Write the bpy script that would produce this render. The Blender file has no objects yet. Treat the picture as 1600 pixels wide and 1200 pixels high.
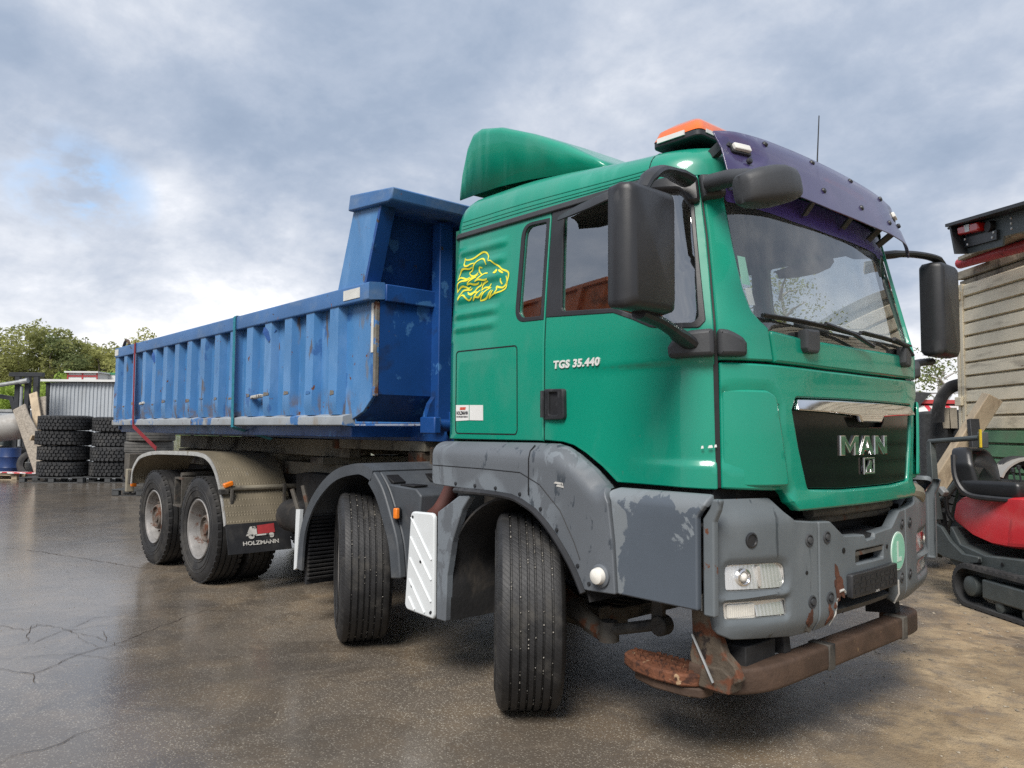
import bpy, bmesh, math, random, bisect
from mathutils import Vector, Matrix, geometry
random.seed(7)
PI=math.pi
R=math.radians
scene=bpy.context.scene
COL=scene.collection

# ------------------------------------------------------------------ camera
CAM=(1.764,-4.033,1.529); YAW,PITCH,ROLL=R(138.399),R(3.435),R(0.426); FPX=1206.0
fw=Vector((math.cos(PITCH)*math.cos(YAW),math.cos(PITCH)*math.sin(YAW),math.sin(PITCH)))
rt=fw.cross(Vector((0,0,1))).normalized(); up=rt.cross(fw)
rt,up=(math.cos(ROLL)*rt+math.sin(ROLL)*up, -math.sin(ROLL)*rt+math.cos(ROLL)*up)
cd=bpy.data.cameras.new('camera'); cam=bpy.data.objects.new('camera',cd); COL.objects.link(cam)
cam.matrix_world=Matrix(((rt.x,up.x,-fw.x,CAM[0]),(rt.y,up.y,-fw.y,CAM[1]),(rt.z,up.z,-fw.z,CAM[2]),(0,0,0,1)))
cd.sensor_width=36; cd.lens=FPX/1600*36; cd.clip_start=.05; cd.clip_end=3000
scene.camera=cam

def at(px,py,d):
    """world point at photo pixel (1600x1200) and depth in metres; used to survey the yard"""
    return Vector(CAM)+d*(fw+(px-800)/FPX*rt-(py-600)/FPX*up)
def flat(px,d,z=0.):
    q=at(px,640,d); return Vector((q.x,q.y,z))

# ------------------------------------------------------------------ light
SUN_AZ=R(-62); SUN_EL=R(46)
sd=bpy.data.lights.new('sun','SUN'); sun=bpy.data.objects.new('sun',sd); COL.objects.link(sun)
sd.energy=2.5; sd.angle=R(24); sd.color=(1,.95,.88)
sdir=Vector((math.cos(SUN_EL)*math.cos(SUN_AZ),math.cos(SUN_EL)*math.sin(SUN_AZ),math.sin(SUN_EL)))
sun.rotation_euler=sdir.to_track_quat('Z','Y').to_euler()
scene.view_settings.view_transform='Standard'; scene.view_settings.look='None'
scene.view_settings.exposure=0.70; scene.view_settings.gamma=1
scene.view_settings.use_curve_mapping=False
cy_=scene.cycles; cy_.max_bounces=7; cy_.diffuse_bounces=3; cy_.glossy_bounces=3; cy_.transmission_bounces=4; cy_.transparent_max_bounces=10; cy_.caustics_reflective=False; cy_.caustics_refractive=False; cy_.use_denoising=False; cy_.sample_clamp_indirect=4.0

class NT:
    def __init__(s,tree): s.t=tree; s.n=tree.nodes; s.l=tree.links
    def new(s,typ,**kw):
        n=s.n.new(typ)
        for k,v in kw.items():
            if hasattr(n,k): setattr(n,k,v)
        return n
    def put(s,sock,v):
        if v is None: return
        if hasattr(v,'is_output') or isinstance(v,bpy.types.NodeSocket): s.l.new(v,sock)
        else:
            try: sock.default_value=v
            except Exception:
                sock.default_value=tuple(v)+(1,) if len(v)==3 else v
    def math(s,op,a,b=None,c=None,clamp=False):
        n=s.new('ShaderNodeMath',operation=op,use_clamp=clamp)
        for i,x in enumerate((a,b,c)):
            if x is not None: s.put(n.inputs[i],x)
        return n.outputs[0]
    def vmath(s,op,a,b=None,out=0):
        n=s.new('ShaderNodeVectorMath',operation=op)
        s.put(n.inputs[0],a)
        if b is not None:
            if op=='SCALE': s.put(n.inputs[3],b)
            else: s.put(n.inputs[1],b)
        return n.outputs[out]
    def mix(s,f,a,b,blend='MIX'):
        n=s.new('ShaderNodeMix',data_type='RGBA',blend_type=blend)
        s.put(n.inputs[0],f)
        for i,x in ((6,a),(7,b)):
            if isinstance(x,(tuple,list)): x=tuple(x)[:3]+(1,)
            s.put(n.inputs[i],x)
        return n.outputs[2]
    def mixf(s,f,a,b):
        n=s.new('ShaderNodeMix',data_type='FLOAT')
        s.put(n.inputs[0],f); s.put(n.inputs[2],a); s.put(n.inputs[3],b); return n.outputs[0]
    def rng(s,v,a,b,c=0.,d=1.,smooth=True):
        n=s.new('ShaderNodeMapRange',interpolation_type='SMOOTHSTEP' if smooth else 'LINEAR')
        for i,x in enumerate((v,a,b,c,d)): s.put(n.inputs[i],x)
        return n.outputs[0]
    def noise(s,vec,scale,detail=4,rough=.55,dist=0,scl=None,off=None):
        if scl is not None or off is not None:
            m=s.new('ShaderNodeMapping'); s.put(m.inputs[0],vec)
            if scl is not None: m.inputs['Scale'].default_value=scl
            if off is not None: m.inputs['Location'].default_value=off
            vec=m.outputs[0]
        n=s.new('ShaderNodeTexNoise'); s.put(n.inputs['Vector'],vec)
        n.inputs['Scale'].default_value=scale; n.inputs['Detail'].default_value=detail
        n.inputs['Roughness'].default_value=rough; n.inputs['Distortion'].default_value=dist
        return n.outputs[0]
    def voro(s,vec,scale,feature='F1',rand=1.,out='Distance'):
        n=s.new('ShaderNodeTexVoronoi',feature=feature); s.put(n.inputs['Vector'],vec)
        n.inputs['Scale'].default_value=scale; n.inputs['Randomness'].default_value=rand
        return n.outputs[out]

# ------------------------------------------------------------------ sky
w=bpy.data.worlds.new('World'); scene.world=w; w.use_nodes=True
t=NT(w.node_tree); t.n.clear()
sky=t.new('ShaderNodeTexSky',sky_type='NISHITA',sun_disc=False,sun_elevation=SUN_EL,sun_rotation=PI/2-SUN_AZ,air_density=1.2,dust_density=2.0,ozone_density=2.0)
gen=t.new('ShaderNodeTexCoord').outputs['Generated']
sep=t.new('ShaderNodeSeparateXYZ'); t.put(sep.inputs[0],gen)
el=t.math('MAXIMUM',sep.outputs[2],0.0)
den=t.math('ADD',el,.40)
cx=t.math('DIVIDE',sep.outputs[0],den); cy=t.math('DIVIDE',sep.outputs[1],den)
cmb=t.new('ShaderNodeCombineXYZ'); t.put(cmb.inputs[0],cx); t.put(cmb.inputs[1],cy); t.put(cmb.inputs[2],t.math('MULTIPLY',el,.6))
P0=cmb.outputs[0]
big=t.noise(P0,1.25,5,.52,.15,off=(3.1,1.7,0))
mid=t.noise(P0,3.0,10,.60,.18,off=(.4,6.3,2))
fin=t.noise(P0,8.0,9,.62,.12,off=(7.7,2.1,5))
def lobe(px,py,a,b):
    d=(at(px,py,1.)-Vector(CAM)).normalized()
    dot=t.vmath('DOT_PRODUCT',t.vmath('NORMALIZE',gen),tuple(d),out=1)
    return t.rng(dot,math.cos(R(a)),math.cos(R(b)))
n=t.math('ADD',t.math('MULTIPLY',big,.42),t.math('ADD',t.math('MULTIPLY',mid,.50),t.math('MULTIPLY',fin,.20)))
for px,py,a,b,k in ((110,200,26,8,.05),(420,470,30,8,.04),(270,300,9,1,-.12),(60,420,14,4,.03),(700,420,26,8,.02),(470,120,12,3,-.03),(1480,430,17,3,.05),(560,230,12,2,-.06),(40,190,8,1,-.09),(1120,90,24,6,-.06),(1480,200,12,3,-.05),(1560,640,13,3,.05)):
    n=t.math('ADD',n,t.math('MULTIPLY',lobe(px,py,a,b),k))
lum=t.rng(n,.36,.75,0,1,smooth=False)
ramp=t.new('ShaderNodeValToRGB'); t.put(ramp.inputs[0],lum)
E_=ramp.color_ramp.elements
E_[0].position=0; E_[0].color=(1.75,2.2,2.95,1)
E_[1].position=1; E_[1].color=(6.2,6.2,6.35,1)
for p,c in ((.22,(2.1,2.55,3.3,1)),(.42,(2.65,3.05,3.75,1)),(.62,(3.5,3.8,4.35,1)),(.80,(4.5,4.7,5.1,1))):
    e=E_.new(p); e.color=c
cl=ramp.outputs[0]
# brighter, warmer low cloud deck
hz=t.rng(el,.16,.02)
cl=t.mix(t.math('MULTIPLY',hz,.55),cl,(5.6,5.55,5.45))
hole=t.math('MULTIPLY',t.math('ADD',lobe(95,288,4.2,.4),lobe(165,308,3.6,.4)),t.rng(t.math('ADD',t.math('MULTIPLY',mid,.5),t.math('MULTIPLY',fin,.5)),.47,.60))
hole=t.math('MULTIPLY',hole,.6,clamp=True)
skyc=t.mix(.55,sky.outputs[0],(2.6,4.2,6.6))
col=t.mix(hole,cl,skyc)
bg=t.new('ShaderNodeBackground'); t.put(bg.inputs[0],col); bg.inputs[1].default_value=.115
wo=t.new('ShaderNodeOutputWorld'); t.l.new(bg.outputs[0],wo.inputs[0])

# ------------------------------------------------------------------ mesh helpers
class MB:
    def __init__(s): s.v=[]; s.f=[]; s.m=[]
    def add(s,vs,fs,mi=0):
        o=len(s.v); s.v+= [tuple(x) for x in vs]
        s.f+=[tuple(i+o for i in f) for f in fs]; s.m+=[mi]*len(fs); return s
    def box(s,c,d,rot=None,mi=0):
        c=Vector(c); h=[x/2 for x in d]; vs=[]
        for z in (-1,1):
            for y in (-1,1):
                for x in (-1,1):
                    p=Vector((x*h[0],y*h[1],z*h[2]))
                    if rot is not None: p=rot@p
                    vs.append(c+p)
        return s.add(vs,[(0,2,3,1),(4,5,7,6),(0,1,5,4),(2,6,7,3),(0,4,6,2),(1,3,7,5)],mi)
    def ab(s,a,b,mi=0):
        return s.box([(x+y)/2 for x,y in zip(a,b)],[abs(y-x) for x,y in zip(a,b)],None,mi)
    def bar(s,a,b,wd,ht,upv=(0,0,1),mi=0):
        a,b=Vector(a),Vector(b); d=(b-a); L=d.length; d.normalize()
        u=Vector(upv); sx=d.cross(u)
        if sx.length<1e-4: sx=d.cross(Vector((1,0,0)))
        sx.normalize(); u=sx.cross(d)
        m=Matrix((d,sx,u)).transposed()
        return s.box((a+b)/2,(L,wd,ht),m,mi)
    def tube(s,pts,r,n=10,closed=False,cap=True,mi=0,flat=1.0,upv=None):
        pts=[Vector(p) for p in pts]; k=len(pts); rr=r if isinstance(r,(list,tuple)) else [r]*k
        vs=[]; fs=[]; prev=None
        for i,p in enumerate(pts):
            if closed: d=pts[(i+1)%k]-pts[i-1]
            else: d=pts[min(i+1,k-1)]-pts[max(i-1,0)]
            d.normalize()
            if prev is None:
                a=Vector(upv) if upv else (Vector((0,0,1)) if abs(d.z)<.9 else Vector((1,0,0)))
            else: a=prev
            x=d.cross(a)
            if x.length<1e-5: x=d.cross(Vector((0,1,0)))
            x.normalize(); y=x.cross(d); prev=y
            for j in range(n):
                an=2*PI*j/n; vs.append(p+rr[i]*(math.cos(an)*x+math.sin(an)*flat*y))
        for i in range(k if closed else k-1):
            for j in range(n):
                a0=i*n+j; a1=i*n+(j+1)%n; b0=((i+1)%k)*n+j; b1=((i+1)%k)*n+(j+1)%n
                fs.append((a0,a1,b1,b0))
        if cap and not closed:
            fs.append(tuple(range(n-1,-1,-1))); fs.append(tuple((k-1)*n+j for j in range(n)))
        return s.add(vs,fs,mi)
    def lathe(s,prof,o=(0,0,0),ax=(0,1,0),n=48,mi=0,cap=False,closed=False):
        ax=Vector(ax).normalized(); o=Vector(o)
        a=Vector((0,0,1)) if abs(ax.z)<.9 else Vector((1,0,0))
        x=ax.cross(a).normalized(); y=ax.cross(x); vs=[];fs=[];k=len(prof)
        for r,h in prof:
            for j in range(n):
                an=2*PI*j/n; vs.append(o+ax*h+r*(math.cos(an)*x+math.sin(an)*y))
        for i in range(k if closed else k-1):
            for j in range(n):
                b=(i+1)%k
                fs.append((i*n+j,b*n+j,b*n+(j+1)%n,i*n+(j+1)%n))
        if cap:
            fs.append(tuple(range(n))); fs.append(tuple((k-1)*n+j for j in range(n-1,-1,-1)))
        return s.add(vs,fs,mi)
    def prism(s,poly,f0,f1,mi=0):
        """poly of 2-D points, f0/f1 map a 2-D point to the two caps"""
        k=len(poly); vs=[f0(p) for p in poly]+[f1(p) for p in poly]
        fs=[tuple(range(k)),tuple(range(2*k-1,k-1,-1))]
        for i in range(k):
            j=(i+1)%k; fs.append((i,k+i,k+j,j))
        return s.add(vs,fs,mi)
    def slab(s,poly,axis,a,b,mi=0):
        """polygon in the plane across an axis ('x': (y,z), 'y': (x,z), 'z': (x,y)) extruded from a to b"""
        g={'x':lambda p,t:(t,p[0],p[1]),'y':lambda p,t:(p[0],t,p[1]),'z':lambda p,t:(p[0],p[1],t)}[axis]
        return s.prism(poly,lambda p:g(p,a),lambda p:g(p,b),mi)
    def sheet(s,prof,y0,y1,th,mi=0,ny=1):
        """profile of (x,z) swept in y with thickness th (inwards along the profile normal)"""
        k=len(prof); ins=[]
        for i,p in enumerate(prof):
            a=prof[max(0,i-1)]; b=prof[min(k-1,i+1)]
            dx,dz=b[0]-a[0],b[1]-a[1]; L=math.hypot(dx,dz) or 1
            ins.append((p[0]+dz/L*th,p[1]-dx/L*th))
        poly=list(prof)+ins[::-1]
        K=len(poly); vs=[]; fs=[]
        for y in (y0,y1): vs+=[(p[0],y,p[1]) for p in poly]
        for i in range(K):
            j=(i+1)%K; fs.append((i,j,K+j,K+i))
        for i in range(k-1):
            a,b=i,i+1; c,d=K-1-(i+1),K-1-i
            fs.append((a,d,c,b)); fs.append((K+a,K+b,K+c,K+d))
        return s.add(vs,fs,mi)
    def build(s,name,mats,parent=None,smooth=35,bevel=0,seg=2,weld=False,mirror=False,split=False):
        if split:
            par=list(range(len(s.v)))
            def find(i):
                while par[i]!=i: par[i]=par[par[i]]; i=par[i]
                return i
            for q in s.f:
                for j in q[1:]: par[find(q[0])]=find(j)
            groups={}
            for q,mi in zip(s.f,s.m): groups.setdefault(find(q[0]),[]).append((q,mi))
            res=[]
            for gl in groups.values():
                ids=sorted({i for q,_ in gl for i in q}); mp_={i:k for k,i in enumerate(ids)}; p=MB(); p.v=[s.v[i] for i in ids]; p.f=[tuple(mp_[i] for i in q) for q,_ in gl]; p.m=[mi for _,mi in gl]
                res.append(p.build(name,mats,parent,smooth,bevel,seg,weld,mirror))
            return res
        me=bpy.data.meshes.new(name)
        v=s.v; f=s.f
        if mirror:
            v=[(x,-y,z) for x,y,z in v]; f=[tuple(reversed(q)) for q in f]
        me.from_pydata(v,[],f)
        if not isinstance(mats,(list,tuple)): mats=[mats]
        for m in mats: me.materials.append(M[m] if isinstance(m,str) else m)
        if len(mats)>1: me.polygons.foreach_set('material_index',s.m)
        bm=bmesh.new(); bm.from_mesh(me)
        if weld: bmesh.ops.remove_doubles(bm,verts=bm.verts,dist=1e-4)
        bmesh.ops.recalc_face_normals(bm,faces=bm.faces)
        bm.to_mesh(me); bm.free()
        if smooth:
            me.polygons.foreach_set('use_smooth',[True]*len(me.polygons))
            me.set_sharp_from_angle(angle=R(smooth))
        o=bpy.data.objects.new(name,me); COL.objects.link(o)
        if parent is not None: o.parent=parent
        if bevel:
            b=o.modifiers.new('bevel','BEVEL'); b.width=bevel; b.segments=seg; b.limit_method='ANGLE'; b.angle_limit=R(40)
            b.harden_normals=False
        return o

def tag(o,label=None,cat=None,group=None,kind=None):
    if label: o['label']=label
    if cat: o['category']=cat
    if group: o['group']=group
    if kind: o['kind']=kind
    return o
def empty(name,loc=(0,0,0),rz=0.,parent=None):
    o=bpy.data.objects.new(name,None); COL.objects.link(o); o.location=loc; o.rotation_euler=(0,0,rz); o.empty_display_size=.2
    if parent is not None: o.parent=parent
    return o
def copy_tree(o,parent=None):
    c=o.copy(); COL.objects.link(c); c.parent=parent
    for ch in o.children: copy_tree(ch,c)
    return c

def fil(poly,r=.02,n=4):
    """round the corners of a polygon"""
    out=[]; k=len(poly)
    for i in range(k):
        p=Vector(poly[i][:2]); a=Vector(poly[i-1][:2]); b=Vector(poly[(i+1)%k][:2])
        ri=poly[i][2] if len(poly[i])>2 else r
        d1=(a-p); d2=(b-p); l1,l2=d1.length,d2.length
        if ri<=0 or l1<1e-6 or l2<1e-6: out.append(tuple(p)); continue
        d1/=l1; d2/=l2
        ang=math.acos(max(-1,min(1,d1.dot(d2))))
        if ang>R(172): out.append(tuple(p)); continue
        tl=min(ri/math.tan(ang/2),l1*.48,l2*.48)
        s=p+d1*tl; e=p+d2*tl
        for j in range(n+1):
            q=j/n; out.append(tuple((1-q)**2*s+2*q*(1-q)*p+q*q*e))
    return out
def resamp(poly,step,closed=True):
    out=[]; k=len(poly)
    for i in range(k if closed else k-1):
        a=poly[i]; b=poly[(i+1)%k]; L=math.dist(a[:2],b[:2]); m=max(1,int(math.ceil(L/step)))
        for j in range(m): out.append((a[0]+(b[0]-a[0])*j/m,a[1]+(b[1]-a[1])*j/m))
    if not closed: out.append(tuple(poly[-1][:2]))
    return out
def area(p): return .5*sum(p[i-1][0]*p[i][1]-p[i][0]*p[i-1][1] for i in range(len(p)))
def inset(p,r):
    k=len(p); out=[]
    for i in range(k):
        a=p[i-1]; b=p[i]; c=p[(i+1)%k]
        e1=(b[0]-a[0],b[1]-a[1]); e2=(c[0]-b[0],c[1]-b[1])
        l1=math.hypot(*e1) or 1; l2=math.hypot(*e2) or 1
        n1=(-e1[1]/l1,e1[0]/l1); n2=(-e2[1]/l2,e2[0]/l2)
        nx,ny=n1[0]+n2[0],n1[1]+n2[1]; L=math.hypot(nx,ny) or 1
        nx/=L; ny/=L; c_=max(.5,nx*n1[0]+ny*n1[1])
        out.append((b[0]+nx*r/c_,b[1]+ny*r/c_))
    return out
def inpoly(p,poly):
    x,y=p; r=False; k=len(poly); j=k-1
    for i in range(k):
        xi,yi=poly[i]; xj,yj=poly[j]
        if (yi>y)!=(yj>y) and x<(xj-xi)*(y-yi)/(yj-yi)+xi: r=not r
        j=i
    return r
def dseg(p,a,b):
    ax,ay=a; bx,by=b; dx,dy=bx-ax,by-ay; L=dx*dx+dy*dy
    q=0 if L==0 else max(0,min(1,((p[0]-ax)*dx+(p[1]-ay)*dy)/L))
    return math.hypot(p[0]-ax-q*dx,p[1]-ay-q*dy)
def dpoly(p,poly,closed=True):
    k=len(poly)
    return min(dseg(p,poly[i],poly[(i+1)%k]) for i in range(k if closed else k-1))
def sm(a,b,x):
    q=(x-a)/(b-a); q=0 if q<0 else 1 if q>1 else q
    return q*q*(3-2*q)

def panel(poly,holes,mp,grid=.06,edge=.006,depth=.025,fine=None,step=.03,flip=False):
    """a sheet-metal panel: outline and holes in 2-D, mapped to 3-D by mp(u,v,w); rolled edges and a returned flange"""
    mb=MB()
    P=resamp(poly,step)
    if area(P)<0: P=P[::-1]
    Hs=[]
    for h in holes:
        h=resamp(h,step)
        if area(h)>0: h=h[::-1]
        Hs.append(h)
    loops=[P]+Hs
    ins=[inset(l,edge) for l in loops] if edge>0 else loops
    pts=[];edges=[]
    for l in ins:
        o=len(pts); pts+=l; edges+=[(o+i,o+(i+1)%len(l)) for i in range(len(l))]
    us=[p[0] for p in P]; vs=[p[1] for p in P]
    gps=[]
    def grd(u0,u1,v0,v1,du,dv,skip=None):
        u=u0+du*.5
        while u<u1:
            v=v0+dv*.5
            while v<v1:
                if not(skip and skip[0]<u<skip[1] and skip[2]<v<skip[3]): gps.append((u,v))
                v+=dv
            u+=du
    if fine:
        for f in fine: grd(*f)
        f=fine[0]; grd(min(us),max(us),min(vs),max(vs),grid,grid,f[:4])
    else: grd(min(us),max(us),min(vs),max(vs),grid,grid)
    lim=.25*grid
    for g in gps:
        if inpoly(g,ins[0]) and not any(inpoly(g,h) for h in ins[1:]):
            if min(math.dist(g,q) for q in pts[:sum(len(l) for l in ins)])>(lim if not fine else .006): pts.append(g)
    r=geometry.delaunay_2d_cdt([Vector(p) for p in pts],edges,[],0,1e-6)
    vv,ff=r[0],r[2]
    tri=[]
    for f in ff:
        c=(sum(vv[i][0] for i in f)/3,sum(vv[i][1] for i in f)/3)
        if inpoly(c,ins[0]) and not any(inpoly(c,h) for h in ins[1:]): tri.append(tuple(f))
    mb.add([mp(p[0],p[1],0) for p in vv],tri)
    for l,i_ in zip(loops,ins):
        k=len(l); rows=[[mp(p[0],p[1],0) for p in i_]]
        if edge>0:
            for q in (.5,1.):
                wv=-edge*(1-math.cos(q*PI/2)); fr=math.sin(q*PI/2)
                rows.append([mp(a[0]+(b[0]-a[0])*fr,a[1]+(b[1]-a[1])*fr,wv) for a,b in zip(i_,l)])
        if depth>0: rows.append([mp(p[0],p[1],-depth) for p in l])
        vs_=[];fs_=[]
        for rw in rows: vs_+=rw
        for a in range(len(rows)-1):
            for j in range(k):
                jj=(j+1)%k; fs_.append((a*k+j,a*k+jj,(a+1)*k+jj,(a+1)*k+j))
        if len(rows)>1: mb.add(vs_,fs_)
    return mb
def ribbon(mb,pts,wd,mp,w=.003,mi=0):
    k=len(pts); L=[]; Rr=[]
    for i,p in enumerate(pts):
        a=pts[max(0,i-1)]; b=pts[min(k-1,i+1)]; dx,dy=b[0]-a[0],b[1]-a[1]; l=math.hypot(dx,dy) or 1
        wq=wd*(.55+.45*math.sin(PI*(i+.6)/(k+.2)))
        L.append(mp(p[0]-dy/l*wq/2,p[1]+dx/l*wq/2,w)); Rr.append(mp(p[0]+dy/l*wq/2,p[1]-dx/l*wq/2,w))
    mb.add(L+Rr,[(i,i+1,k+i+1,k+i) for i in range(k-1)],mi)
def spline(pts,n=5):
    out=[]; k=len(pts)
    for i in range(k-1):
        p0=pts[max(0,i-1)];p1=pts[i];p2=pts[i+1];p3=pts[min(k-1,i+2)]
        for j in range(n):
            q=j/n
            out.append(tuple(.5*(2*b+(c-a)*q+(2*a-5*b+4*c-d)*q*q+(3*b-a-3*c+d)*q**3) for a,b,c,d in zip(p0,p1,p2,p3)))
    out.append(tuple(pts[-1])); return out
def text_mesh(txt,size,ext=.004,shear=0,bold=.0,spacing=1.0,res=3):
    """lettering as (verts, faces) in a plane, origin at the left of the baseline"""
    c=bpy.data.curves.new('lettering','FONT'); c.body=txt; c.size=size; c.extrude=ext; c.shear=shear; c.offset=bold; c.space_character=spacing; c.resolution_u=res
    o=bpy.data.objects.new('lettering',c); COL.objects.link(o)
    dg=bpy.context.evaluated_depsgraph_get(); me=o.evaluated_get(dg).to_mesh()
    v=[tuple(q.co) for q in me.vertices]; f=[tuple(p.vertices) for p in me.polygons]
    o.evaluated_get(dg).to_mesh_clear(); bpy.data.objects.remove(o); bpy.data.curves.remove(c)
    return v,f
def put_text(mb,txt,size,fn,width=None,height=None,**kw):
    v,f=text_mesh(txt,size,**kw)
    x0=min(p[0] for p in v); x1=max(p[0] for p in v); y0=min(p[1] for p in v); y1=max(p[1] for p in v)
    sx=width/(x1-x0) if width else 1; sy=height/(y1-y0) if height else sx
    mb.add([fn((p[0]-x0)*sx,(p[1]-y0)*sy,p[2]) for p in v],f)
    return mb

# ------------------------------------------------------------------ materials
M={}
def pbr(name,col,rough=.5,metal=0.,var=.15,vs=2.5,bump=0.,bs=60,layers=(),rv=.08,coat=0.,spec=.5,alpha=1.,rand=0.,scl=None,bdist=.01,island=False):
    m=bpy.data.materials.new(name); m.use_nodes=True; t=NT(m.node_tree); t.n.clear()
    out=t.new('ShaderNodeOutputMaterial'); b=t.new('ShaderNodeBsdfPrincipled'); t.l.new(b.outputs[0],out.inputs[0])
    co=t.new('ShaderNodeTexCoord').outputs['Object']
    oi=t.new('ShaderNodeObjectInfo')
    vec=t.vmath('ADD',co,t.vmath('SCALE',oi.outputs['Location'],1.37)) if rand else co
    n1=t.noise(vec,vs,5,.6,scl=scl)
    dark=tuple(c*(1-var) for c in col); lite=tuple(min(1,c*(1+var)) for c in col)
    c=t.mix(t.rng(n1,.3,.7),dark,lite)
    if rand:
        rr=t.new('ShaderNodeNewGeometry').outputs['Random Per Island'] if island else oi.outputs['Random']
        c=t.mix(1.,c,t.mix(rr,(1-rand,)*3,(1+rand,)*3),'MULTIPLY')
    r=t.math('ADD',rough-rv,t.math('MULTIPLY',t.noise(vec,vs*3.1,4,.6,off=(3,1,2)),2*rv))
    me=metal
    for L in layers:
        sc,lo,hi=L['mask'][:3]
        nz=t.noise(vec,sc,L.get('det',6),L.get('nr',.6),L.get('dist',.2),scl=L.get('scl'),off=L.get('off',(0,0,0)))
        if 'axadd' in L:
            ax,l3,h3,am=L['axadd']; sp=t.new('ShaderNodeSeparateXYZ'); t.put(sp.inputs[0],co)
            nz=t.math('ADD',nz,t.rng(sp.outputs['xyz'.index(ax)],l3,h3,0,am,smooth=False))
        k=t.rng(nz,lo,hi)
        if 'mask2' in L:
            s2,l2,h2=L['mask2']; k=t.math('MULTIPLY',k,t.rng(t.noise(vec,s2,3,.5,off=L.get('off2',(5,5,5))),l2,h2))
        if 'axis' in L:
            ax,l3,h3=L['axis']; sp=t.new('ShaderNodeSeparateXYZ'); t.put(sp.inputs[0],co)
            k=t.math('MULTIPLY',k,t.rng(sp.outputs['xyz'.index(ax)],l3,h3))
        if 'amt' in L: k=t.math('MULTIPLY',k,L['amt'])
        c=t.mix(k,c,L['col'])
        if 'rough' in L: r=t.mixf(k,r,L['rough'])
        if 'metal' in L: me=t.mixf(k,me,L['metal'])
    t.put(b.inputs['Base Color'],c); t.put(b.inputs['Roughness'],r); t.put(b.inputs['Metallic'],me)
    b.inputs['Coat Weight'].default_value=coat; b.inputs['Coat Roughness'].default_value=.06
    b.inputs['Specular IOR Level'].default_value=spec; b.inputs['Alpha'].default_value=alpha
    if bump:
        bn=t.new('ShaderNodeBump'); bn.inputs['Strength'].default_value=bump; bn.inputs['Distance'].default_value=bdist
        t.put(bn.inputs['Height'],t.noise(vec,bs,6,.6)); t.l.new(bn.outputs[0],b.inputs['Normal'])
    M[name]=m; return m
def glassmat(name,tint,refl=1.6,dirt=.06,base=0.):
    m=bpy.data.materials.new(name); m.use_nodes=True; t=NT(m.node_tree); t.n.clear()
    out=t.new('ShaderNodeOutputMaterial'); tr=t.new('ShaderNodeBsdfTransparent'); tr.inputs[0].default_value=tint+(1,)
    gl=t.new('ShaderNodeBsdfGlossy'); gl.inputs['Roughness'].default_value=.015
    lw=t.new('ShaderNodeLayerWeight'); lw.inputs[0].default_value=.5
    fr=t.math('ADD',.043,t.math('MULTIPLY',t.math('POWER',lw.outputs['Facing'],5.),.957))
    k=t.math('ADD',t.math('MULTIPLY',fr,refl),base,clamp=True)
    mx=t.new('ShaderNodeMixShader'); t.put(mx.inputs[0],k); t.l.new(tr.outputs[0],mx.inputs[1]); t.l.new(gl.outputs[0],mx.inputs[2])
    df=t.new('ShaderNodeBsdfDiffuse'); df.inputs[0].default_value=(.5,.5,.48,1)
    co=t.new('ShaderNodeTexCoord').outputs['Object']
    d=t.math('MULTIPLY',t.rng(t.noise(co,4,5,.6),.35,.75),dirt)
    m2=t.new('ShaderNodeMixShader'); t.put(m2.inputs[0],d); t.l.new(mx.outputs[0],m2.inputs[1]); t.l.new(df.outputs[0],m2.inputs[2])
    t.l.new(m2.outputs[0],out.inputs[0]); M[name]=m; return m

RUST=(.12,.045,.022); DUST=(.30,.27,.23)
pbr('green',(.002,.255,.165),.34,0,.05,1.2,coat=.5,rv=.06,spec=.5,layers=[
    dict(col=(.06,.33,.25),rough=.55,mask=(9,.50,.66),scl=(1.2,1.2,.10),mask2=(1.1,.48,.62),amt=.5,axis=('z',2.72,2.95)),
    dict(col=(.06,.26,.19),rough=.55,mask=(2.6,.48,.72),scl=(1,1,.5),amt=.45,off=(6,2,1)),
    dict(col=(.10,.11,.09),rough=.7,mask=(26,.66,.72),mask2=(1.6,.48,.6),amt=.35,axis=('z',1.75,1.35)),
    dict(col=(.004,.22,.15),rough=.2,mask=(2.2,.6,.7),scl=(1,1,.25),amt=.5)])
pbr('green_inner',(.004,.12,.08),.6)
pbr('grey_plastic',(.118,.131,.147),.46,0,.08,2,bump=.06,bs=160,layers=[
    dict(col=(.175,.20,.225),rough=.62,mask=(5.5,.49,.52),scl=(1,1,.55),mask2=(1.2,.45,.52),det=8,amt=.8,dist=.6),
    dict(col=(.045,.055,.068),rough=.22,mask=(11,.60,.64),scl=(1,1,.4),mask2=(1.7,.47,.56),off=(9,3,4),amt=.8),
    dict(col=RUST,rough=.85,mask=(8,.735,.75),mask2=(2,.55,.6),off=(2,8,8))])
pbr('grey_step',(.088,.106,.130),.38,0,.06,2,bump=.04,bs=160,layers=[
    dict(col=(.172,.192,.208),rough=.6,mask=(5,.76,.785),det=9,dist=.8,axadd=('x',-.50,-.68,.42)),
    dict(col=(.172,.192,.208),rough=.6,mask=(5,.77,.795),det=9,dist=.8,axadd=('z',1.12,1.25,.40),off=(4,4,4)),
    dict(col=(.19,.215,.235),rough=.6,mask=(2.6,.60,.625),scl=(1.3,1,.8),det=9,dist=1.2,off=(1.2,0,3.4)),
    dict(col=(.2,.22,.24),rough=.6,mask=(9,.70,.715),off=(4,4,1),scl=(1,1,.4))])
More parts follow.
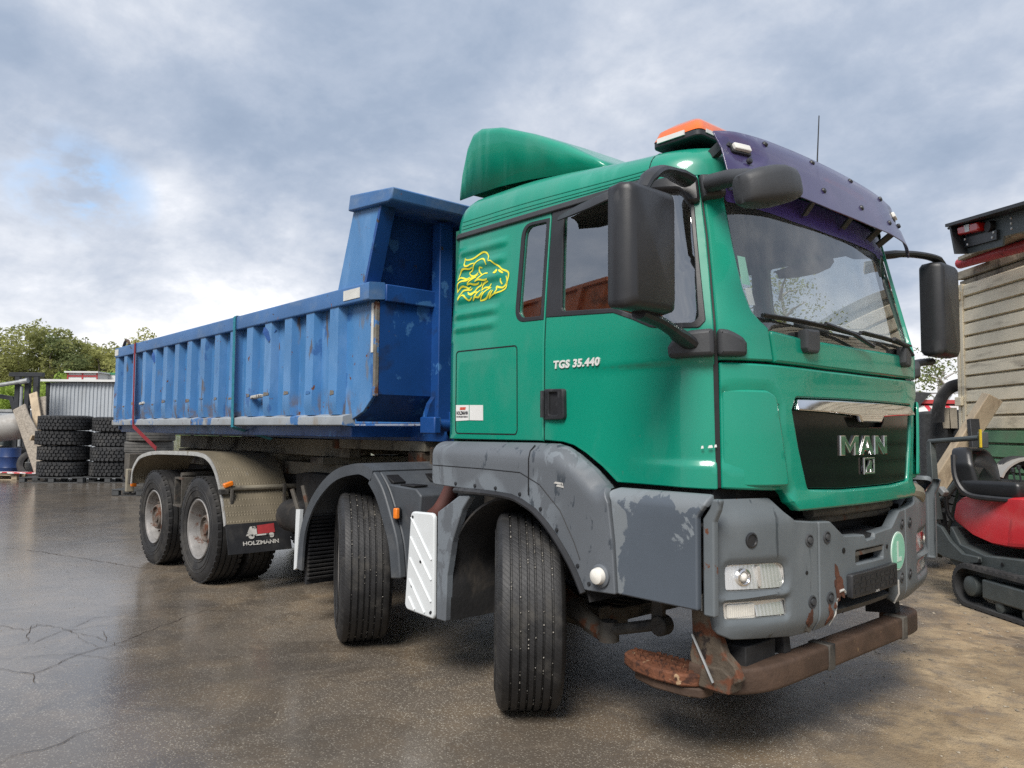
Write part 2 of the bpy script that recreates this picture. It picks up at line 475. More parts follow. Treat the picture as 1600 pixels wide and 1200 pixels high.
pbr('bumper_paint',(.125,.143,.155),.52,0,.10,2.5,bump=.05,bs=150,layers=[
    dict(col=(.17,.188,.198),rough=.6,mask=(3,.5,.72),scl=(1,1,.5),amt=.6),
    dict(col=(.05,.06,.07),rough=.25,mask=(9,.63,.67),scl=(1.5,1.5,.13),off=(6,1,4),amt=.85),
    dict(col=RUST,rough=.9,mask=(5.5,.665,.69),off=(3.1,.2,8),det=9,nr=.65)])
pbr('black_plastic',(.022,.023,.026),.42,0,.2,4,bump=.05,bs=200,layers=[dict(col=(.06,.062,.066),rough=.6,mask=(5,.55,.62),mask2=(1.5,.45,.6),scl=(1,1,.5),amt=.7)])
pbr('dark_plastic',(.045,.048,.053),.55,0,.15,4,bump=.08,bs=120,layers=[dict(col=(.12,.12,.12),rough=.7,mask=(4,.55,.75),amt=.5)])
pbr('mudguard_plastic',(.062,.070,.080),.5,0,.15,4,bump=.1,bs=120,layers=[dict(col=(.17,.17,.165),rough=.75,mask=(3,.5,.75),amt=.6)])
pbr('rubber',(.017,.017,.018),.62,0,.25,6,bump=.15,bs=70,rand=.15,layers=[dict(col=(.07,.066,.06),rough=.85,mask=(3.5,.45,.75),amt=.75),dict(col=(.13,.125,.115),rough=.9,mask=(14,.66,.76),amt=.5)])
pbr('tread',(.020,.020,.021),.55,0,.3,9,bump=.2,bs=90,layers=[dict(col=(.075,.07,.062),rough=.85,mask=(6,.5,.72),amt=.7),dict(col=(.3,.29,.26),rough=.9,mask=(55,.72,.76),amt=.8)])
pbr('black',(.006,.006,.007),.6,var=.3)
pbr('underbody',(.018,.018,.019),.8,0,.4,5,bump=.3,bs=40,layers=[dict(col=(.07,.06,.05),rough=.95,mask=(4,.5,.75))])
pbr('dusty_steel',(.10,.092,.08),.75,.2,.3,6,bump=.3,bs=60,layers=[dict(col=RUST,rough=.9,mask=(7,.58,.68)),dict(col=(.03,.03,.03),rough=.7,mask=(4,.55,.7))])
pbr('beige_frame',(.27,.245,.19),.65,0,.15,3,bump=.1,layers=[dict(col=(.08,.07,.06),rough=.85,mask=(3.5,.5,.68)),dict(col=RUST,rough=.9,mask=(8,.64,.7))])
pbr('chrome',(.78,.78,.79),.10,1,.04,8,rv=.04)
pbr('reflector_chrome',(.92,.92,.90),.30,.7,.03,8,rv=.05)
pbr('lamp_back',(.92,.91,.88),.32,.55,.04)
pbr('silver_letter',(.74,.74,.72),.35,.1,.03)
pbr('gloss_black',(.005,.005,.006),.12,0,.2,3,coat=.0,rv=.03,spec=.32)
pbr('white_panel',(.66,.69,.70),.38,0,.05,3,layers=[dict(col=(.45,.45,.42),rough=.6,mask=(6,.6,.75),amt=.5)])
pbr('white',(.72,.72,.70),.5,var=.06)
pbr('yellow',(.80,.74,.05),.45,var=.05)
pbr('rust_bar',(.082,.050,.034),.72,.1,.3,5,bump=.35,bs=70,layers=[dict(col=(.19,.105,.05),rough=.85,mask=(6,.55,.75),mask2=(1.1,.5,.68)),dict(col=(.035,.025,.022),rough=.5,mask=(2.5,.52,.62),amt=.8),dict(col=(.30,.2,.1),rough=.9,mask=(22,.66,.72),amt=.6)])
pbr('rust_step',(.135,.05,.024),.8,0,.35,12,bump=.5,bs=90,layers=[dict(col=(.05,.02,.012),rough=.9,mask=(20,.5,.62)),dict(col=(.40,.27,.16),rough=.85,mask=(14,.61,.66)),dict(col=(.68,.66,.62),rough=.45,mask=(5,.5,.56),axis=('x',-.42,-.34))])
pbr('rust_bracket',(.105,.082,.06),.85,.1,.35,9,bump=.5,bs=70,layers=[dict(col=(.14,.052,.026),rough=.9,mask=(8,.5,.6)),dict(col=(.03,.022,.02),rough=.8,mask=(11,.58,.65))])
pbr('checker_plate',(.33,.285,.205),.5,.55,.14,3,layers=[dict(col=(.17,.145,.11),rough=.75,metal=.1,mask=(2.5,.45,.7),amt=.7),dict(col=(.6,.58,.53),rough=.35,metal=.7,mask=(5,.63,.72),amt=.8)])
pbr('plate_edge',(.62,.61,.58),.35,.6,.15,9,layers=[dict(col=(.3,.27,.2),rough=.6,mask=(6,.55,.7))])
pbr('rim_steel',(.31,.30,.29),.5,.35,.2,7,bump=.15,bs=60,layers=[dict(col=RUST,rough=.9,metal=0.,mask=(9,.55,.66)),dict(col=(.10,.095,.09),rough=.85,metal=0.,mask=(4,.5,.7),amt=.7)])
pbr('hub',(.17,.145,.125),.7,.25,.3,12,bump=.3,bs=80,layers=[dict(col=RUST,rough=.9,mask=(9,.45,.62))])
BL=dict(coat=.1,bump=.12,bs=7)
pbr('blue',(.060,.195,.42),.40,0,.08,1.4,rand=.04,layers=[
    dict(col=(.13,.28,.52),rough=.6,mask=(3.5,.46,.70),scl=(1,1,.45),amt=.75),
    dict(col=(.02,.09,.28),rough=.5,mask=(4.5,.60,.66),scl=(1,1,.6),off=(1,5,2),amt=.7),
    dict(col=(.11,.085,.065),rough=.9,mask=(5.5,.625,.68),scl=(1.4,1.4,.35),off=(8,3,1),amt=.85),
    dict(col=(.16,.15,.14),rough=.8,mask=(13,.58,.66),scl=(1,1,.25),mask2=(1.2,.5,.62),amt=.6),
    dict(col=(.14,.10,.075),rough=.9,mask=(6,.50,.60),scl=(1,1,.6),off=(2,5,1),amt=.7,axis=('z',1.86,1.70)),
    dict(col=RUST,rough=.95,mask=(10,.655,.69),off=(3,3,7))],**BL)
pbr('blue_shaded',(.009,.062,.235),.45,0,.15,1.4,layers=[  # darker copy of the container blue, shade of the front put into the colour
    dict(col=(.06,.19,.42),rough=.5,mask=(4.2,.60,.635),scl=(1,1,.8),off=(4,2,2),det=9,amt=.8),
    dict(col=(.008,.03,.10),rough=.6,mask=(3,.57,.68),off=(7,7,2),amt=.8),
    dict(col=(.05,.04,.035),rough=.9,mask=(8,.69,.71),off=(1,3,1))],**BL)
pbr('blue_rail',(.05,.145,.34),.5,0,.12,2,layers=[
    dict(col=(.15,.22,.33),rough=.7,mask=(4,.5,.7),scl=(.5,1,1),amt=.7),
    dict(col=(.06,.05,.045),rough=.9,mask=(7,.655,.69),scl=(.5,1,1.5)),
    dict(col=(.20,.06,.03),rough=.9,mask=(11,.68,.71),off=(2,2,9))],**BL)
pbr('blue_sill',(.33,.36,.385),.6,0,.12,4,layers=[dict(col=(.05,.16,.38),rough=.5,mask=(4,.53,.6)),dict(col=(.10,.06,.045),rough=.9,mask=(8,.62,.67)),dict(col=(.26,.23,.19),rough=.8,mask=(3,.55,.65),off=(4,1,1),amt=.8)])
pbr('scuff',(.19,.175,.15),.8,0,.3,9,bump=.2,layers=[dict(col=RUST,rough=.95,mask=(9,.5,.6)),dict(col=(.05,.16,.38),rough=.6,mask=(6,.55,.6))])
pbr('reflect_tape',(.62,.62,.58),.4,var=.1,vs=9)
pbr('orange_lens',(.72,.135,.012),.22,0,.1,6,coat=.4)
pbr('orange_lamp',(.85,.22,.02),.2,0,.1,6,coat=.3)
pbr('red_lens',(.55,.015,.012),.18,0,.1,6,coat=.4)
pbr('clear_lens',(.78,.76,.70),.2,0,.1,9,coat=.4)
pbr('visor_purple',(.048,.038,.110),.28,0,.06,2,coat=.3,alpha=.97,rv=.05,layers=[dict(col=(.13,.115,.20),rough=.5,mask=(3,.5,.7),scl=(1,1,.4),amt=.6)])
pbr('strap_red',(.24,.022,.03),.75,var=.15,vs=20,bump=.2,bs=200)
pbr('strap_teal',(.02,.19,.26),.75,var=.15,vs=20,bump=.2,bs=200)
pbr('oval_green',(.28,.62,.46),.45,var=.05)
pbr('pale_green',(.62,.80,.70),.45,var=.05)
pbr('sticker_red',(.6,.10,.06),.5,var=.1)
pbr('ink',(.03,.03,.04),.6)
pbr('flap_black',(.014,.015,.018),.6,0,.2,6,bump=.15,layers=[dict(col=(.06,.056,.05),rough=.85,mask=(3,.5,.75),amt=.6)])
pbr('worn_white',(.50,.49,.46),.7,0,.15,9,layers=[dict(col=(.05,.05,.05),rough=.7,mask=(20,.55,.62))])
pbr('worn_red',(.34,.03,.035),.7,0,.2,9,layers=[dict(col=(.03,.03,.03),rough=.7,mask=(20,.58,.64))])
pbr('fabric_dark',(.035,.037,.042),.9,0,.2,20,bump=.3,bs=200)
pbr('interior',(.05,.052,.056),.8,0,.1,5,bump=.1,bs=150)
pbr('interior_grey',(.17,.175,.18),.8,0,.1,5)
pbr('brown_pipe',(.105,.04,.032),.6,0,.2,6)
glassmat('windscreen',(.95,.99,.97),1.4,.12,.14)
glassmat('side_glass',(.93,.97,.97),2.2,.02,.31)
pbr('sun_strip',(.085,.055,.24),.3,0,.05,alpha=.78)
glassmat('lamp_glass',(.97,.97,.97),1.2,.06)
glassmat('mirror',(.1,.1,.1),1.,.05,.8)
# yard
pbr('old_rubber',(.028,.029,.031),.72,0,.25,5,bump=.25,bs=40,rand=.2,layers=[dict(col=(.085,.083,.08),rough=.9,mask=(3,.48,.72),amt=.7)])
pbr('grey_rubber',(.085,.083,.078),.85,0,.25,5,bump=.25,bs=30,rand=.2,layers=[dict(col=(.16,.155,.14),rough=.9,mask=(4,.5,.7),amt=.7)])
pbr('wood_grey',(.30,.265,.22),.8,0,.2,3,bump=.3,bs=25,rand=.2,scl=(1,6,6),layers=[dict(col=(.15,.13,.11),rough=.9,mask=(3,.5,.7),scl=(1,9,9),amt=.8)])
pbr('wood_new',(.45,.36,.25),.75,0,.15,3,bump=.3,bs=25,rand=.1,layers=[dict(col=(.24,.18,.12),rough=.85,mask=(4,.52,.7),scl=(2,2,.5),amt=.8)])
pbr('pallet_black',(.055,.058,.06),.6,0,.2,8,rand=.15)
pbr('pallet_wood',(.36,.29,.20),.8,0,.2,8,rand=.15,bump=.2)
pbr('shed_sheet',(.40,.43,.46),.5,0,.05,1,layers=[dict(col=(.30,.31,.32),rough=.6,mask=(2,.5,.75),scl=(1,1,.3),amt=.6)])
pbr('offwhite',(.66,.66,.64),.55,0,.08,1)
pbr('cabin_red',(.42,.05,.05),.5)
pbr('cabin_green',(.05,.22,.12),.5)
pbr('steel_dark',(.03,.032,.036),.5,.2,.2,6,bump=.1)
pbr('steel_grey',(.34,.35,.35),.45,.3,.15,6)
pbr('tank_grey',(.33,.32,.30),.45,0,.12,3,layers=[dict(col=(.22,.19,.16),rough=.8,mask=(3,.5,.7),amt=.6)])
pbr('barrel_blue',(.014,.04,.14),.45)
pbr('barrier_red',(.55,.05,.07),.5,var=.1)
pbr('barrier_white',(.72,.68,.68),.5,var=.06)
pbr('slat_beige',(.80,.71,.53),.6,0,.08,3,rand=.06,bump=.1,bs=30,layers=[dict(col=(.30,.26,.20),rough=.8,mask=(3,.52,.72),scl=(.6,.6,3),amt=.6),dict(col=(.20,.12,.08),rough=.9,mask=(11,.70,.73))])
pbr('slat_green',(.11,.25,.13),.55,0,.1,3,rand=.06,layers=[dict(col=(.16,.21,.14),rough=.8,mask=(3,.52,.7),amt=.6)])
pbr('weathered_wood',(.30,.27,.21),.85,0,.2,6,bump=.4,bs=30,rand=.1,layers=[dict(col=(.10,.085,.07),rough=.9,mask=(5,.53,.68),scl=(1,1,.3))])
pbr('excavator_grey',(.065,.077,.078),.5,.1,.12,5,bump=.1,layers=[dict(col=(.15,.15,.14),rough=.8,mask=(5,.55,.75),amt=.6)])
pbr('excavator_red',(.62,.03,.04),.42,0,.1,2,layers=[dict(col=(.50,.10,.09),rough=.65,mask=(3,.48,.72),amt=.7),dict(col=(.2,.015,.02),rough=.5,mask=(6,.6,.7),scl=(1,1,.3),amt=.5)])
pbr('seat_black',(.016,.017,.019),.34,0,.2,5,bump=.05,bs=150,rv=.05)
pbr('red_pipe',(.44,.03,.04),.5,0,.15,6,layers=[dict(col=(.2,.03,.03),rough=.8,mask=(6,.55,.7))])
pbr('yellow_paint',(.62,.46,.03),.5)
pbr('tarp_dark',(.035,.037,.04),.8,0,.25,6,bump=.5,bs=14,bdist=.03)
pbr('tarp_beige',(.42,.37,.29),.8,0,.15,6)
pbr('skip_orange',(.55,.12,.025),.5,0,.15,1,layers=[dict(col=(.25,.07,.03),rough=.8,mask=(2,.55,.68))])
pbr('bark',(.10,.085,.07),.9,0,.3,4,bump=.5,bs=12)
pbr('birch_bark',(.45,.43,.40),.8,0,.2,6)
pbr('stone',(.26,.225,.175),.9,0,.3,9,rand=.45,island=True)
pbr('stone_pale',(.27,.255,.225),.85,0,.2,9,rand=.45,island=True)
pbr('hill',(.05,.085,.025),.95,0,.3,.2)
def leafmat(name,col,var=.35,tr=.5):
    m=bpy.data.materials.new(name); m.use_nodes=True; t=NT(m.node_tree); t.n.clear()
    out=t.new('ShaderNodeOutputMaterial'); g=t.new('ShaderNodeNewGeometry'); oi=t.new('ShaderNodeObjectInfo')
    c=t.mix(g.outputs['Random Per Island'],tuple(x*(1-var) for x in col),tuple(x*(1+var) for x in col))
    c=t.mix(1.,c,t.mix(oi.outputs['Random'],(.8,.82,.8),(1.2,1.15,1.0)),'MULTIPLY')
    d=t.new('ShaderNodeBsdfDiffuse'); t.put(d.inputs[0],c); tl=t.new('ShaderNodeBsdfTranslucent'); t.put(tl.inputs[0],c)
    mx=t.new('ShaderNodeMixShader'); mx.inputs[0].default_value=tr; t.l.new(d.outputs[0],mx.inputs[1]); t.l.new(tl.outputs[0],mx.inputs[2])
    t.l.new(mx.outputs[0],out.inputs[0]); M[name]=m
leafmat('leaf_olive',(.36,.375,.16)); leafmat('leaf_lime',(.40,.52,.13)); leafmat('leaf_dark',(.20,.24,.12)); leafmat('leaf_birch',(.26,.30,.11))

# ------------------------------------------------------------------ ground
def ground_mat():
    m=bpy.data.materials.new('wet_yard'); m.use_nodes=True; t=NT(m.node_tree); t.n.clear()
    out=t.new('ShaderNodeOutputMaterial'); b=t.new('ShaderNodeBsdfPrincipled'); t.l.new(b.outputs[0],out.inputs[0])
    co=t.new('ShaderNodeTexCoord').outputs['Object']; sp=t.new('ShaderNodeSeparateXYZ'); t.put(sp.inputs[0],co)
    X,Y=sp.outputs[0],sp.outputs[1]
    n1=t.noise(co,.55,6,.6,.3); n2=t.noise(co,2.3,6,.62,.4,off=(4,2,0)); n3=t.noise(co,9,5,.6,off=(1,7,0)); ng=t.noise(co,120,2,.6)
    # asphalt: dark binder with pale chips
    asp=t.mix(t.rng(n1,.32,.68),(.118,.098,.078),(.205,.165,.122))
    asp=t.mix(t.math('MULTIPLY',t.rng(n2,.42,.72),.65),asp,(.27,.195,.118))
    ce=t.voro(co,88.,'F1'); cc=t.voro(co,88.,'F1',out='Color')
    sp2=t.new('ShaderNodeSeparateColor'); t.put(sp2.inputs[0],cc)
    chip=t.math('MULTIPLY',t.rng(ce,.44,.30),t.rng(sp2.outputs[0],.30,.62))
    chip=t.math('MULTIPLY',chip,t.rng(n2,.25,.65,.45,1.))
    asp=t.mix(chip,asp,t.mix(sp2.outputs[1],(.30,.26,.205),(.66,.60,.49)))
    # sandy ground to the right of the truck's nose
    u=t.math('ADD',t.math('ADD',t.math('MULTIPLY',X,1.0),t.math('MULTIPLY',Y,.30)),t.math('ADD',t.math('MULTIPLY',t.math('SUBTRACT',n1,.5),1.3),t.math('MULTIPLY',t.math('SUBTRACT',n2,.5),.8)))
    sand=t.rng(u,-.30,.28)
    sc=t.mix(t.rng(n2,.35,.68),(.265,.19,.112),(.455,.345,.21))
    sc=t.mix(t.rng(n3,.45,.72),sc,(.215,.17,.122)); sc=t.mix(t.math('MULTIPLY',t.rng(ng,.55,.7),.6),sc,(.30,.25,.17))
    sc=t.mix(t.math('MULTIPLY',t.rng(n1,.50,.63),.75),sc,(.22,.182,.14))
    c=t.mix(sand,asp,sc)
    # pale concrete-dust splashes
    sw=t.math('MULTIPLY',t.rng(t.noise(co,3.1,7,.62,.8,off=(2.2,9,0)),.60,.66),t.rng(t.noise(co,.8,2,.5,off=(6,3,0)),.5,.6))
    c=t.mix(t.math('MULTIPLY',sw,.45),c,(.23,.205,.17))
    dm=t.math('MULTIPLY',t.rng(t.noise(co,1.15,7,.62,.9,off=(8.1,2.7,0)),.50,.545),.42)
    c=t.mix(dm,c,t.mix(1.,c,(.42,.40,.38),'MULTIPLY'))
    # water film: smooth where it stands, rougher where drained
    wet=t.math('ADD',t.math('MULTIPLY',t.noise(co,.38,5,.6,.5,off=(1.3,4.4,0)),.7),t.math('MULTIPLY',n2,.3))
    far=t.rng(X,-1.2,-6.0,0,.26)
    side=t.rng(Y,-.5,-2.4,0,.12)
    wet=t.math('ADD',wet,t.math('ADD',far,side))
    film=t.math('MULTIPLY',t.rng(wet,.47,.63),t.math('SUBTRACT',1.,sand))
    film=t.math('MULTIPLY',film,t.math('MAXIMUM',t.rng(Y,-.6,-2.0,.12,1.),t.rng(X,-5.,-8.5)))
    pud=t.math('MULTIPLY',t.rng(t.noise(co,1.7,3,.5,.2,off=(3.3,.6,0)),.62,.66),sand)
    film=t.math('MAXIMUM',film,t.math('MULTIPLY',pud,.8))
    r=t.mixf(sand,t.mixf(n3,.42,.58),.85); r=t.mixf(film,r,.13)
    c=t.mix(t.math('MULTIPLY',film,.5),c,(.105,.096,.088))
    t.put(b.inputs['Base Color'],c); t.put(b.inputs['Roughness'],r)
    b.inputs['Specular IOR Level'].default_value=.5
    h=t.math('ADD',t.math('MULTIPLY',t.noise(co,85,3,.6),.5),t.math('ADD',t.math('MULTIPLY',t.rng(ce,.5,.1),.5),t.math('MULTIPLY',n3,.8)))
    h=t.math('ADD',h,t.math('MULTIPLY',t.math('MULTIPLY',t.noise(co,30,5,.65),sand),1.6))
    bn=t.new('ShaderNodeBump'); bn.inputs['Distance'].default_value=.012
    t.put(bn.inputs['Strength'],t.mixf(film,.6,.07)); t.put(bn.inputs['Height'],h); t.l.new(bn.outputs[0],b.inputs['Normal'])
    M['ground']=m
ground_mat()
g=MB(); g.add([(-700,-700,0),(700,-700,0),(700,700,0),(-700,700,0)],[(0,1,2,3)])
ground=tag(g.build('ground','ground',smooth=0),'wet asphalt yard turning to sandy dirt at the right','ground',kind='structure')
pbr('crack_dirt',(.066,.050,.038),.9,0,.2,20)
def crack(pts,wd):
    mb=MB(); rng=random.Random(len(pts)*31+int(wd*1e4)); q=[]
    for a,b in zip(pts,pts[1:]):
        a=Vector(a);b=Vector(b); L=(b-a).length; m=max(2,int(L/.06)); nrm=Vector((-(b-a).y,(b-a).x)).normalized()
        for j in range(m): q.append(tuple(a+(b-a)*j/m+nrm*rng.uniform(-.018,.018)))
    q.append(tuple(pts[-1])); k=len(q); L=[];Rr=[]
    for i,p in enumerate(q):
        a=q[max(0,i-1)];b=q[min(k-1,i+1)];dx,dy=b[0]-a[0],b[1]-a[1];l=math.hypot(dx,dy) or 1
        ww=.48*wd*rng.uniform(.35,1.)*min(1,.25+4*min(i,k-1-i)/k)
        L.append((p[0]-dy/l*ww,p[1]+dx/l*ww,.004)); Rr.append((p[0]+dy/l*ww,p[1]-dx/l*ww,.004))
    mb.add(L+Rr,[(i,i+1,k+i+1,k+i) for i in range(k-1)])
    mb.build('crack','crack_dirt',ground,smooth=0)
def gp(px,py):
    d=fw+(px-800)/FPX*rt-(py-600)/FPX*up; s_=-CAM[2]/d.z; q=Vector(CAM)+s_*d; return (q.x,q.y)
for pts,wd in (([(0,855),(60,862),(130,873),(210,886),(300,893)],.012),
  ([(-40,1040),(0,1045),(52,1053),(120,1025),(190,1003),(260,975),(330,950)],.009),
  ([(0,1012),(50,1005),(100,985),(140,993),(190,1010),(235,1000)],.006),([(-20,975),(40,985),(60,975),(110,985),(175,975)],.007),
  ([(40,1005),(48,985),(55,975)],.006),([(100,985),(150,965),(205,962)],.005),([(0,1030),(60,1026),(110,1022),(170,1030),(215,1025)],.004),
  ([(52,1053),(55,1068)],.006),([(-30,1205),(20,1182),(70,1172),(120,1150),(185,1128)],.007),([(160,985),(165,1003)],.005),([(110,985),(135,1005),(160,1015)],.004)):
    crack([gp(*p) for p in pts],wd)

# ================================================================== TRUCK
# x forward (front bumper at 0), y to the truck's left, z up
def mkplan(a,r,n,xrear,bul=.1,rc=.06,m=120):
    pts=[]
    for i in range(m+1):
        y=a*math.sin(i/m*PI/2)
        pts.append((-bul*y*y-r*(1-math.sqrt(max(0,1-(y/a)**n))),y))
    x=pts[-1][0]
    while x-.1>xrear+rc: x-=.1; pts.append((x,a))
    for j in range(7):
        an=j/6*PI/2; pts.append((xrear+rc-rc*math.sin(an),a-rc+rc*math.cos(an)))
    S=[0]
    for p,q in zip(pts,pts[1:]): S.append(S[-1]+math.dist(p,q))
    return S,pts
def plan_at(pl,s):
    S,P=pl; a=abs(s); i=min(max(bisect.bisect_right(S,a)-1,0),len(S)-2)
    q=(a-S[i])/(S[i+1]-S[i]); x=P[i][0]+(P[i+1][0]-P[i][0])*q; y=P[i][1]+(P[i+1][1]-P[i][1])*q
    return x,(-y if s>=0 else y)
CP=mkplan(1.12,.28,8,-2.14)
def Wz(z): return 1.-(0.056*max(0,(z-2)/.75)**1.2)/1.12
def cab0(s,z):
    x,y=plan_at(CP,s); return Vector((x-max(0,z-2.)*.22*sm(-.9,-.3,x),y*Wz(z),z))
def mapper(f,wf=None):
    def mp(u,v,w):
        p=f(u,v); e=.004
        du=f(u+e,v)-f(u-e,v); dv=f(u,v+e)-f(u,v-e); n=dv.cross(du)
        if n.length<1e-9: n=Vector((1,0,0))
        n.normalize()
        q=w+(wf(u,v) if wf else 0)
        return p+n*q
    return mp
# orientation test: normal must point outwards
_m=mapper(cab0); 
if (_m(.0,1.5,.1)-_m(0,1.5,0)).x<0:
    _old=mapper
    def mapper(f,wf=None):
        def mp(u,v,w):
            p=f(u,v); e=.004
            du=f(u+e,v)-f(u-e,v); dv=f(u,v+e)-f(u,v-e); n=du.cross(dv)
            if n.length<1e-9: n=Vector((1,0,0))
            n.normalize()
            return p+n*(w+(wf(u,v) if wf else 0))
        return mp
cabm=mapper(cab0)
truck=tag(empty('tipper_truck'),'green and grey four axle truck with purple sun visor carrying the blue container','truck')
def both(mb,name,mats,parent=truck,**kw):
    a=mb.build(name,mats,parent,**kw); b=mb.build(name,mats,parent,mirror=True,**kw); return a,b
def subs(mb,name,mats,ps,**kw):
    mb.build(name,mats,ps[0],**kw); mb.build(name,mats,ps[1],mirror=True,**kw)

# --- rear side panel with pressed ribs
RZ=[2.645,2.545,2.445,2.345,2.245,2.16]
def w_side(s,z):
    w=0
    for i,zc in enumerate(RZ):
        q=abs(z-zc)/.036
        if q<1: w+=.013*(1-q*q)**1.5*sm(2.50+.012*i,2.56+.012*i,s)*(1-sm(2.965,2.995,s))
    return w
sidep=[(2.160,1.472),(2.160,2.752),(2.99,2.752),(3.08,2.752),(3.09,1.472)]
winr=fil([(2.190,2.692,.01),(2.366,2.700,.06),(2.374,2.166,.06),(2.190,2.160,.01)],.03,6)
mb=panel(sidep,[winr],mapper(cab0,w_side),grid=.07,fine=[(2.44,3.03,2.08,2.72,.04,.009)],depth=.03)
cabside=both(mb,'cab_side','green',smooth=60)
trim=fil([(2.166,2.712,.005),(2.394,2.722,.085),(2.405,2.142,.085),(2.166,2.136,.005)],.035,6)
mb=panel(trim,[winr],mapper(cab0,lambda s,z:.004),grid=.06,edge=.003,depth=.012); subs(mb,'window_trim','black_plastic',cabside)
mb=panel(fil([(2.175,2.70),(2.38,2.71,.06),(2.39,2.155,.06),(2.175,2.15)],.03),[],mapper(cab0,lambda s,z:-.012),edge=0,depth=0,grid=.1)
subs(mb,'side_window','side_glass',cabside)
# storage hatch: groove drawn by a slim rubber seal
hat=fil([(2.942,2.018),(2.372,2.013),(2.365,1.53),(2.378,1.503),(2.94,1.505)],.03)
hp=resamp(hat,.03); hi=inset(hp if area(hp)>0 else hp[::-1],.007); ho=hp if area(hp)>0 else hp[::-1]
mb=MB(); k=len(ho); mb.add([cabm(a[0],a[1],.002) for a in ho]+[cabm(a[0],a[1],.002) for a in hi],[(i,(i+1)%k,k+(i+1)%k,k+i) for i in range(k)])
subs(mb,'hatch_seal','black',cabside,smooth=0)
# stickers
mb=panel([(2.932,1.584),(2.934,1.682),(2.806,1.680),(2.805,1.588)],[],mapper(cab0,lambda s,z:.003),edge=0,depth=.002,grid=.2); mb.build('dealer_sticker','white',cabside[0])
mb=panel([(2.798,1.588),(2.799,1.680),(2.672,1.677),(2.670,1.586)],[],mapper(cab0,lambda s,z:.003),edge=0,depth=.002,grid=.2); mb.build('dealer_sticker','white',cabside[0])
mb=MB(); put_text(mb,'HOLZMANN',.03,lambda x,y,z:cabm(2.925-x,1.622+y,.0045+z),width=.112,height=.022,ext=.0005,bold=.0006)
put_text(mb,'FAHRZEUGBAU',.02,lambda x,y,z:cabm(2.925-x,1.605+y,.0045+z),width=.112,height=.010,ext=.0005)
mb.build('sticker_lettering','ink',cabside[0],smooth=0)
mb=MB()
for i in range(3): mb.add([cabm(2.895-i*.018,1.652,.0045),cabm(2.875-i*.018,1.652,.0045),cabm(2.87-i*.018,1.668,.0045),cabm(2.89-i*.018,1.668,.0045)],[(0,1,2,3)])
mb.build('sticker_mark','sticker_red',cabside[0],smooth=0)
LION=[[(2963,2464),(2956,2495),(2935,2523),(2904,2532),(2855,2524),(2824,2530)],[(2913,2604),(2900,2591),(2862,2586),(2820,2590),(2770,2605),(2730,2612),(2698,2600),(2677,2573),(2667,2545)],[(2913,2604),(2911,2571),(2895,2549),(2868,2545),(2837,2552),(2805,2552)],[(2857,2501),(2827,2513),(2799,2546),(2771,2565),(2735,2571),(2703,2554),(2689,2525)],[(2857,2501),(2839,2482),(2812,2474),(2786,2480),(2770,2491)],[(2667,2545),(2646,2543),(2614,2520),(2578,2501),(2546,2477),(2506,2461),(2486,2447),(2484,2426),(2494,2389),(2499,2361),(2523,2349),(2570,2339),(2613,2328),(2646,2313)],[(2506,2432),(2495,2405),(2501,2381),(2525,2366),(2554,2369),(2584,2378),(2575,2359),(2590,2337)],[(2621,2467),(2598,2482),(2597,2465),(2621,2467)],[(2578,2479),(2555,2465),(2534,2454)],[(2550,2423),(2553,2407),(2534,2385)],[(2731,2513),(2755,2519),(2761,2503),(2748,2485),(2729,2472)],[(2963,2464),(2946,2482),(2913,2475),(2874,2463),(2843,2472)],[(2965,2390),(2963,2421),(2947,2446),(2916,2455),(2867,2452),(2836,2461),(2795,2468),(2765,2477)],[(2965,2390),(2943,2411),(2912,2421),(2878,2413),(2851,2402),(2830,2410)],[(2942,2336),(2933,2369),(2908,2393),(2871,2395),(2833,2390),(2816,2398)],[(2942,2336),(2916,2364),(2888,2360),(2865,2344),(2837,2325),(2816,2328),(2801,2339)],[(2864,2424),(2840,2445),(2804,2456),(2774,2462)],[(2864,2424),(2833,2428),(2800,2419),(2764,2417),(2749,2425)],[(2859,2380),(2830,2363),(2795,2372),(2766,2394),(2732,2406),(2721,2421)],[(2786,2434),(2767,2444),(2733,2463),(2704,2475),(2673,2472)],[(2786,2434),(2751,2442),(2709,2433),(2679,2432),(2670,2438)],[(2846,2365),(2808,2355),(2784,2367),(2758,2367)],[(2796,2317),(2775,2339),(2752,2363),(2733,2377)],[(2796,2317),(2770,2335),(2739,2331),(2715,2348),(2701,2363)],[(2720,2372),(2716,2401),(2697,2414),(2663,2421)],[(2720,2372),(2694,2386),(2654,2384),(2636,2403)],[(2729,2309),(2704,2340),(2672,2365),(2633,2380)],[(2729,2309),(2686,2312),(2653,2327),(2622,2362)],[(2646,2313),(2624,2336),(2606,2357)]]
mb=MB(); lm=mapper(cab0,w_side)
for l in LION: ribbon(mb,spline([(a/1000,b/1000) for a,b in l],5),.0115,lm,.003)
tag(mb.build('lion_emblem','yellow',cabside[0],smooth=0),'yellow line drawing of a lion head')

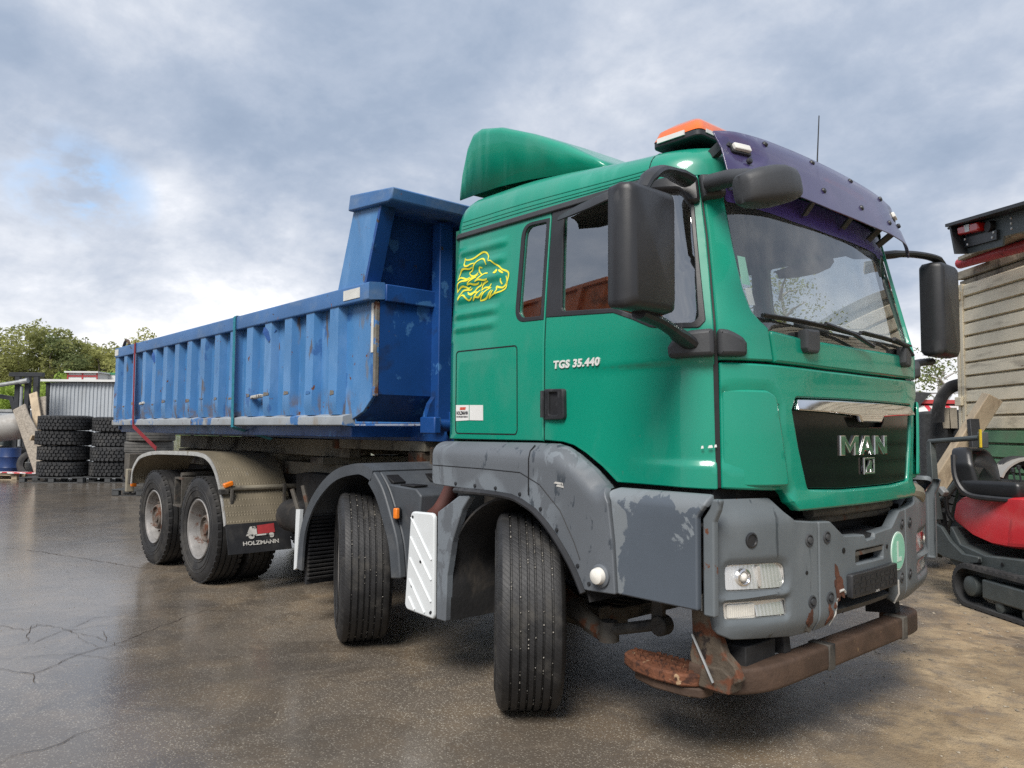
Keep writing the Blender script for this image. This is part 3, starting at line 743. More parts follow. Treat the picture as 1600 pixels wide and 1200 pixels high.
# --- doors
dglass=fil([(2.055,2.712),(2.030,2.168),(1.65,2.142),(1.546,2.103),(1.447,2.054),(1.32,2.032),(1.193,2.026),(1.166,2.05),(1.139,2.343),(1.120,2.675),(1.126,2.722)],.03)
doorp=fil([(2.150,1.476,0),(2.007,1.468,.06),(1.93,1.452,.06),(1.851,1.415,.06),(1.741,1.348,.06),(1.649,1.276,.02),(1.344,1.275),(1.093,1.271,.01),(1.097,1.5),(1.104,1.85),(1.106,1.99),(1.083,2.26),(1.071,2.44),(1.065,2.63),(1.063,2.752,0),(2.150,2.752,0)],.05)
def w_door(s,z):
    w=-.016*sm(1.862,1.826,z)*sm(2.02,1.5,s)
    w+=.015*sm(1.402,1.372,z)*sm(1.60,1.25,s)
    return w
mb=panel(doorp,[inset(dglass if area(dglass)<0 else dglass[::-1],.004)],mapper(cab0,w_door),grid=.055,fine=[(1.1,2.14,1.34,1.44,.05,.012),(1.1,2.14,1.79,1.90,.05,.012)],depth=.03)
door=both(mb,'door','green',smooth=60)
dtrim=[(2.148,2.738),(2.149,2.146),(1.66,2.118),(1.53,2.07),(1.425,2.022),(1.30,2.004),(1.17,2.0),(1.135,2.03),(1.118,2.343),(1.098,2.675),(1.10,2.742)]
dtrim=[(p[0],p[1],.0 if i in(0,1) else .03) for i,p in enumerate(dtrim)]
mb=panel(fil(dtrim),[dglass],mapper(cab0,lambda s,z:.004),grid=.06,edge=.004,depth=.012); subs(mb,'window_frame','black_plastic',door)
mb=panel(inset(dglass if area(dglass)<0 else dglass[::-1],.012),[],mapper(cab0,lambda s,z:-.012),edge=0,depth=0,grid=.1); subs(mb,'door_window','side_glass',door)
mb=panel([(2.140,1.475),(2.140,2.75),(2.172,2.75),(2.172,1.475)],[],mapper(cab0,lambda s,z:-.008),edge=0,depth=0,grid=.1); subs(mb,'door_seal','black',door)
mb=panel([(1.100,1.28),(1.112,1.99),(1.088,2.3),(1.070,2.74),(1.048,2.74),(1.060,2.3),(1.090,1.99),(1.078,1.28)],[],mapper(cab0,lambda s,z:-.012),edge=0,depth=0,grid=.06); subs(mb,'door_seal','black',door)
# handle: recessed dark cup with a grip bar
mb=panel(fil([(2.150,1.586),(2.150,1.754),(1.985,1.750),(1.980,1.588)],.02),[fil([(2.10,1.61),(2.10,1.735),(2.03,1.732),(2.03,1.612)],.012)],mapper(cab0,lambda s,z:.014+.01*sm(2.15,2.05,s)),edge=.006,depth=.035,grid=.04)
mb2=panel(fil([(2.12,1.60),(2.12,1.742),(2.02,1.738),(2.02,1.602)],.012),[],mapper(cab0,lambda s,z:.004),edge=0,depth=0,grid=.05); mb.add(mb2.v,mb2.f)
mb.tube([cabm(2.135,1.60,.03),cabm(2.13,1.67,.036),cabm(2.135,1.742,.03)],.012,8)
subs(mb,'door_handle','black_plastic',door)
mb=MB(); put_text(mb,'TGS 35.440',.05,lambda x,y,z:cabm(2.076-x,1.859+y,.004+z),width=.33,height=.044,ext=.003,shear=.12,bold=.0018,spacing=1.1)
tag(mb.build('model_lettering','silver_letter',door[0],smooth=0),kind='stuff')
mb=MB()
for s0,z0,a in ((1.125,1.462,.011),(1.16,1.459,.006),(1.103,1.465,.006)): mb.add([cabm(s0-a,z0-.004,.003),cabm(s0+a,z0-.006,.003),cabm(s0+a*.6,z0+.006,.003),cabm(s0-a*.7,z0+.008,.003)],[(0,1,2,3)])
mb.build('paint_chip','white',door[0],smooth=0)
# wind deflector over the side window and kerb mirror shell
mb=MB()
path=[(2.03,2.665),(1.9,2.668),(1.75,2.68),(1.62,2.70),(1.55,2.72)]
vs=[];K=len(path)
for j,(dz,w_) in enumerate(((.055,.006),(.05,.06),(.02,.10),(-.03,.115),(-.035,.108),(.015,.09),(.042,.05),(.045,.004))):
    vs+=[cabm(s,z+dz*(.55+.45*math.sin(PI*i/(K-1))),w_*(.45+.55*math.sin(PI*(i+.6)/K))) for i,(s,z) in enumerate(path)]
mb.add(vs,[(j*K+i,j*K+i+1,(j+1)*K+i+1,(j+1)*K+i) for j in range(7) for i in range(K-1)]+[tuple(j*K for j in range(8)),tuple(j*K+K-1 for j in range(8))])
both(mb,'kerb_mirror','black_plastic',smooth=50)

# --- windscreen corner pillars
pil=fil([(1.086,1.852,0),(1.096,1.99),(1.073,2.26),(1.061,2.44),(1.055,2.63),(1.05,2.745,0),(.948,2.745,0),(.949,2.617),(.944,2.382),(.932,2.186),(.909,2.083,.05),(.87,2.038,.05),(.832,2.006,0),(.803,1.852,.01)],.04)
def w_pil(s,z): return -.0*sm(.95,.93,s)
mb=panel(pil,[],mapper(cab0,w_pil),grid=.04,edge=.010,depth=.05,step=.025)
pillar=both(mb,'pillar_panel','green',smooth=60)
# --- cowl flap and front flap
cowl=fil([(.795,1.848,.01),(.824,1.998,.02),(.70,1.984),(.56,1.970),(0,1.964),(-.56,1.970),(-.70,1.984),(-.824,1.998,.02),(-.795,1.848,.01),(-.4,1.838),(0,1.835),(.4,1.838)],.08)
mb=panel(cowl,[],cabm,grid=.05,edge=.014,depth=.06,step=.025); mb.build('cowl_flap','green',truck,smooth=60)
front=[(1.084,1.842,.01),(.80,1.838),(.4,1.828),(0,1.825),(-.4,1.828),(-.80,1.838),(-1.084,1.842,.01),(-1.078,1.275,.01),(-.735,1.262,.01),(-.705,1.205,.02),(-.66,1.166,.03),(-.3,1.168),(.3,1.168),(.66,1.166,.03),(.705,1.205,.02),(.735,1.262,.01),(1.078,1.275,.01)]
gr=fil([(.655,1.690,.015),(.682,1.632,.01),(.640,1.457),(.576,1.262,.03),(.3,1.250),(-.3,1.250),(-.576,1.262,.03),(-.640,1.457),(-.682,1.632,.01),(-.655,1.690,.015),(-.3,1.692),(.3,1.692)],.04)
defl=[(1.09,1.732),(.842,1.730),(.79,1.706),(.768,1.64),(.748,1.516),(.70,1.27),(.7,1.1),(1.09,1.1)]
def w_front(s,z):
    a=abs(s); w=0
    if a>.66 and inpoly((a,z),defl): w-=.016*sm(0,.032,dpoly((a,z),defl[:6],False))
    elif a>.6: pass
    w+=.012*sm(1.402,1.372,z)*sm(.76,.80,a)
    # bulging frame round the grille, shallow step under the upper edge
    w-=.010*sm(1.80,1.76,z)*sm(.62,.5,a)*sm(1.66,1.70,z)
    w+=.012*sm(1.255,1.235,z)
    return w
mb=panel(fil(front,.04),[gr],mapper(cab0,w_front),grid=.035,edge=.010,depth=.05,step=.022)
fp=mb.build('front_flap','green',truck,smooth=60)
# side air vanes standing off the corner (open towards the middle)
van=fil([(1.070,1.722,.02),(.852,1.718,.05),(.805,1.69,.04),(.775,1.52),(.735,1.285,.02),(1.066,1.285,.02)],.04)
mb=panel(van,[],mapper(cab0,lambda s,z:-.012+.034*sm(1.07,.76,s)),grid=.035,edge=.010,depth=.014,step=.025)
for zz in (1.36,1.46,1.56,1.66): mb.add([cabm(.77,zz,.0),cabm(.95,zz,.0),cabm(.95,zz,-.03),cabm(.77,zz,-.03)],[(0,1,2,3)])
both(mb,'air_vane','green',smooth=60)
# grille
gi=inset(gr if area(gr)>0 else gr[::-1],.006)
slot=fil([(.24,1.606),(.19,1.560),(-.19,1.560),(-.24,1.606)],.01)
mb=panel([p for p in gi],[slot],mapper(cab0,lambda s,z:-.012),edge=.004,depth=.03,grid=.06); grille=mb.build('grille','gloss_black',truck,smooth=60)
mb=panel(fil([(.26,1.62),(.26,1.54),(-.26,1.54),(-.26,1.62)],.01),[],mapper(cab0,lambda s,z:-.05),edge=0,depth=0,grid=.1); mb.build('grille_recess','black',grille)
chp=fil([(.648,1.684,.012),(.672,1.632,.005),(.35,1.624),(.14,1.614),(.110,1.584,.008),(-.110,1.584,.008),(-.14,1.614),(-.35,1.624),(-.672,1.632,.005),(-.648,1.684,.012),(-.3,1.687),(.3,1.687)],.012)
mb=panel(chp,[],mapper(cab0,lambda s,z:.004+.02*sm(1.69,1.63,z)),edge=.006,depth=.03,grid=.03); mb.build('chrome_strip','chrome',grille,smooth=60)
def letter(poly,x0,z0,sx,sz,holes=()):
    return panel([(x0-p[0]*sx,z0+p[1]*sz) for p in poly],[[(x0-p[0]*sx,z0+p[1]*sz) for p in h] for h in holes],mapper(cab0,lambda s,z:-.002),edge=.004,depth=.012,grid=.05,step=.02)
mb=MB()
LM=[(0,0),(.24,0),(.24,.62),(.5,.12),(.76,.62),(.76,0),(1,0),(1,1),(.76,1),(.5,.5),(.24,1),(0,1)]
LA=[(0,0),(.26,0),(.33,.2),(.67,.2),(.74,0),(1,0),(.64,1),(.36,1)]; LAh=[(.40,.40),(.60,.40),(.5,.72)]
LNn=[(0,0),(.24,0),(.24,.60),(.74,0),(1,0),(1,1),(.76,1),(.76,.40),(.26,1),(0,1)]
for P_,x0,w_,h_ in ((LM,.288,.185,()),(LA,.098,.175,(LAh,)),(LNn,-.085,.160,())):
    q=letter(P_,x0,1.416,w_,.100,h_); mb.add(q.v,q.f)
mb.build('brand_letters','chrome',grille,smooth=30)
mb=panel([(.062,1.318),(.062,1.403),(-.062,1.403),(-.062,1.318)],[[(.052,1.328),(.052,1.393),(-.052,1.393),(-.052,1.328)]],mapper(cab0,lambda s,z:.004),edge=.002,depth=.01,grid=.1)
ln=[(-.040,1.330),(-.036,1.352),(-.012,1.366),(.004,1.388),(.022,1.386),(.030,1.374),(.020,1.366),(.022,1.350),(.034,1.338),(.034,1.330),(.012,1.330),(.006,1.342),(-.014,1.346),(-.022,1.330)]
q=panel([(-a,b) for a,b in ln],[],mapper(cab0,lambda s,z:.004),edge=.001,depth=.008,grid=.1); mb.add(q.v,q.f)
mb.build('lion_badge','chrome',grille,smooth=30)
# flap hinges under the windscreen
for s0 in (.563,-.52):
    mb=panel(fil([(s0+.055,2.012),(s0+.055,1.925),(s0+.04,1.905),(s0-.04,1.903),(s0-.055,1.925),(s0-.055,2.012)],.012),[],mapper(cab0,lambda s,z:.035),edge=.012,depth=.05,grid=.04)
    mb.build('flap_hinge','dark_plastic',truck)

# --- windscreen
ws=fil([(.935,2.74),(.936,2.617),(.932,2.382),(.918,2.186),(.89,2.07,.05),(.80,1.965),(-.80,1.965),(-.89,2.07,.05),(-.918,2.186),(-.932,2.382),(-.936,2.617),(-.935,2.74)],.03)
mb=panel(ws,[],mapper(cab0,lambda s,z:-.022),edge=0,depth=0,grid=.08,step=.05); wsc=mb.build('windscreen','windscreen',truck,smooth=80)
mb=panel([(.89,2.062),(.80,1.955),(0,1.93),(-.80,1.955),(-.89,2.062),(-.5,2.035),(0,2.028),(.5,2.035)],[],mapper(cab0,lambda s,z:-.026),edge=0,depth=0,grid=.08); mb.build('windscreen_border','black',wsc)
mb=panel(fil([(.932,2.738),(.934,2.628),(.444,2.594),(.1,2.583),(-.4,2.588),(-.58,2.585),(-.60,2.565),(-.66,2.565),(-.68,2.60),(-.934,2.63),(-.932,2.738)],.02),[],mapper(cab0,lambda s,z:-.017),edge=0,depth=0,grid=.08); mb.build('sun_strip','sun_strip',wsc)
mb=panel([(.915,2.36),(.918,2.22),(.868,2.215),(.87,2.355)],[],mapper(cab0,lambda s,z:-.025),edge=0,depth=0,grid=.1); mb.build('toll_sticker','oval_green',wsc)
mb=panel([(.905,2.20),(.90,2.12),(.862,2.12),(.868,2.205)],[],mapper(cab0,lambda s,z:-.025),edge=0,depth=0,grid=.1); mb.build('windscreen_sticker','white',wsc)
for pts,arm in (([(.86,2.062),(.6,2.052),(.35,2.040),(.10,2.028)],[(.45,2.045),(.2,2.015),(.0,1.975)]),([(.06,2.045),(-.2,2.040),(-.45,2.035),(-.66,2.03)],[(-.3,2.035),(-.5,2.01),(-.6,1.975)])):
    mb=MB(); mb.tube([cabm(s,z,.004) for s,z in pts],.010,6); mb.tube([cabm(s,z,.02) for s,z in pts],.006,6); mb.tube([cabm(s,z,.034) for s,z in arm],.011,6)
    mb.build('wiper','black_plastic',truck)
# --- roof: rings from the plan outline up to the crown
def roof_mesh():
    mb=MB(); n=0; outl=[]; S,P=CP
    ss=[-3.06+6.12*i/140 for i in range(141)]
    for s in ss:
        p=cab0(s,2.752); outl.append((p.x,p.y))
    xr=outl[0][0]
    for i in range(1,12): outl.append((xr,outl[140][1]+(outl[0][1]-outl[140][1])*i/12))
    K=len(outl); rows=[]
    ts=[1,.997,.99,.98,.965,.94,.91,.87,.82,.74,.6,.4,.2,0]
    for t_ in ts:
        row=[]
        for x,y in outl:
            cxx=min(-.75,max(-1.55,x)); X_=cxx+(x-cxx)*t_; Y_=y*t_
            H=.20+.11*sm(-.4,-1.7,X_)
            z=2.752+H*max(0,(1-t_**9))**.40
            # swage lines along the roof side
            row.append((X_,Y_,z))
        rows.append(row)
    vs=[p for r_ in rows for p in r_]
    fs=[(a*K+j,a*K+(j+1)%K,(a+1)*K+(j+1)%K,(a+1)*K+j) for a in range(len(rows)-1) for j in range(K)]
    mb.add(vs,fs); return mb
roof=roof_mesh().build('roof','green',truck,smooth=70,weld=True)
mb=MB()
for sg in (1,-1):
    q=panel([(3.05,2.738),(1.33,2.738),(1.33,2.772),(3.05,2.772)],[],mapper(cab0,lambda s,z:.016),edge=.006,depth=.03,grid=.1); mb.add([(x,sg*y,z) for x,y,z in q.v],q.f)
mb.build('rain_gutter','dark_plastic',roof,smooth=50,split=True)
# roof seams and swages
mb=MB()
def roofpt(s,t_):
    p=cab0(s,2.752); x,y=p.x,p.y; cxx=min(-.75,max(-1.55,x)); X_=cxx+(x-cxx)*t_
    return (X_,y*t_,2.752+(.20+.11*sm(-.4,-1.7,X_))*max(0,(1-t_**9))**.40)
for t_ in (.9990,.9975,.994):
    for sg in (1,-1): mb.tube([roofpt(sg*(1.35+i*.06),t_) for i in range(28)],.0035,5)
mb.build('roof_swage','green',roof,split=True)
mb=MB(); mb.tube([roofpt(1.335,t_) for t_ in (1,.998,.99,.975,.95,.9,.85,.8)],.003,5); mb.tube([roofpt(-1.335,t_) for t_ in (1,.998,.99,.975,.95,.9,.85,.8)],.003,5); mb.build('roof_seam','black',roof)
# --- back wall and floor pan and interior lining
mb=MB(); mb.ab((-2.135,-1.06,1.33),(-2.10,1.06,2.80)); mb.build('cab_back_wall','green_inner',truck)
mb=MB(); mb.ab((-2.09,-1.06,1.36),(-.40,1.06,1.42)); mb.ab((-.40,-.98,1.36),(-.30,.98,1.93)); mb.ab((-2.0,-1.04,1.215),(-.24,1.04,1.355)); mb.build('cab_floor','underbody',truck)
mb=MB(); mb.ab((-2.09,-1.0,1.42),(-2.07,1.0,2.76)); mb.ab((-2.07,-1.03,2.745),(-.42,1.03,2.76))
mb.build('headlining','interior_grey',truck)
mb=MB(); mb.slab(fil([(-.20,1.5),(-.20,1.955),(-.30,1.975),(-.62,1.985),(-.72,1.93),(-.74,1.5)],.04),'y',-.98,.98); mb.build('dashboard','interior',truck)
mb=MB(); mb.slab(fil([(-.45,1.98),(-.45,2.12),(-.62,2.10),(-.66,1.98)],.03),'y',.28,.78); mb.build('instrument_hood','interior',truck)
mb=MB(); c=Vector((-.80,.56,2.03)); ax=Vector((-.62,0,.78)).normalized(); u_=Vector((0,1,0)); v_=ax.cross(u_)
mb.tube([c+.225*(math.cos(a)*u_+math.sin(a)*v_) for a in [2*PI*i/32 for i in range(32)]],.017,8,closed=True)
for a in (0.2,PI-.2,PI*1.5): mb.tube([c,c+.22*(math.cos(a)*u_+math.sin(a)*v_)],.018,6)
mb.lathe([(.0,.03),(.08,.025),(.085,-.02),(0,-.03)],c,ax,16); mb.tube([c,c-ax*.35],.03,8); mb.build('steering_wheel','black_plastic',truck)
for y in (-.62,.56):
    mb=MB(); mb.slab(fil([(-1.62,1.42),(-1.02,1.42),(-1.0,1.78),(-1.1,1.82),(-1.48,1.80),(-1.60,2.38),(-1.74,2.40),(-1.66,1.8)],.05),'y',y-.26,y+.26)
    mb.slab(fil([(-1.62,2.40),(-1.60,2.62),(-1.70,2.63),(-1.74,2.41)],.03),'y',y-.14,y+.14); mb.build('seat','fabric_dark',truck,bevel=.03,seg=2)
mb=MB(); mb.ab((-.42,.02,1.985),(-.34,.30,2.15)); mb.build('toll_box','interior',truck,bevel=.01)
mb=MB(); mb.ab((-.50,-.14,1.985),(-.36,.0,2.10)); mb.build('parcel','tarp_beige',truck,bevel=.01)

# --- sun visor
VP_=mkplan(1.1,.25,8,-.9,.05)
def vis0(s,z):
    x,y=plan_at(VP_,s); return Vector((x-.162-.36*(z-2.945)-.5*max(0,z-2.93),y,z))
vism=mapper(vis0)
vo=[(1.0,2.942),(.985,2.85),(1.0,2.70),(1.04,2.615),(.90,2.668),(.522,2.680),(.22,2.671),(-.22,2.671),(-.522,2.680),(-.90,2.668),(-1.04,2.615),(-1.0,2.70),(-.985,2.85),(-1.0,2.942),(-.85,2.965),(-.6,2.985),(-.3,2.995),(0,2.998),(.3,2.995),(.6,2.985),(.85,2.965)]
def w_vis(s,z):
    a=abs(s); q=((a-.85)/.11)**2+((z-2.85)/.055)**2
    return -.02*sm(1.3,.75,q)
mb=panel(fil(vo,.02),[],mapper(vis0,w_vis),grid=.04,edge=.003,depth=.005,step=.03); visor=mb.build('sun_visor','visor_purple',truck,smooth=60)
for s0,z0 in ((.664,2.933),(.22,2.943),(-.22,2.943),(-.62,2.925),(.60,2.775),(.23,2.777),(-.2,2.772),(-.6,2.765),(.845,2.80),(-.845,2.80)):
    p=vism(s0,z0,0); q=vism(s0,z0,.012); mb=MB(); mb.lathe([(0,-.01),(.014,-.008),(.016,.002),(.012,.010),(0,.012)],p,(q-p),12); mb.build('bolt','black_plastic',visor)
for s0 in (.86,-.86):
    mb=panel(fil([(s0+.052,2.885),(s0+.05,2.853),(s0-.052,2.853),(s0-.05,2.885)],.008),[],mapper(vis0,lambda s,z:.010),edge=.006,depth=.03,grid=.03); mb.build('marker_lamp','clear_lens',visor)
    mb=panel(fil([(s0+.062,2.892),(s0+.06,2.843),(s0-.06,2.843),(s0-.06,2.892)],.01),[],mapper(vis0,lambda s,z:-.006),edge=.004,depth=.02,grid=.03); mb.build('lamp_base','black_plastic',visor)
for s0 in (.36,-.05,-.42,-.60):
    mb=MB(); mb.bar(vism(s0,2.70,-.01),cabm(s0,2.635,.0),.045,.012,(1,0,0)); mb.build('visor_bracket','black_plastic',visor)
for s0 in (.93,-.93):
    mb=MB(); mb.bar(vism(s0,2.90,-.01),Vector(cabm(s0,2.74,.0))+Vector((-.12,0,.1)),.03,.05,(0,0,1)); mb.build('visor_bracket','dark_plastic',visor)
# --- beacon bar on the roof
mb=MB()
bz=3.002
base=fil([(-.665,-.93),(-.375,-.93),(-.375,.93),(-.665,.93)],.04)
mb.slab(base,'z',bz-.032,bz); bc=mb.build('beacon_bar','steel_dark',truck,bevel=.006)
def frus(p0,p1,z0,z1,mid=None):
    mb=MB(); k=len(p0); rows=[(p0,z0),(p1[0],z0+(z1-z0)*.55),(p1[1],z1)]
    mb.add([(x,y,z) for P_,z in rows for x,y in P_],[(a*k+i,a*k+(i+1)%k,(a+1)*k+(i+1)%k,(a+1)*k+i) for a in range(2) for i in range(k)]+[tuple(2*k+i for i in range(k))]); return mb
def rr(x0,x1,y0,y1,r): return fil([(x0,y0),(x1,y0),(x1,y1),(x0,y1)],r,5)
for y0,y1 in ((-.93,-.40),(.40,.93)):
    frus(rr(-.665,-.375,y0,y1,.035),(rr(-.648,-.392,y0+.02,y1-.02,.04),rr(-.60,-.44,y0+.08,y1-.08,.04)),bz+.001,bz+.092).build('amber_lens','orange_lens',bc,smooth=40)
mb=MB(); mb.ab((-.64,-.40,bz+.001),(-.40,.40,bz+.05)); mb.build('lens_bridge','white',bc,bevel=.01)
mb=MB(); mb.ab((-.625,-.940,bz-.014),(-.46,-.931,bz+.010)); mb.build('beacon_label','white',bc)
mb=MB(); mb.ab((-.374,-.88,bz-.012),(-.370,-.5,bz+.006)); mb.build('beacon_label','white',bc)
for y in (-.62,.62):
    for x in (-.60,-.44):
        mb=MB(); mb.tube([(x,y,bz-.02),(x,y,2.90)],.018,8); mb.build('beacon_leg','black',bc)
# --- roof air deflector
mb=MB(); prof=[(-2.36,3.15),(-2.335,3.28),(-2.285,3.46),(-2.23,3.532),(-2.15,3.545),(-1.96,3.50),(-1.70,3.39),(-1.44,3.26),(-1.20,3.11),(-1.10,3.045)]
rows=[]
for f_,dz in ((1.,-.055),(1.,-.045),(.996,-.026),(.984,-.010),(.965,-.002),(.93,.002),(.75,.012),(.4,.018),(0,.02)):
    rows.append([(x,-.86*f_*(1-.10*sm(-2.2,-1.0,x)),max(z+dz*(1 if 1<i<8 else .35),(3.10 if i<2 else 3.0))) for i,(x,z) in enumerate(prof)])
full=rows+[[(x,-y,z) for x,y,z in r_] for r_ in rows[-2::-1]]
K=len(prof); vs=[p for r_ in full for p in r_]
fs=[(a*K+i,a*K+i+1,(a+1)*K+i+1,(a+1)*K+i) for a in range(len(full)-1) for i in range(K-1)]
mb.add(vs,fs)
low=[(-2.36,3.095),(-1.90,3.10),(-1.5,3.075),(-1.0,2.985)]
def lowz(x):
    for (a,b),(c,d) in zip(low,low[1:]):
        if a<=x<=c: return b+(d-b)*(x-a)/(c-a)
    return low[-1][1]
for sg,row in ((1,full[0]),(-1,full[-1])):
    vs=list(row)+[(x,y,min(lowz(x),z)) for x,y,z in row]; mb.add(vs,[(i,i+1,K+i+1,K+i) for i in range(K-1)])
spo=mb.build('roof_deflector','green',truck,smooth=32,weld=True)
sol=spo.modifiers.new('thick','SOLIDIFY'); sol.thickness=.006; sol.offset=-1
mb=MB()
for y in (-.6,.6): mb.ab((-2.05,y-.03,2.98),(-1.95,y+.03,3.10)); mb.ab((-1.4,y-.03,2.98),(-1.34,y+.03,3.12))
mb.build('deflector_foot','black',truck)
mb=MB(); mb.tube([(-.40,.30,2.94),(-.40,.30,3.15),(-.385,.30,3.41)],[.008,.004,.003],6); mb.build('antenna','black',truck)

# --- mirrors
def mirror(dx=0.,dy=0.,z0_=0.,z1_=0.,th=1.):
    mb=MB()
    def ring(x,iy0,iy1,z0,z1,r): return [(-.172+(x+.172)*th+dx,y+dy,(z0+z0_) if z<(z0+z1)/2 and False else z) for y,z in fil([(iy0,z0+z0_),(iy1,z0+z0_),(iy1,z1+z1_),(iy0,z1+z1_)],r,4)]
    rows=[ring(-.305,-1.675,-1.40,2.045,2.51,.02),ring(-.29,-1.695,-1.388,2.025,2.528,.03),ring(-.235,-1.70,-1.383,2.018,2.534,.035),ring(-.190,-1.69,-1.388,2.025,2.528,.035),ring(-.172,-1.66,-1.41,2.05,2.505,.035)]
    K=len(rows[0]); mb.add([p for r_ in rows for p in r_],[(a*K+i,a*K+(i+1)%K,(a+1)*K+(i+1)%K,(a+1)*K+i) for a in range(4) for i in range(K)]+[tuple(4*K+i for i in range(K)),tuple(range(K-1,-1,-1))])
    return mb
mm=(mirror().build('mirror_housing','black_plastic',truck,smooth=50),mirror(.07,.0,.02,.13,1.15).build('mirror_housing','black_plastic',truck,smooth=50,mirror=True))
mb=MB(); mb.ab((-.309,-1.665,2.055),(-.306,-1.41,2.50)); mb.build('mirror_glass','mirror',mm[0])
mb=MB(); mb.ab((-.258,1.41,2.08),(-.256,1.665,2.62)); mb.build('mirror_glass','mirror',mm[1])
mb=MB(); mb.tube(spline([(-.33,-1.09,2.69),(-.33,-1.20,2.70),(-.29,-1.36,2.665),(-.25,-1.48,2.60),(-.24,-1.54,2.535)],4),[.05]*4+[.042]*9+[.035]*4,10,flat=.6); mb.build('mirror_arm','black_plastic',truck)
mb=MB(); mb.tube(spline([(-.38,1.0,2.67),(-.27,1.16,2.695),(-.20,1.34,2.70),(-.16,1.46,2.685),(-.15,1.52,2.65)],4),[.045]*4+[.036]*9+[.03]*4,10,flat=.6); mb.build('mirror_arm','black_plastic',truck)
mb=MB(); mb.tube(spline([(-.29,-1.13,1.92),(-.29,-1.22,1.955),(-.27,-1.38,1.995),(-.25,-1.55,2.015)],4),[.045]*5+[.036]*8,10,flat=.7); both(mb,'mirror_arm','black_plastic')
mb=panel(fil([(1.295,1.862),(1.300,1.915),(1.262,1.968),(1.20,1.985),(1.108,1.992),(1.104,1.866)],.02),[],mapper(cab0,lambda s,z:.055),edge=.02,depth=.07,grid=.04); both(mb,'mirror_base','dark_plastic',smooth=50)
mb=panel(fil([(1.094,1.992),(1.05,1.985),(.985,1.955),(.962,1.93),(.962,1.868),(1.092,1.866)],.02),[],mapper(cab0,lambda s,z:.05-.02*sm(1.03,.96,s)),edge=.02,depth=.06,grid=.04); both(mb,'mirror_base_cover','dark_plastic',smooth=50)
# upper mirror foot wrapping the pillar top, and the front mirror (right side only)
mb=panel(fil([(1.42,2.745),(1.30,2.69),(1.16,2.67),(1.13,2.60),(1.075,2.60),(1.07,2.745)],.03),[],mapper(cab0,lambda s,z:.03),edge=.015,depth=.04,grid=.04); both(mb,'mirror_foot','black_plastic',smooth=50)
mb=panel(fil([(1.065,2.735),(1.062,2.615),(.955,2.635),(.955,2.735)],.01),[],mapper(cab0,lambda s,z:.045),edge=.015,depth=.05,grid=.04)
mb.tube([(-.27,-1.0,2.685),(-.13,-1.05,2.665),(-.02,-1.09,2.635),(.05,-1.11,2.61)],[.042,.040,.036,.03],10,flat=1.0); fm=mb.build('front_mirror_arm','dark_plastic',truck,smooth=50)
# front mirror shell: squashed wedge
mb=MB(); prof=[(0,0),(.0,.42),(.05,.60),(.22,.88),(.45,1.0),(.60,.98),(.82,.72),(.97,.36),(1.0,.28),(1.0,0)]
c0=Vector((.060,-1.275,2.515)); c1=Vector((.135,-.955,2.585)); ax=(c1-c0); L=ax.length; axn=ax.normalized(); u_=axn.cross(Vector((0,0,1))).normalized(); v_=u_.cross(axn)
vs=[];n=20
for t_,r_ in prof:
    for j in range(n):
        a=2*PI*j/n; ca,sa=math.cos(a),math.sin(a)
        e=.62; X_=math.copysign(abs(ca)**e,ca)*.10*r_; Z_=math.copysign(abs(sa)**e,sa)*(.090 if sa>0 else .075)*(.45+.55*r_)
        vs.append(c0+ax*t_+u_*X_+v_*Z_)
mb.add(vs,[(a*n+j,a*n+(j+1)%n,(a+1)*n+(j+1)%n,(a+1)*n+j) for a in range(len(prof)-1) for j in range(n)])
tag(mb.build('front_mirror','dark_plastic',truck,smooth=60),'front view mirror on an arm at the upper corner')

# --- lower cab skirts (wing over the front wheel, entrance step panel)
wing_top=[(-2.10,1.466),(-1.25,1.470),(-1.107,1.466),(-1.03,1.450),(-.951,1.413),(-.90,1.383),(-.841,1.347),(-.795,1.312),(-.752,1.275),(-.70,1.252),(-.68,1.195)]
def roll(poly_open,rad,y_out,y_in):
    def f(u,v):
        d=dpoly((u,v),poly_open,False); q=max(0,1-d/rad)
        return Vector((u,-(y_in+(y_out-y_in)*math.sqrt(max(0,1-q*q))),v))
    return f
def side_mapper(f):
    def mp(u,v,w):
        p=f(u,v); e=.003; du=f(u+e,v)-f(u-e,v); dv=f(u,v+e)-f(u,v-e); n=du.cross(dv); n.normalize()
        if n.y>0: n=-n
        return p+n*w
    return mp
wf_=side_mapper(roll(wing_top[:9],.085,1.25,1.122))
arch=[(-.836,.758),(-.90,.86),(-.99,.965),(-1.08,1.05),(-1.18,1.12),(-1.28,1.16),(-1.37,1.182),(-1.55,1.190),(-1.80,1.190)]
wp=[(-2.10,1.463,.03),(-1.25,1.467)]+[(a,b-.001) for a,b in wing_top[2:9]]+[(-.725,1.262,.02),(-.683,1.19,.02),(-.655,1.0),(-.638,.768,.01)]+arch+[(-2.10,1.198,.04)]
mb=panel(fil(wp,.02),[],wf_,grid=.04,edge=.006,depth=.03,step=.025)
wing=both(mb,'wing','grey_plastic',smooth=60)
mb=MB(); mb.tube([wf_(-1.233,z,.001) for z in (1.19,1.25,1.32,1.38,1.42,1.45)],.0035,5); mb.tube([wf_(x,z,.001) for x,z in ((-2.09,1.315),(-1.6,1.312),(-1.3,1.305),(-1.15,1.25),(-1.0,1.13),(-.9,.98),(-.86,.90))],.0025,5)
subs(mb,'wing_seam','black',wing)
mb=MB(); mb.tube([(x,-1.256,z-.012) for x,z in spline(arch+[(-1.86,1.187)],3)],.017,8); subs(mb,'arch_lip','black_plastic',wing)
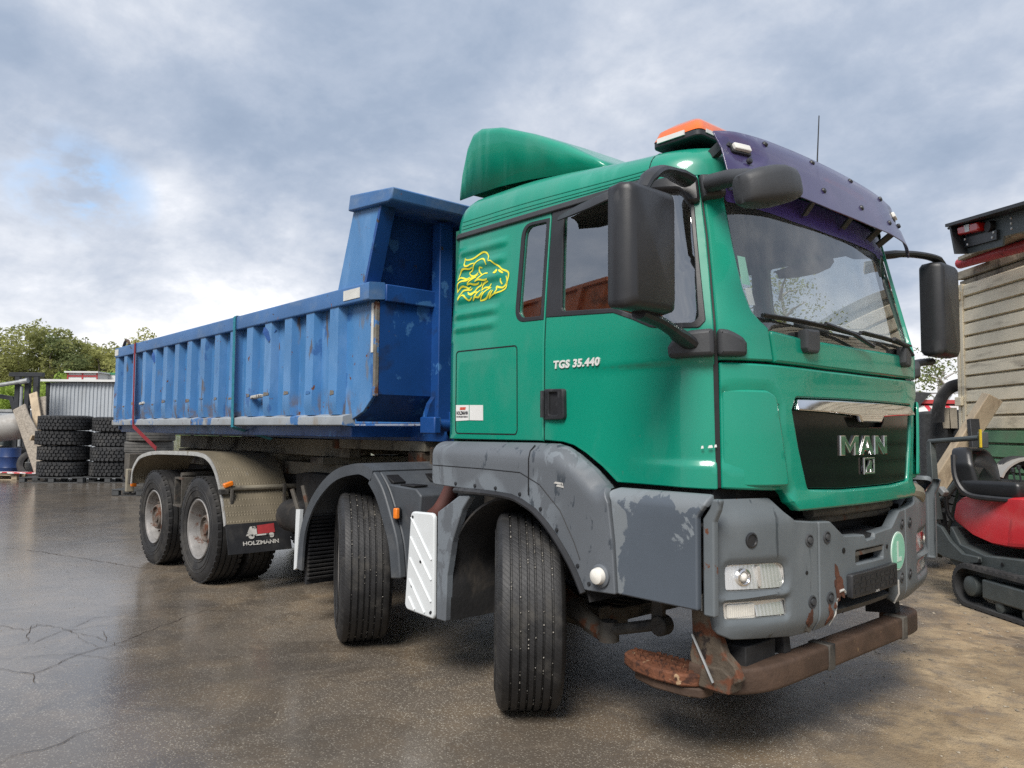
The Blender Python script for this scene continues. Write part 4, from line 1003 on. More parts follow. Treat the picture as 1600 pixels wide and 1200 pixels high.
for x,z in ((-1.86,1.215),(-1.68,1.213),(-1.50,1.21),(-1.30,1.19),(-1.14,1.125),(-1.02,1.03),(-.875,.87),(-.80,.795)):
    mb=MB(); p=wf_(x,z,0); q=wf_(x,z,.01); mb.lathe([(0,.008),(.009,.007),(.011,0)],p,q-p,8); mb.build('bolt','steel_dark',wing[0])
mb=MB(); c=Vector(wf_(-.722,.845,0)); mb.lathe([(.055,-.004),(.055,.012),(.045,.018),(.03,.016)],c,(0,-1,0),24); subs(mb,'lamp_holder','grey_plastic',wing)
mb=MB(); mb.lathe([(0,.052),(.02,.050),(.036,.042),(.041,.026),(.041,.01)],c,(0,-1,0),24); subs(mb,'side_lamp','clear_lens',wing)
mb=MB()
for x,z,l in ((-1.01,1.262,.035),(-1.0,1.248,.028)): mb.add([wf_(x-l,z,.002),wf_(x+l,z-.006,.002),wf_(x+l*.9,z+.006,.002),wf_(x-l*.6,z+.009,.002)],[(0,1,2,3)])
mb.build('scratch','worn_white',wing[0],smooth=0)
stt=[(-.72,1.268),(.10,1.268)]
sf_=side_mapper(roll(stt,.06,1.245,1.14))
stp=[(-.672,1.20,.02),(-.700,1.248,.02),(-.66,1.266),(-.135,1.266,.02),(-.150,1.215,.03),(-.187,1.165,.03),(-.187,.772,.01),(-.628,.772,.01),(-.645,1.0)]
mb=panel(fil(stp,.02),[],sf_,grid=.04,edge=.008,depth=.03,step=.025); both(mb,'step_panel','grey_step',smooth=60)
mb=panel(fil([(-.174,.752),(-.174,1.158),(-.140,1.205),(-.125,1.245),(-.085,1.245),(-.095,1.20),(-.118,1.15),(-.118,.752)],.01),[],side_mapper(lambda u,v:Vector((u,-1.222,v))),grid=.03,edge=.008,depth=.03,step=.03); both(mb,'bumper_end_strip','bumper_paint',smooth=60)
# rear quarter of the front mudguard, liner
mb=MB(); mb.slab(fil([(-2.035,.40),(-2.035,1.035),(-1.94,1.085),(-1.83,1.145),(-1.72,1.155),(-1.80,1.065),(-1.89,.87),(-1.935,.67),(-1.945,.40)],.012),'y',-1.252,-1.20); both(mb,'mudguard_tail','grey_plastic',bevel=.008)
def arcp(cx,cz,r,a0,a1,n=20): return [(cx+r*math.cos(R(a0+(a1-a0)*i/n)),cz+r*math.sin(R(a0+(a1-a0)*i/n))) for i in range(n+1)]
lin=[(-1.955,.40),(-1.95,.62)]+arcp(-1.40,.58,.585,165,20,24)+[(-.82,.70)]
mb=MB(); mb.sheet(lin,-1.215,-.62,.012); mb.build('wheel_liner','underbody',truck,smooth=50)
mb.build('wheel_liner','underbody',truck,smooth=50,mirror=True)
# white ribbed panel behind the front wheel
wpn=fil([(-2.305,1.018),(-2.36,.43),(-2.335,.405),(-2.06,.395),(-2.05,.42),(-2.055,1.025)],.04)
pm=side_mapper(lambda u,v:Vector((u,-1.262,v)))
mb=panel(wpn,[],pm,grid=.06,edge=.010,depth=.02); pan=both(mb,'side_panel','white_panel',smooth=60)
mb=MB()
for z0 in (.98,.86,.73,.60,.49):
    a=(-2.295-.03*(1-z0),z0+.0); b=(-2.075,z0-.235) if z0-.235>.42 else (-2.075-.0,.42)
    if z0-.235<.42: b=(a[0]+(z0-.42)/1.07,.42)
    mb.tube([pm(a[0],a[1],.001),pm(b[0],b[1],.001)],.008,6,flat=.8)
subs(mb,'pressed_rib','white_panel',pan)
for x,z in ((-2.28,.985),(-2.19,.72),(-2.28,.56),(-2.08,.43),(-2.075,.435)):
    mb=MB(); mb.lathe([(0,.006),(.008,.005),(.009,0)],pm(x,z,0),(0,-1,0),8); mb.build('bolt','steel_dark',pan[0])

# --- bumper
BP_=mkplan(1.225,.15,14,-.6,.1)
def bum0(s,z):
    x,y=plan_at(BP_,s); return Vector((x-.55*max(0,z-1.135)-.04*sm(.70,.58,z)**2,y,z))
bm_=mapper(bum0)
hl1=fil([(1.112,.952,.03),(.79,.940,.02),(.752,.925,.03),(.746,.85,.04),(.78,.826,.02),(1.108,.842,.02)],.02)
hl2=fil([(1.122,.792),(.742,.777),(.740,.702),(1.116,.722)],.015)
bc_=fil([(1.160,1.14,.02),(1.180,.96),(1.180,.74),(1.165,.665,.04),(1.08,.630,.06),(.66,.588),(.506,.590,.01),(.506,1.108,.01),(.68,1.124,.04),(.735,1.17,.04),(.79,1.232,.03),(1.09,1.236,.04)],.04)
def w_bum(s,z):
    a=abs(s); w=0
    if a>.70:
        d1=dpoly((a,z),hl1); d2=dpoly((a,z),hl2)
        w-=.012*sm(.035,.004,d1); w-=.010*sm(.022,.004,d2)
        w+=.010*sm(.018,.004,abs(z-.808))*sm(.70,.76,a)
    return w
mb=panel(bc_,[hl1,hl2],mapper(bum0,w_bum),grid=.03,edge=.007,depth=.04,fine=[(.69,1.17,.67,1.0,.014,.012)],step=.02)
corner=both(mb,'bumper_corner','bumper_paint',smooth=60)
cen=fil([(.498,.588,.01),(.375,.600,.02),(.352,.735,.03),(-.352,.735,.03),(-.375,.600,.02),(-.498,.588,.01),(-.498,1.108,.01),(-.40,1.104,.03),(-.275,1.024,.03),(-.06,1.014),(-.05,.990),(.05,.985),(.06,1.014),(.275,1.024,.03),(.40,1.104,.03),(.498,1.108,.01)],.01)
slt=fil([(.165,.876),(.165,.942),(-.155,.942),(-.155,.876)],.012)
mb=panel(cen,[slt],mapper(bum0,lambda s,z:-.010*sm(1.0,1.03,z)*sm(.3,.2,abs(s))),grid=.04,edge=.007,depth=.05,step=.025); cb=mb.build('bumper_centre','bumper_paint',truck,smooth=60)
# recess behind the middle and towing eye
mb=panel([(.48,.60),(.48,1.0),(-.48,1.0),(-.48,.60)],[],mapper(bum0,lambda s,z:-.11),edge=0,depth=0,grid=.1); mb.build('bumper_backing','black',cb)
mb=MB(); mb.bar(bm_(.17,.925,-.03),bm_(-.16,.928,-.03),.05,.02); mb.bar(bm_(.09,.87,-.04),bm_(.09,.92,-.04),.04,.02,(1,0,0)); mb.build('tow_bar','dusty_steel',cb)
mb=panel([(.34,.612),(.34,.652),(-.34,.652),(-.34,.612)],[],mapper(bum0,lambda s,z:-.035),edge=.004,depth=.09,grid=.06); mb.build('step_sheet','dark_plastic',cb)
mb=MB()
for i in range(14):
    a=.26-.04*i; mb.bar(bm_(a,1.005,-.02),bm_(a,1.020,-.16),.022,.012)
mb.bar(bm_(.28,.995,-.03),bm_(-.28,.995,-.03),.03,.02); mb.bar(bm_(.28,1.0,-.15),bm_(-.28,1.0,-.15),.03,.02); mb.build('step_tread','black_plastic',cb)
# number plate holder
mb=panel(fil([(.262,.722),(.262,.838),(-.262,.842),(-.262,.726)],.012),[],mapper(bum0,lambda s,z:.030),edge=.005,depth=.028,grid=.08); pl=mb.build('plate_holder','black_plastic',truck,smooth=60)
mb=MB()
for i in range(9):
    for j in range(3):
        s0=.225-i*.056; z0=.752+j*.028; mb.add([bm_(s0+.020,z0-.009,.0315),bm_(s0-.02,z0-.009,.0315),bm_(s0-.02,z0+.009,.0315),bm_(s0+.02,z0+.009,.0315)] if (i+j)%3 else [bm_(s0+.006,z0-.012,.0315),bm_(s0-.006,z0-.012,.0315),bm_(s0-.006,z0+.012,.0315),bm_(s0+.006,z0+.012,.0315)],[(0,1,2,3)])
mb.build('plate_clip','underbody',pl,smooth=0)
mb=MB(); put_text(mb,'.at',.02,lambda x,y,z:bm_(.03-x,.727+y,.0320+z),width=.05,height=.012,ext=.0005); mb.build('plate_lettering','worn_white',pl,smooth=0)
# oval low-noise badge
def ell(cx,cz,a,b,n=32): return [(cx+a*math.cos(2*PI*i/n),cz+b*math.sin(2*PI*i/n)) for i in range(n)]
mb=panel(ell(-.362,.890,.108,.104),[],mapper(bum0,lambda s,z:.0035),edge=.001,depth=.004,grid=.05); ov=mb.build('round_badge','pale_green',cb)
mb=panel(ell(-.362,.890,.098,.094),[],mapper(bum0,lambda s,z:.0055),edge=0,depth=.001,grid=.05); mb.build('badge_field','oval_green',cb)
mb=panel([(-.328,.945),(-.328,.835),(-.40,.835),(-.40,.858),(-.353,.858),(-.353,.945)],[],mapper(bum0,lambda s,z:.0075),edge=0,depth=.001,grid=.05); mb.build('badge_letter','pale_green',cb)
# bumper bolts
for s0,z0,par in ((.577,1.027,corner[0]),(.433,1.031,cb),(.56,.742,corner[0]),(.412,.742,cb),(-.577,1.027,corner[1]),(-.433,1.031,cb),(-.56,.742,corner[1]),(-.412,.742,cb)):
    p=bm_(s0,z0,0); q=bm_(s0,z0,.01); mb=MB(); mb.lathe([(.030,-.002),(.030,.004),(.024,.006),(.022,.001),(.015,.001),(.014,.010),(0,.011)],p,q-p,18); mb.build('bolt','dark_plastic',par)
p=bm_(.975,1.055,0); q=bm_(.975,1.055,.01)
mb=MB(); mb.lathe([(.034,-.002),(.034,.005),(.027,.008),(.024,.002),(0,.002)],p,q-p,20); mb.build('plug','black_plastic',corner[0])
for s0,z0,r0 in ((.60,.88,.009),(.285,.955,.014),(-.2,.93,.012),(.30,.66,.006)):
    p=bm_(s0,z0,0); q=bm_(s0,z0,.01); mb=MB(); mb.lathe([(r0,-.001),(r0,.003),(0,.004)],p,q-p,10); mb.build('bolt','black',cb if s0<.5 else corner[0])
# rust patches eaten into the paint
def patch(cx,cz,a,b,sd,ang=0):
    rg=random.Random(sd); pts=[]
    for i in range(40):
        t_=2*PI*i/40; r_=1+.22*math.sin(3*t_+sd)+.15*math.sin(5*t_+2*sd)+rg.uniform(-.1,.1)
        x=a*r_*math.cos(t_); z=b*r_*math.sin(t_); pts.append((cx+x*math.cos(ang)-z*math.sin(ang),cz+x*math.sin(ang)+z*math.cos(ang)))
    return pts
pbr('rust_patch',(.095,.036,.02),.92,0,.4,14,bump=.5,bs=60)
for cx,cz,a,b,sd,ang in ((.335,.795,.036,.075,3,-.30),(.405,.655,.018,.035,5,.2),(.575,.665,.022,.036,8,0),(.42,.70,.008,.016,4,0),(.37,.70,.010,.012,9,0)):
    mb=panel(patch(cx,cz,a,b,sd,ang),[],mapper(bum0,lambda s,z:.004),edge=.0,depth=.004,grid=.012,step=.01); mb.build('rust_patch','rust_patch',cb if cx<.5 else corner[0])
mb=MB(); mb.tube([bm_(s,z,.004) for s,z in ((.335,.765),(.30,.768),(.285,.755))],.007,6); mb.tube([bm_(s,z,.002) for s,z in ((.350,.735),(.366,.66),(.375,.605))],.004,6); mb.tube([bm_(-s,z,.002) for s,z in ((.352,.735),(.366,.66),(.375,.605))],.005,6); mb.build('bent_edge','worn_white',cb)
# radiator intake above the bumper
mb=MB(); mb.ab((-.34,-.66,.95),(-.30,.66,1.25)); 
for i in range(8): mb.ab((-.30,-.62,1.0+.03*i),(-.285,.62,1.012+.03*i))
mb.build('radiator','underbody',truck)
mb=MB(); mb.tube([(-.10,-.45,1.14),(-.075,0,1.145),(-.10,.45,1.14)],.03,10); mb.tube([(-.14,-.5,1.09),(-.12,.5,1.09)],.02,8); mb.build('coolant_pipe','dusty_steel',truck)
mb=MB(); mb.tube(spline([(-.16,.62,1.20),(-.10,.80,1.19),(-.13,.93,1.14),(-.2,.98,1.05)],5),.05,10); mb.build('intake_hose','beige_frame',truck)

# --- headlights (shell behind the corner openings)
def headlight(hl,nm,bowls,rings,depth_):
    parts=[]
    mbh=panel(inset(hl if area(hl)<0 else hl[::-1],.004),[],mapper(bum0,lambda s,z:-.012),edge=0,depth=depth_,grid=.1)
    mbb=panel(inset(hl if area(hl)<0 else hl[::-1],.002),[],mapper(bum0,lambda s,z:-depth_+.012),edge=0,depth=0,grid=.06)
    house=MB(); k0=len(hl)
    # open-fronted tray: only the returned flange and the back
    rows=[[bm_(p[0],p[1],-.016) for p in hl],[bm_(p[0],p[1],-depth_) for p in hl]]
    house.add(rows[0]+rows[1],[(i,(i+1)%k0,k0+(i+1)%k0,k0+i) for i in range(k0)]); house.add(mbb.v,mbb.f)
    hh=both(house,nm,'lamp_back',smooth=40)
    zs_=[p[1] for p in hl]; z0_,z1_=min(zs_),max(zs_); s0_,s1_=min(p[0] for p in hl),max(p[0] for p in hl)
    def wr(s,z):
        q=(z-z0_)/(z1_-z0_); fac=.0018*abs(((s-s0_)*42)%1-.5)
        return -.014-.020*q-fac
    for lo,hi_ in bowls:
        seg=[(lo+.004,z0_-.01),(lo+.004,z1_+.01),(hi_-.004,z1_+.01),(hi_-.004,z0_-.01)]
        cl_=[p for p in resamp(hl,.012) if lo+.006<p[0]<hi_-.006]
        ztop=lambda s_:max([p[1] for p in resamp(hl,.006) if abs(p[0]-s_)<.012] or [z1_]); zbot=lambda s_:min([p[1] for p in resamp(hl,.006) if abs(p[0]-s_)<.012] or [z0_])
        m_=MB(); ns=26; nz=7; vs_=[]
        for a_ in range(ns+1):
            s_=lo+(hi_-lo)*a_/ns; zt=ztop(s_)-.005; zb=zbot(s_)+.005
            vs_+=[bm_(s_,zb+(zt-zb)*k_/nz,wr(s_,zb+(zt-zb)*k_/nz)) for k_ in range(nz+1)]
        m_.add(vs_,[(a_*(nz+1)+k_,a_*(nz+1)+k_+1,(a_+1)*(nz+1)+k_+1,(a_+1)*(nz+1)+k_) for a_ in range(ns) for k_ in range(nz)]); subs(m_,'reflector','reflector_chrome',hh,smooth=12)
    for s0,z0,r0 in rings:
        p=Vector(bm_(s0,z0,-.03)); nrm=Vector((.97,-.24,0)).normalized()
        m_=MB(); m_.lathe([(r0*.62,.012),(r0*.80,.020),(r0,.018),(r0,.0)],p,nrm,28); subs(m_,'projector_ring','chrome',hh)
        m_=MB(); m_.lathe([(0,.026),(r0*.3,.024),(r0*.52,.017),(r0*.62,.008)],p,nrm,24); subs(m_,'bulb','clear_lens',hh)
    lens=panel(inset(hl if area(hl)<0 else hl[::-1],.005),[],mapper(bum0,lambda s,z:-.010),edge=.004,depth=.004,grid=.06); subs(lens,'lens','lamp_glass',hh)
    return hh
h1=headlight(hl1,'headlight',((.75,.905),(.918,1.108)),((1.005,.893,.038),),.045)
h2=headlight(hl2,'fog_lamp',((.745,.93),),(),.04)
mb=panel(fil([(1.10,.782),(.938,.776),(.936,.708),(1.098,.722)],.01),[],mapper(bum0,lambda s,z:-.018),edge=.004,depth=.012,grid=.05)
for i in range(14):
    s0=1.085-i*.0105; mb.tube([bm_(s0,.725,-.017),bm_(s0,.772,-.017)],.0022,4)
subs(mb,'indicator','clear_lens',h2)
mb=panel(fil([(.905,.935),(.897,.845),(.915,.845),(.923,.935)],.004),[],mapper(bum0,lambda s,z:-.016),edge=0,depth=.018,grid=.05); subs(mb,'divider','lamp_back',h1)

# --- rusty underrun bar with step pad
mb=MB()
path=[(-.36,-1.02,.435),(-.27,-1.01,.435),(-.185,-.97,.437),(-.13,-.88,.44),(-.105,-.74,.443),(-.10,-.4,.445),(-.10,0,.445),(-.10,.4,.445),(-.105,.66,.443),(-.13,.77,.44),(-.18,.83,.437),(-.30,.86,.435)]
sp_=spline(path,3); k=len(sp_); vs=[]; fs=[]
sec=fil([(-.055,-.058),(.05,-.058),(.05,.058),(-.055,.058)],.02,3); n=len(sec)
for i,p in enumerate(sp_):
    a=Vector(sp_[max(0,i-1)]); b=Vector(sp_[min(k-1,i+1)]); d=(b-a).normalized(); o_=d.cross(Vector((0,0,1))).normalized()
    if o_.x<0 and abs(o_.x)>.5: o_=-o_
    for u_,v_ in sec: vs.append(Vector(p)+o_*u_+Vector((0,0,1))*v_)
fs=[(i*n+j,i*n+(j+1)%n,(i+1)*n+(j+1)%n,(i+1)*n+j) for i in range(k-1) for j in range(n)]+[tuple(range(n)),tuple((k-1)*n+j for j in range(n-1,-1,-1))]
mb.add(vs,fs); ub=mb.build('underrun_bar','rust_bar',truck,smooth=50)
mb=MB()
for y in (-.34,.52): mb.box((-.100,y,.445),(.112,.06,.122))
mb.build('bar_band','dusty_steel',ub,bevel=.004,split=True)
mb=MB()
for y in (-.62,.62): mb.slab([(-.30,.48),(-.12,.50),(-.14,.68),(-.30,.72)],'y',y-.03,y+.03)
mb.ab((-.34,-.95,.47),(-.14,-.70,.58)); mb.build('bar_bracket','underbody',truck,bevel=.006,split=True)
# step pad: rusty D-shaped tread
pad=[(-.30,-1.08),(-.36,-1.13),(-.50,-1.145),(-.64,-1.12),(-.745,-1.06),(-.77,-.99),(-.74,-.94),(-.62,-.93),(-.30,-.93)]
mb=MB(); mb.slab(fil(pad,.03),'z',.392,.448); sp=mb.build('step_pad','rust_step',truck,bevel=.01)
mb=MB()
for i in range(12):
    for j in range(6):
        x=-.36-.034*i+(.017 if j%2 else 0); y=-1.10+.03*j
        if inpoly((x,y),inset(pad if area(pad)>0 else pad[::-1],.018)): mb.box((x,y,.452),(.020,.009,.012),Matrix.Rotation(.5 if j%2 else -.5,3,'Z'))
mb.build('tread_tooth','rust_step',sp)
sk=[(-.28,-1.07),(-.36,-1.11),(-.52,-1.12),(-.66,-1.08),(-.72,-1.0),(-.66,-.98),(-.28,-.98)]
mb=MB(); mb.slab(fil(sk,.03),'z',.345,.39); mb.build('pad_skirt','rust_bar',sp,bevel=.008)
mb=MB(); mb.slab(fil([(-.33,.40),(-.20,.40),(-.10,.46),(-.13,.52),(-.18,.56),(-.22,.66),(-.27,.72),(-.35,.735),(-.345,.60),(-.36,.52)],.012),'y',-1.06,-1.01)
mb.slab(fil([(-.30,.40),(-.14,.40),(-.13,.475),(-.18,.505),(-.28,.50)],.012),'y',-1.085,-.93); mb.build('step_bracket','rust_bracket',truck,bevel=.006)
mb=MB(); mb.tube([(-.335,-1.075,.62),(-.21,-1.10,.44)],.006,6); mb.tube([(-.30,-1.05,.80),(-.30,-1.05,.70)],.006,6); mb.tube([(-.275,-1.05,.82),(-.275,-1.05,.70)],.006,6); mb.build('step_rod','steel_grey',truck)

# --- wheels
def sipes():
    m=M['tread']; t=NT(m.node_tree); b=[n for n in t.n if n.type=='BSDF_PRINCIPLED'][0]; old=[n for n in t.n if n.type=='BUMP'][0]
    co=t.new('ShaderNodeTexCoord').outputs['Object']; sp=t.new('ShaderNodeSeparateXYZ'); t.put(sp.inputs[0],co)
    an=t.math('MULTIPLY',t.math('ARCTAN2',sp.outputs[2],sp.outputs[0]),34.0)
    an=t.math('ADD',an,t.math('MULTIPLY',sp.outputs[1],60.))
    k=t.rng(t.math('PINGPONG',an,1.),.30,.12)
    bn=t.new('ShaderNodeBump'); bn.inputs['Strength'].default_value=.35; bn.inputs['Distance'].default_value=.004; bn.invert=True
    t.put(bn.inputs['Height'],k); t.l.new(old.outputs[0],bn.inputs['Normal']); t.l.new(bn.outputs[0],b.inputs['Normal'])
sipes()
def tyre_prof(Rr,Wd,rim,grooves,gw=.012,gd=.014):
    h=Wd/2
    p=[(rim-.005,-h*.78),(rim+.02,-h*.86),(rim+.05,-h*.93),((Rr+rim)/2,-h*1.0),(Rr-.085,-h*.985),(Rr-.05,-h*.955),(Rr-.022,-h*.90),(Rr-.006,-h*.82)]
    pts=[]
    for g in grooves: pts+=[(Rr,g-gw/2-.001),(Rr-gd,g-gw/2+.001),(Rr-gd,g+gw/2-.001),(Rr,g+gw/2+.001)]
    return p+[(Rr-.001,-h*.74)]+pts+[(Rr-.001,h*.74)]+[(a,-b) for a,b in p[::-1]]
def sidewall_rings(mb,Rr,Wd,rim):
    for rr_ in (rim+.035,rim+.10,Rr-.10): mb.lathe([(rr_-.004,-.0),(rr_,-.004),(rr_+.004,0)],(0,-Wd/2*(.93 if rr_<rim+.05 else 1.0)+.001,0),(0,1,0),64)
def front_wheel(x,y,steer,flip=False):
    sg=-1 if flip else 1
    mb=MB(); rim=.288
    mb.lathe([(rim+.012,-.150),(rim+.004,-.158),(rim-.012,-.150),(rim-.022,-.12),(rim-.03,-.02),(.25,.02),(.20,-.03),(.175,-.075),(.10,-.078),(.095,-.10),(.06,-.115),(0,-.117)],(0,0,0),(0,sg,0),48)
    mb.lathe([(rim+.012,.150),(rim-.02,.14),(rim-.03,.02)],(0,0,0),(0,sg,0),48)
    for i in range(10):
        a=2*PI*i/10; mb.lathe([(.017,-.075),(.017,-.10),(.012,-.112),(0,-.113)],(.145*math.cos(a),0,.145*math.sin(a)),(0,sg,0),8)
    wo_=mb.build('wheel','rim_steel',truck); wo_.location=(x,y,.530); wo_.rotation_euler=(0,0,steer)
    mb=MB(); mb.lathe(tyre_prof(.533,.362,rim,(-.104,-.058,-.018,.018,.058,.104)),(0,0,0),(0,sg,0),96); sidewall_rings(mb,.533,.362,rim)
    ty=mb.build('tyre','tread',wo_,smooth=28)
    rg=random.Random(int(x*100)); mb=MB()
    for gy in (-.104,-.058,-.018,.018,.058,.104):
        for i in range(42):
            a_=rg.gauss(rg.choice((.6,2.2,3.9,5.3)),.55); s_=rg.uniform(.0012,.0036); mb.box((.5235*math.cos(a_),gy,.5235*math.sin(a_)),(s_*2,s_*1.6,s_*2),Matrix.Rotation(rg.uniform(0,3),3,'Y'))
    tag(mb.build('groove_stones','stone_pale',wo_,smooth=0),kind='stuff')
    return wo_
front_wheel(-1.475,-1.03,R(-40)); front_wheel(-1.475,1.03,R(-33),True)
front_wheel(-3.27,-1.03,R(-26.5)); front_wheel(-3.27,1.03,R(-23),True)
def rear_wheel(x,flip,deep):
    sg=-1 if flip else 1; yo=-1.075; rim=.288
    mb=MB(); d=.02 if not deep else .06
    prof=[(rim+.012,-.128),(rim+.004,-.136),(rim-.010,-.128),(rim-.020,-.10),(rim-.028,-.05),(rim-.030,d-.11),(.235,d-.02),(.20,d-.005),(.165,d-.0),(.135,d-.0)]
    mb.lathe(prof,(0,0,0),(0,sg,0),56); mb.lathe([(rim-.03,d-.11),(rim-.02,.14),(rim+.01,.48)],(0,0,0),(0,sg,0),40)
    wo_=mb.build('wheel','rim_steel',truck,smooth=40); wo_.location=(x,yo*sg,.522)
    mb=MB()
    hb=[(.225,d-.012),(.20,d-.020),(.175,d-.03),(.15,d-.036),(.14,d-.10),(.13,d-.125),(.115,d-.13),(.11,d-.10),(.06,d-.105),(.055,d-.125),(0,d-.127)]
    mb.lathe(hb,(0,0,0),(0,sg,0),40)
    for i in range(10):
        a=2*PI*i/10+.15; c=(.168*math.cos(a),0,.168*math.sin(a)); mb.lathe([(.022,d-.03),(.022,d-.038),(.017,d-.04),(.017,d-.065),(.010,d-.068),(.009,d-.085),(0,d-.086)],c,(0,sg,0),8)
    for i in range(8):
        a=2*PI*i/8; mb.lathe([(.008,d-.10),(.008,d-.112),(0,d-.113)],(.088*math.cos(a),0,.088*math.sin(a)),(0,sg,0),6)
    mb.build('hub','hub',wo_,smooth=35)
    for yy in (0,.335):
        mb=MB(); mb.lathe([(r_,y_+yy) for r_,y_ in tyre_prof(.525,.292,rim,(-.085,-.03,.03,.085),.014,.014)],(0,0,0),(0,sg,0),88)
        if yy==0: sidewall_rings(mb,.525,.292,rim)
        # shoulder lugs
        for i in range(44):
            a=2*PI*i/44; 
            for e in (-1,1):
                q=.519; mb.box((q*math.cos(a),(yy+e*.118)*sg,q*math.sin(a)),(.016,.030,.045),Matrix.Rotation(-a,3,'Y'))
        mb.build('tyre','rubber',wo_,smooth=28)
    return wo_
for x,dp in ((-6.12,True),(-7.52,False)):
    rear_wheel(x,False,dp); rear_wheel(x,True,dp)

# --- axle 2 mudguard
prof=[(-3.86,.45),(-3.82,.74),(-3.70,.95),(-3.52,1.115),(-3.29,1.235),(-3.02,1.288),(-2.90,1.285),(-2.78,1.25)]
prof=spline(prof,4)
mg=MB(); mg.sheet(prof,-1.235,-.62,.02); 
mg.sheet(prof,-1.252,-1.235,.075)
m2=both(mg,'mudguard','mudguard_plastic',smooth=50)
fr=spline([(-2.775,1.245),(-2.66,1.14),(-2.56,.98),(-2.47,.80),(-2.43,.58)],4)
mg=MB(); mg.sheet(fr,-1.252,-1.20,.11); mg.sheet(fr,-1.20,-.66,.02)
mg.slab(fil([(-2.72,1.165),(-2.36,1.15),(-2.30,1.11),(-2.34,.70),(-2.46,.58),(-2.50,.80),(-2.60,1.0)],.02),'y',-1.19,-.66)
both(mg,'mudguard_front','mudguard_plastic',smooth=40,bevel=.012)
mb=MB()
for y in (-1.12,-.80):
    mb.box((-2.70,y,1.19),(.11,.10,.02),Matrix.Rotation(R(24),3,'Y')); mb.box((-2.48,y,1.163),(.16,.11,.012))
subs(mb,'mudguard_clip','black',m2,bevel=.004)
mb=MB(); mb.box((-2.525,-1.215,.985),(.05,.03,.08)); subs(mb,'lamp_base','black_plastic',m2,bevel=.008)
mb=MB(); mb.box((-2.505,-1.237,.985),(.04,.03,.07)); subs(mb,'amber_lamp','orange_lamp',m2,bevel=.008)
mb=MB()
for i in range(20):
    z=.38+.031*i; xo=-3.80+.22*max(0,(z-.62))**1.4; mb.slab([(xo,z-.014),(xo+.035,z-.008),(xo+.04,z+.006),(xo,z+.012)],'y',-1.20,-.66)
mb.ab((-3.83,-1.20,.33),(-3.80,-.66,.80)); both(mb,'spray_flap','flap_black')
mb=MB(); mb.slab([(-3.915,.43),(-3.87,.45),(-3.83,.905),(-3.90,.90)],'y',-1.252,-1.225); both(mb,'flap_edge','white_panel')
# --- tandem mudguard in tread plate
def checker():
    m=M['checker_plate']; t=NT(m.node_tree); b=[n for n in t.n if n.type=='BSDF_PRINCIPLED'][0]
    co=t.new('ShaderNodeTexCoord').outputs['Object']
    v=t.voro(co,36.,'F1',.0); h=t.rng(v,.42,.2)
    v2=t.noise(co,40,3,.6)
    bn=t.new('ShaderNodeBump'); bn.inputs['Strength'].default_value=.45; bn.inputs['Distance'].default_value=.004
    t.put(bn.inputs['Height'],t.math('ADD',h,t.math('MULTIPLY',v2,.4))); t.l.new(bn.outputs[0],b.inputs['Normal'])
checker()
prof=spline([(-8.27,.86),(-8.23,1.02),(-8.10,1.13),(-7.9,1.21),(-7.45,1.265),(-6.8,1.283),(-6.1,1.290),(-5.80,1.255),(-5.60,1.15),(-5.45,.97),(-5.36,.80),(-5.30,.64)],4)
mg=MB(); mg.sheet(prof,-1.245,-.60,.008); rm=both(mg,'tandem_mudguard','checker_plate',smooth=40)
mg=MB(); mg.sheet(prof,-1.256,-1.2455,.040); subs(mg,'mudguard_edge','plate_edge',rm,smooth=40)
mb=MB(); mb.tube([(-5.415,-1.26,.965),(-5.415,-.42,.965)],.024,10); subs(mb,'mudguard_tube','beige_frame',rm)
mb=MB(); mb.box((-5.40,-1.24,.94),(.05,.08,.05)); mb.box((-5.385,-1.17,.88),(.03,.03,.16)); mb.box((-5.36,-.66,.9),(.03,.03,.2)); subs(mb,'tube_clamp','dusty_steel',rm,bevel=.005,split=True)
mb=MB(); mb.box((-5.40,-1.20,1.005),(.05,.09,.045),Matrix.Rotation(.3,3,'X')); subs(mb,'amber_lamp','orange_lamp',rm,bevel=.01)
mb=MB(); mb.box((-8.30,-1.21,.86),(.03,.07,.09)); subs(mb,'amber_lamp','orange_lamp',rm,bevel=.01)
mb=MB(); mb.ab((-6.93,-1.18,.98),(-6.70,-.80,1.0)); mb.ab((-6.93,-1.18,.70),(-6.91,-.80,.98)); mb.ab((-6.72,-1.18,.70),(-6.70,-.80,.98)); mb.ab((-6.93,-1.19,.69),(-6.70,-.8,.71)); mb.tube([(-6.82,-1.15,1.02),(-6.82,-.5,1.05)],.03,8); both(mb,'mudguard_bracket','dusty_steel')
mb=MB(); mb.slab([(-5.305,.645),(-5.215,.385),(-5.200,.385),(-5.288,.65)],'y',-1.255,-.645); fl=both(mb,'mud_flap','flap_black')
fx=lambda y,z:(-5.290+(.65-z)*.335+.006,y,z)
def fpoly(pts,mat,nm):
    mb=MB(); a=[fx(*p) for p in pts]; b=[(x+.003,y,z) for x,y,z in a]; k=len(pts); mb.add(a+b,[tuple(range(k)),tuple(range(2*k-1,k-1,-1))]+[(i,(i+1)%k,k+(i+1)%k,k+i) for i in range(k)]); mb.build(nm,mat,fl[0],smooth=0)
fpoly([(-1.08,.535),(-1.035,.615),(-.975,.618),(-.975,.535)],'worn_white','flap_picture')
fpoly([(-.968,.545),(-.968,.622),(-.80,.632),(-.80,.55)],'worn_red','flap_picture')
for yc in (-1.03,-.835): fpoly([(yc+.028*math.cos(2*PI*i/16),.528+.022*math.sin(2*PI*i/16)) for i in range(16)],'worn_white','flap_picture')
fpoly([(-1.0,.53),(-.87,.532),(-.87,.545),(-1.0,.543)],'worn_white','flap_picture')
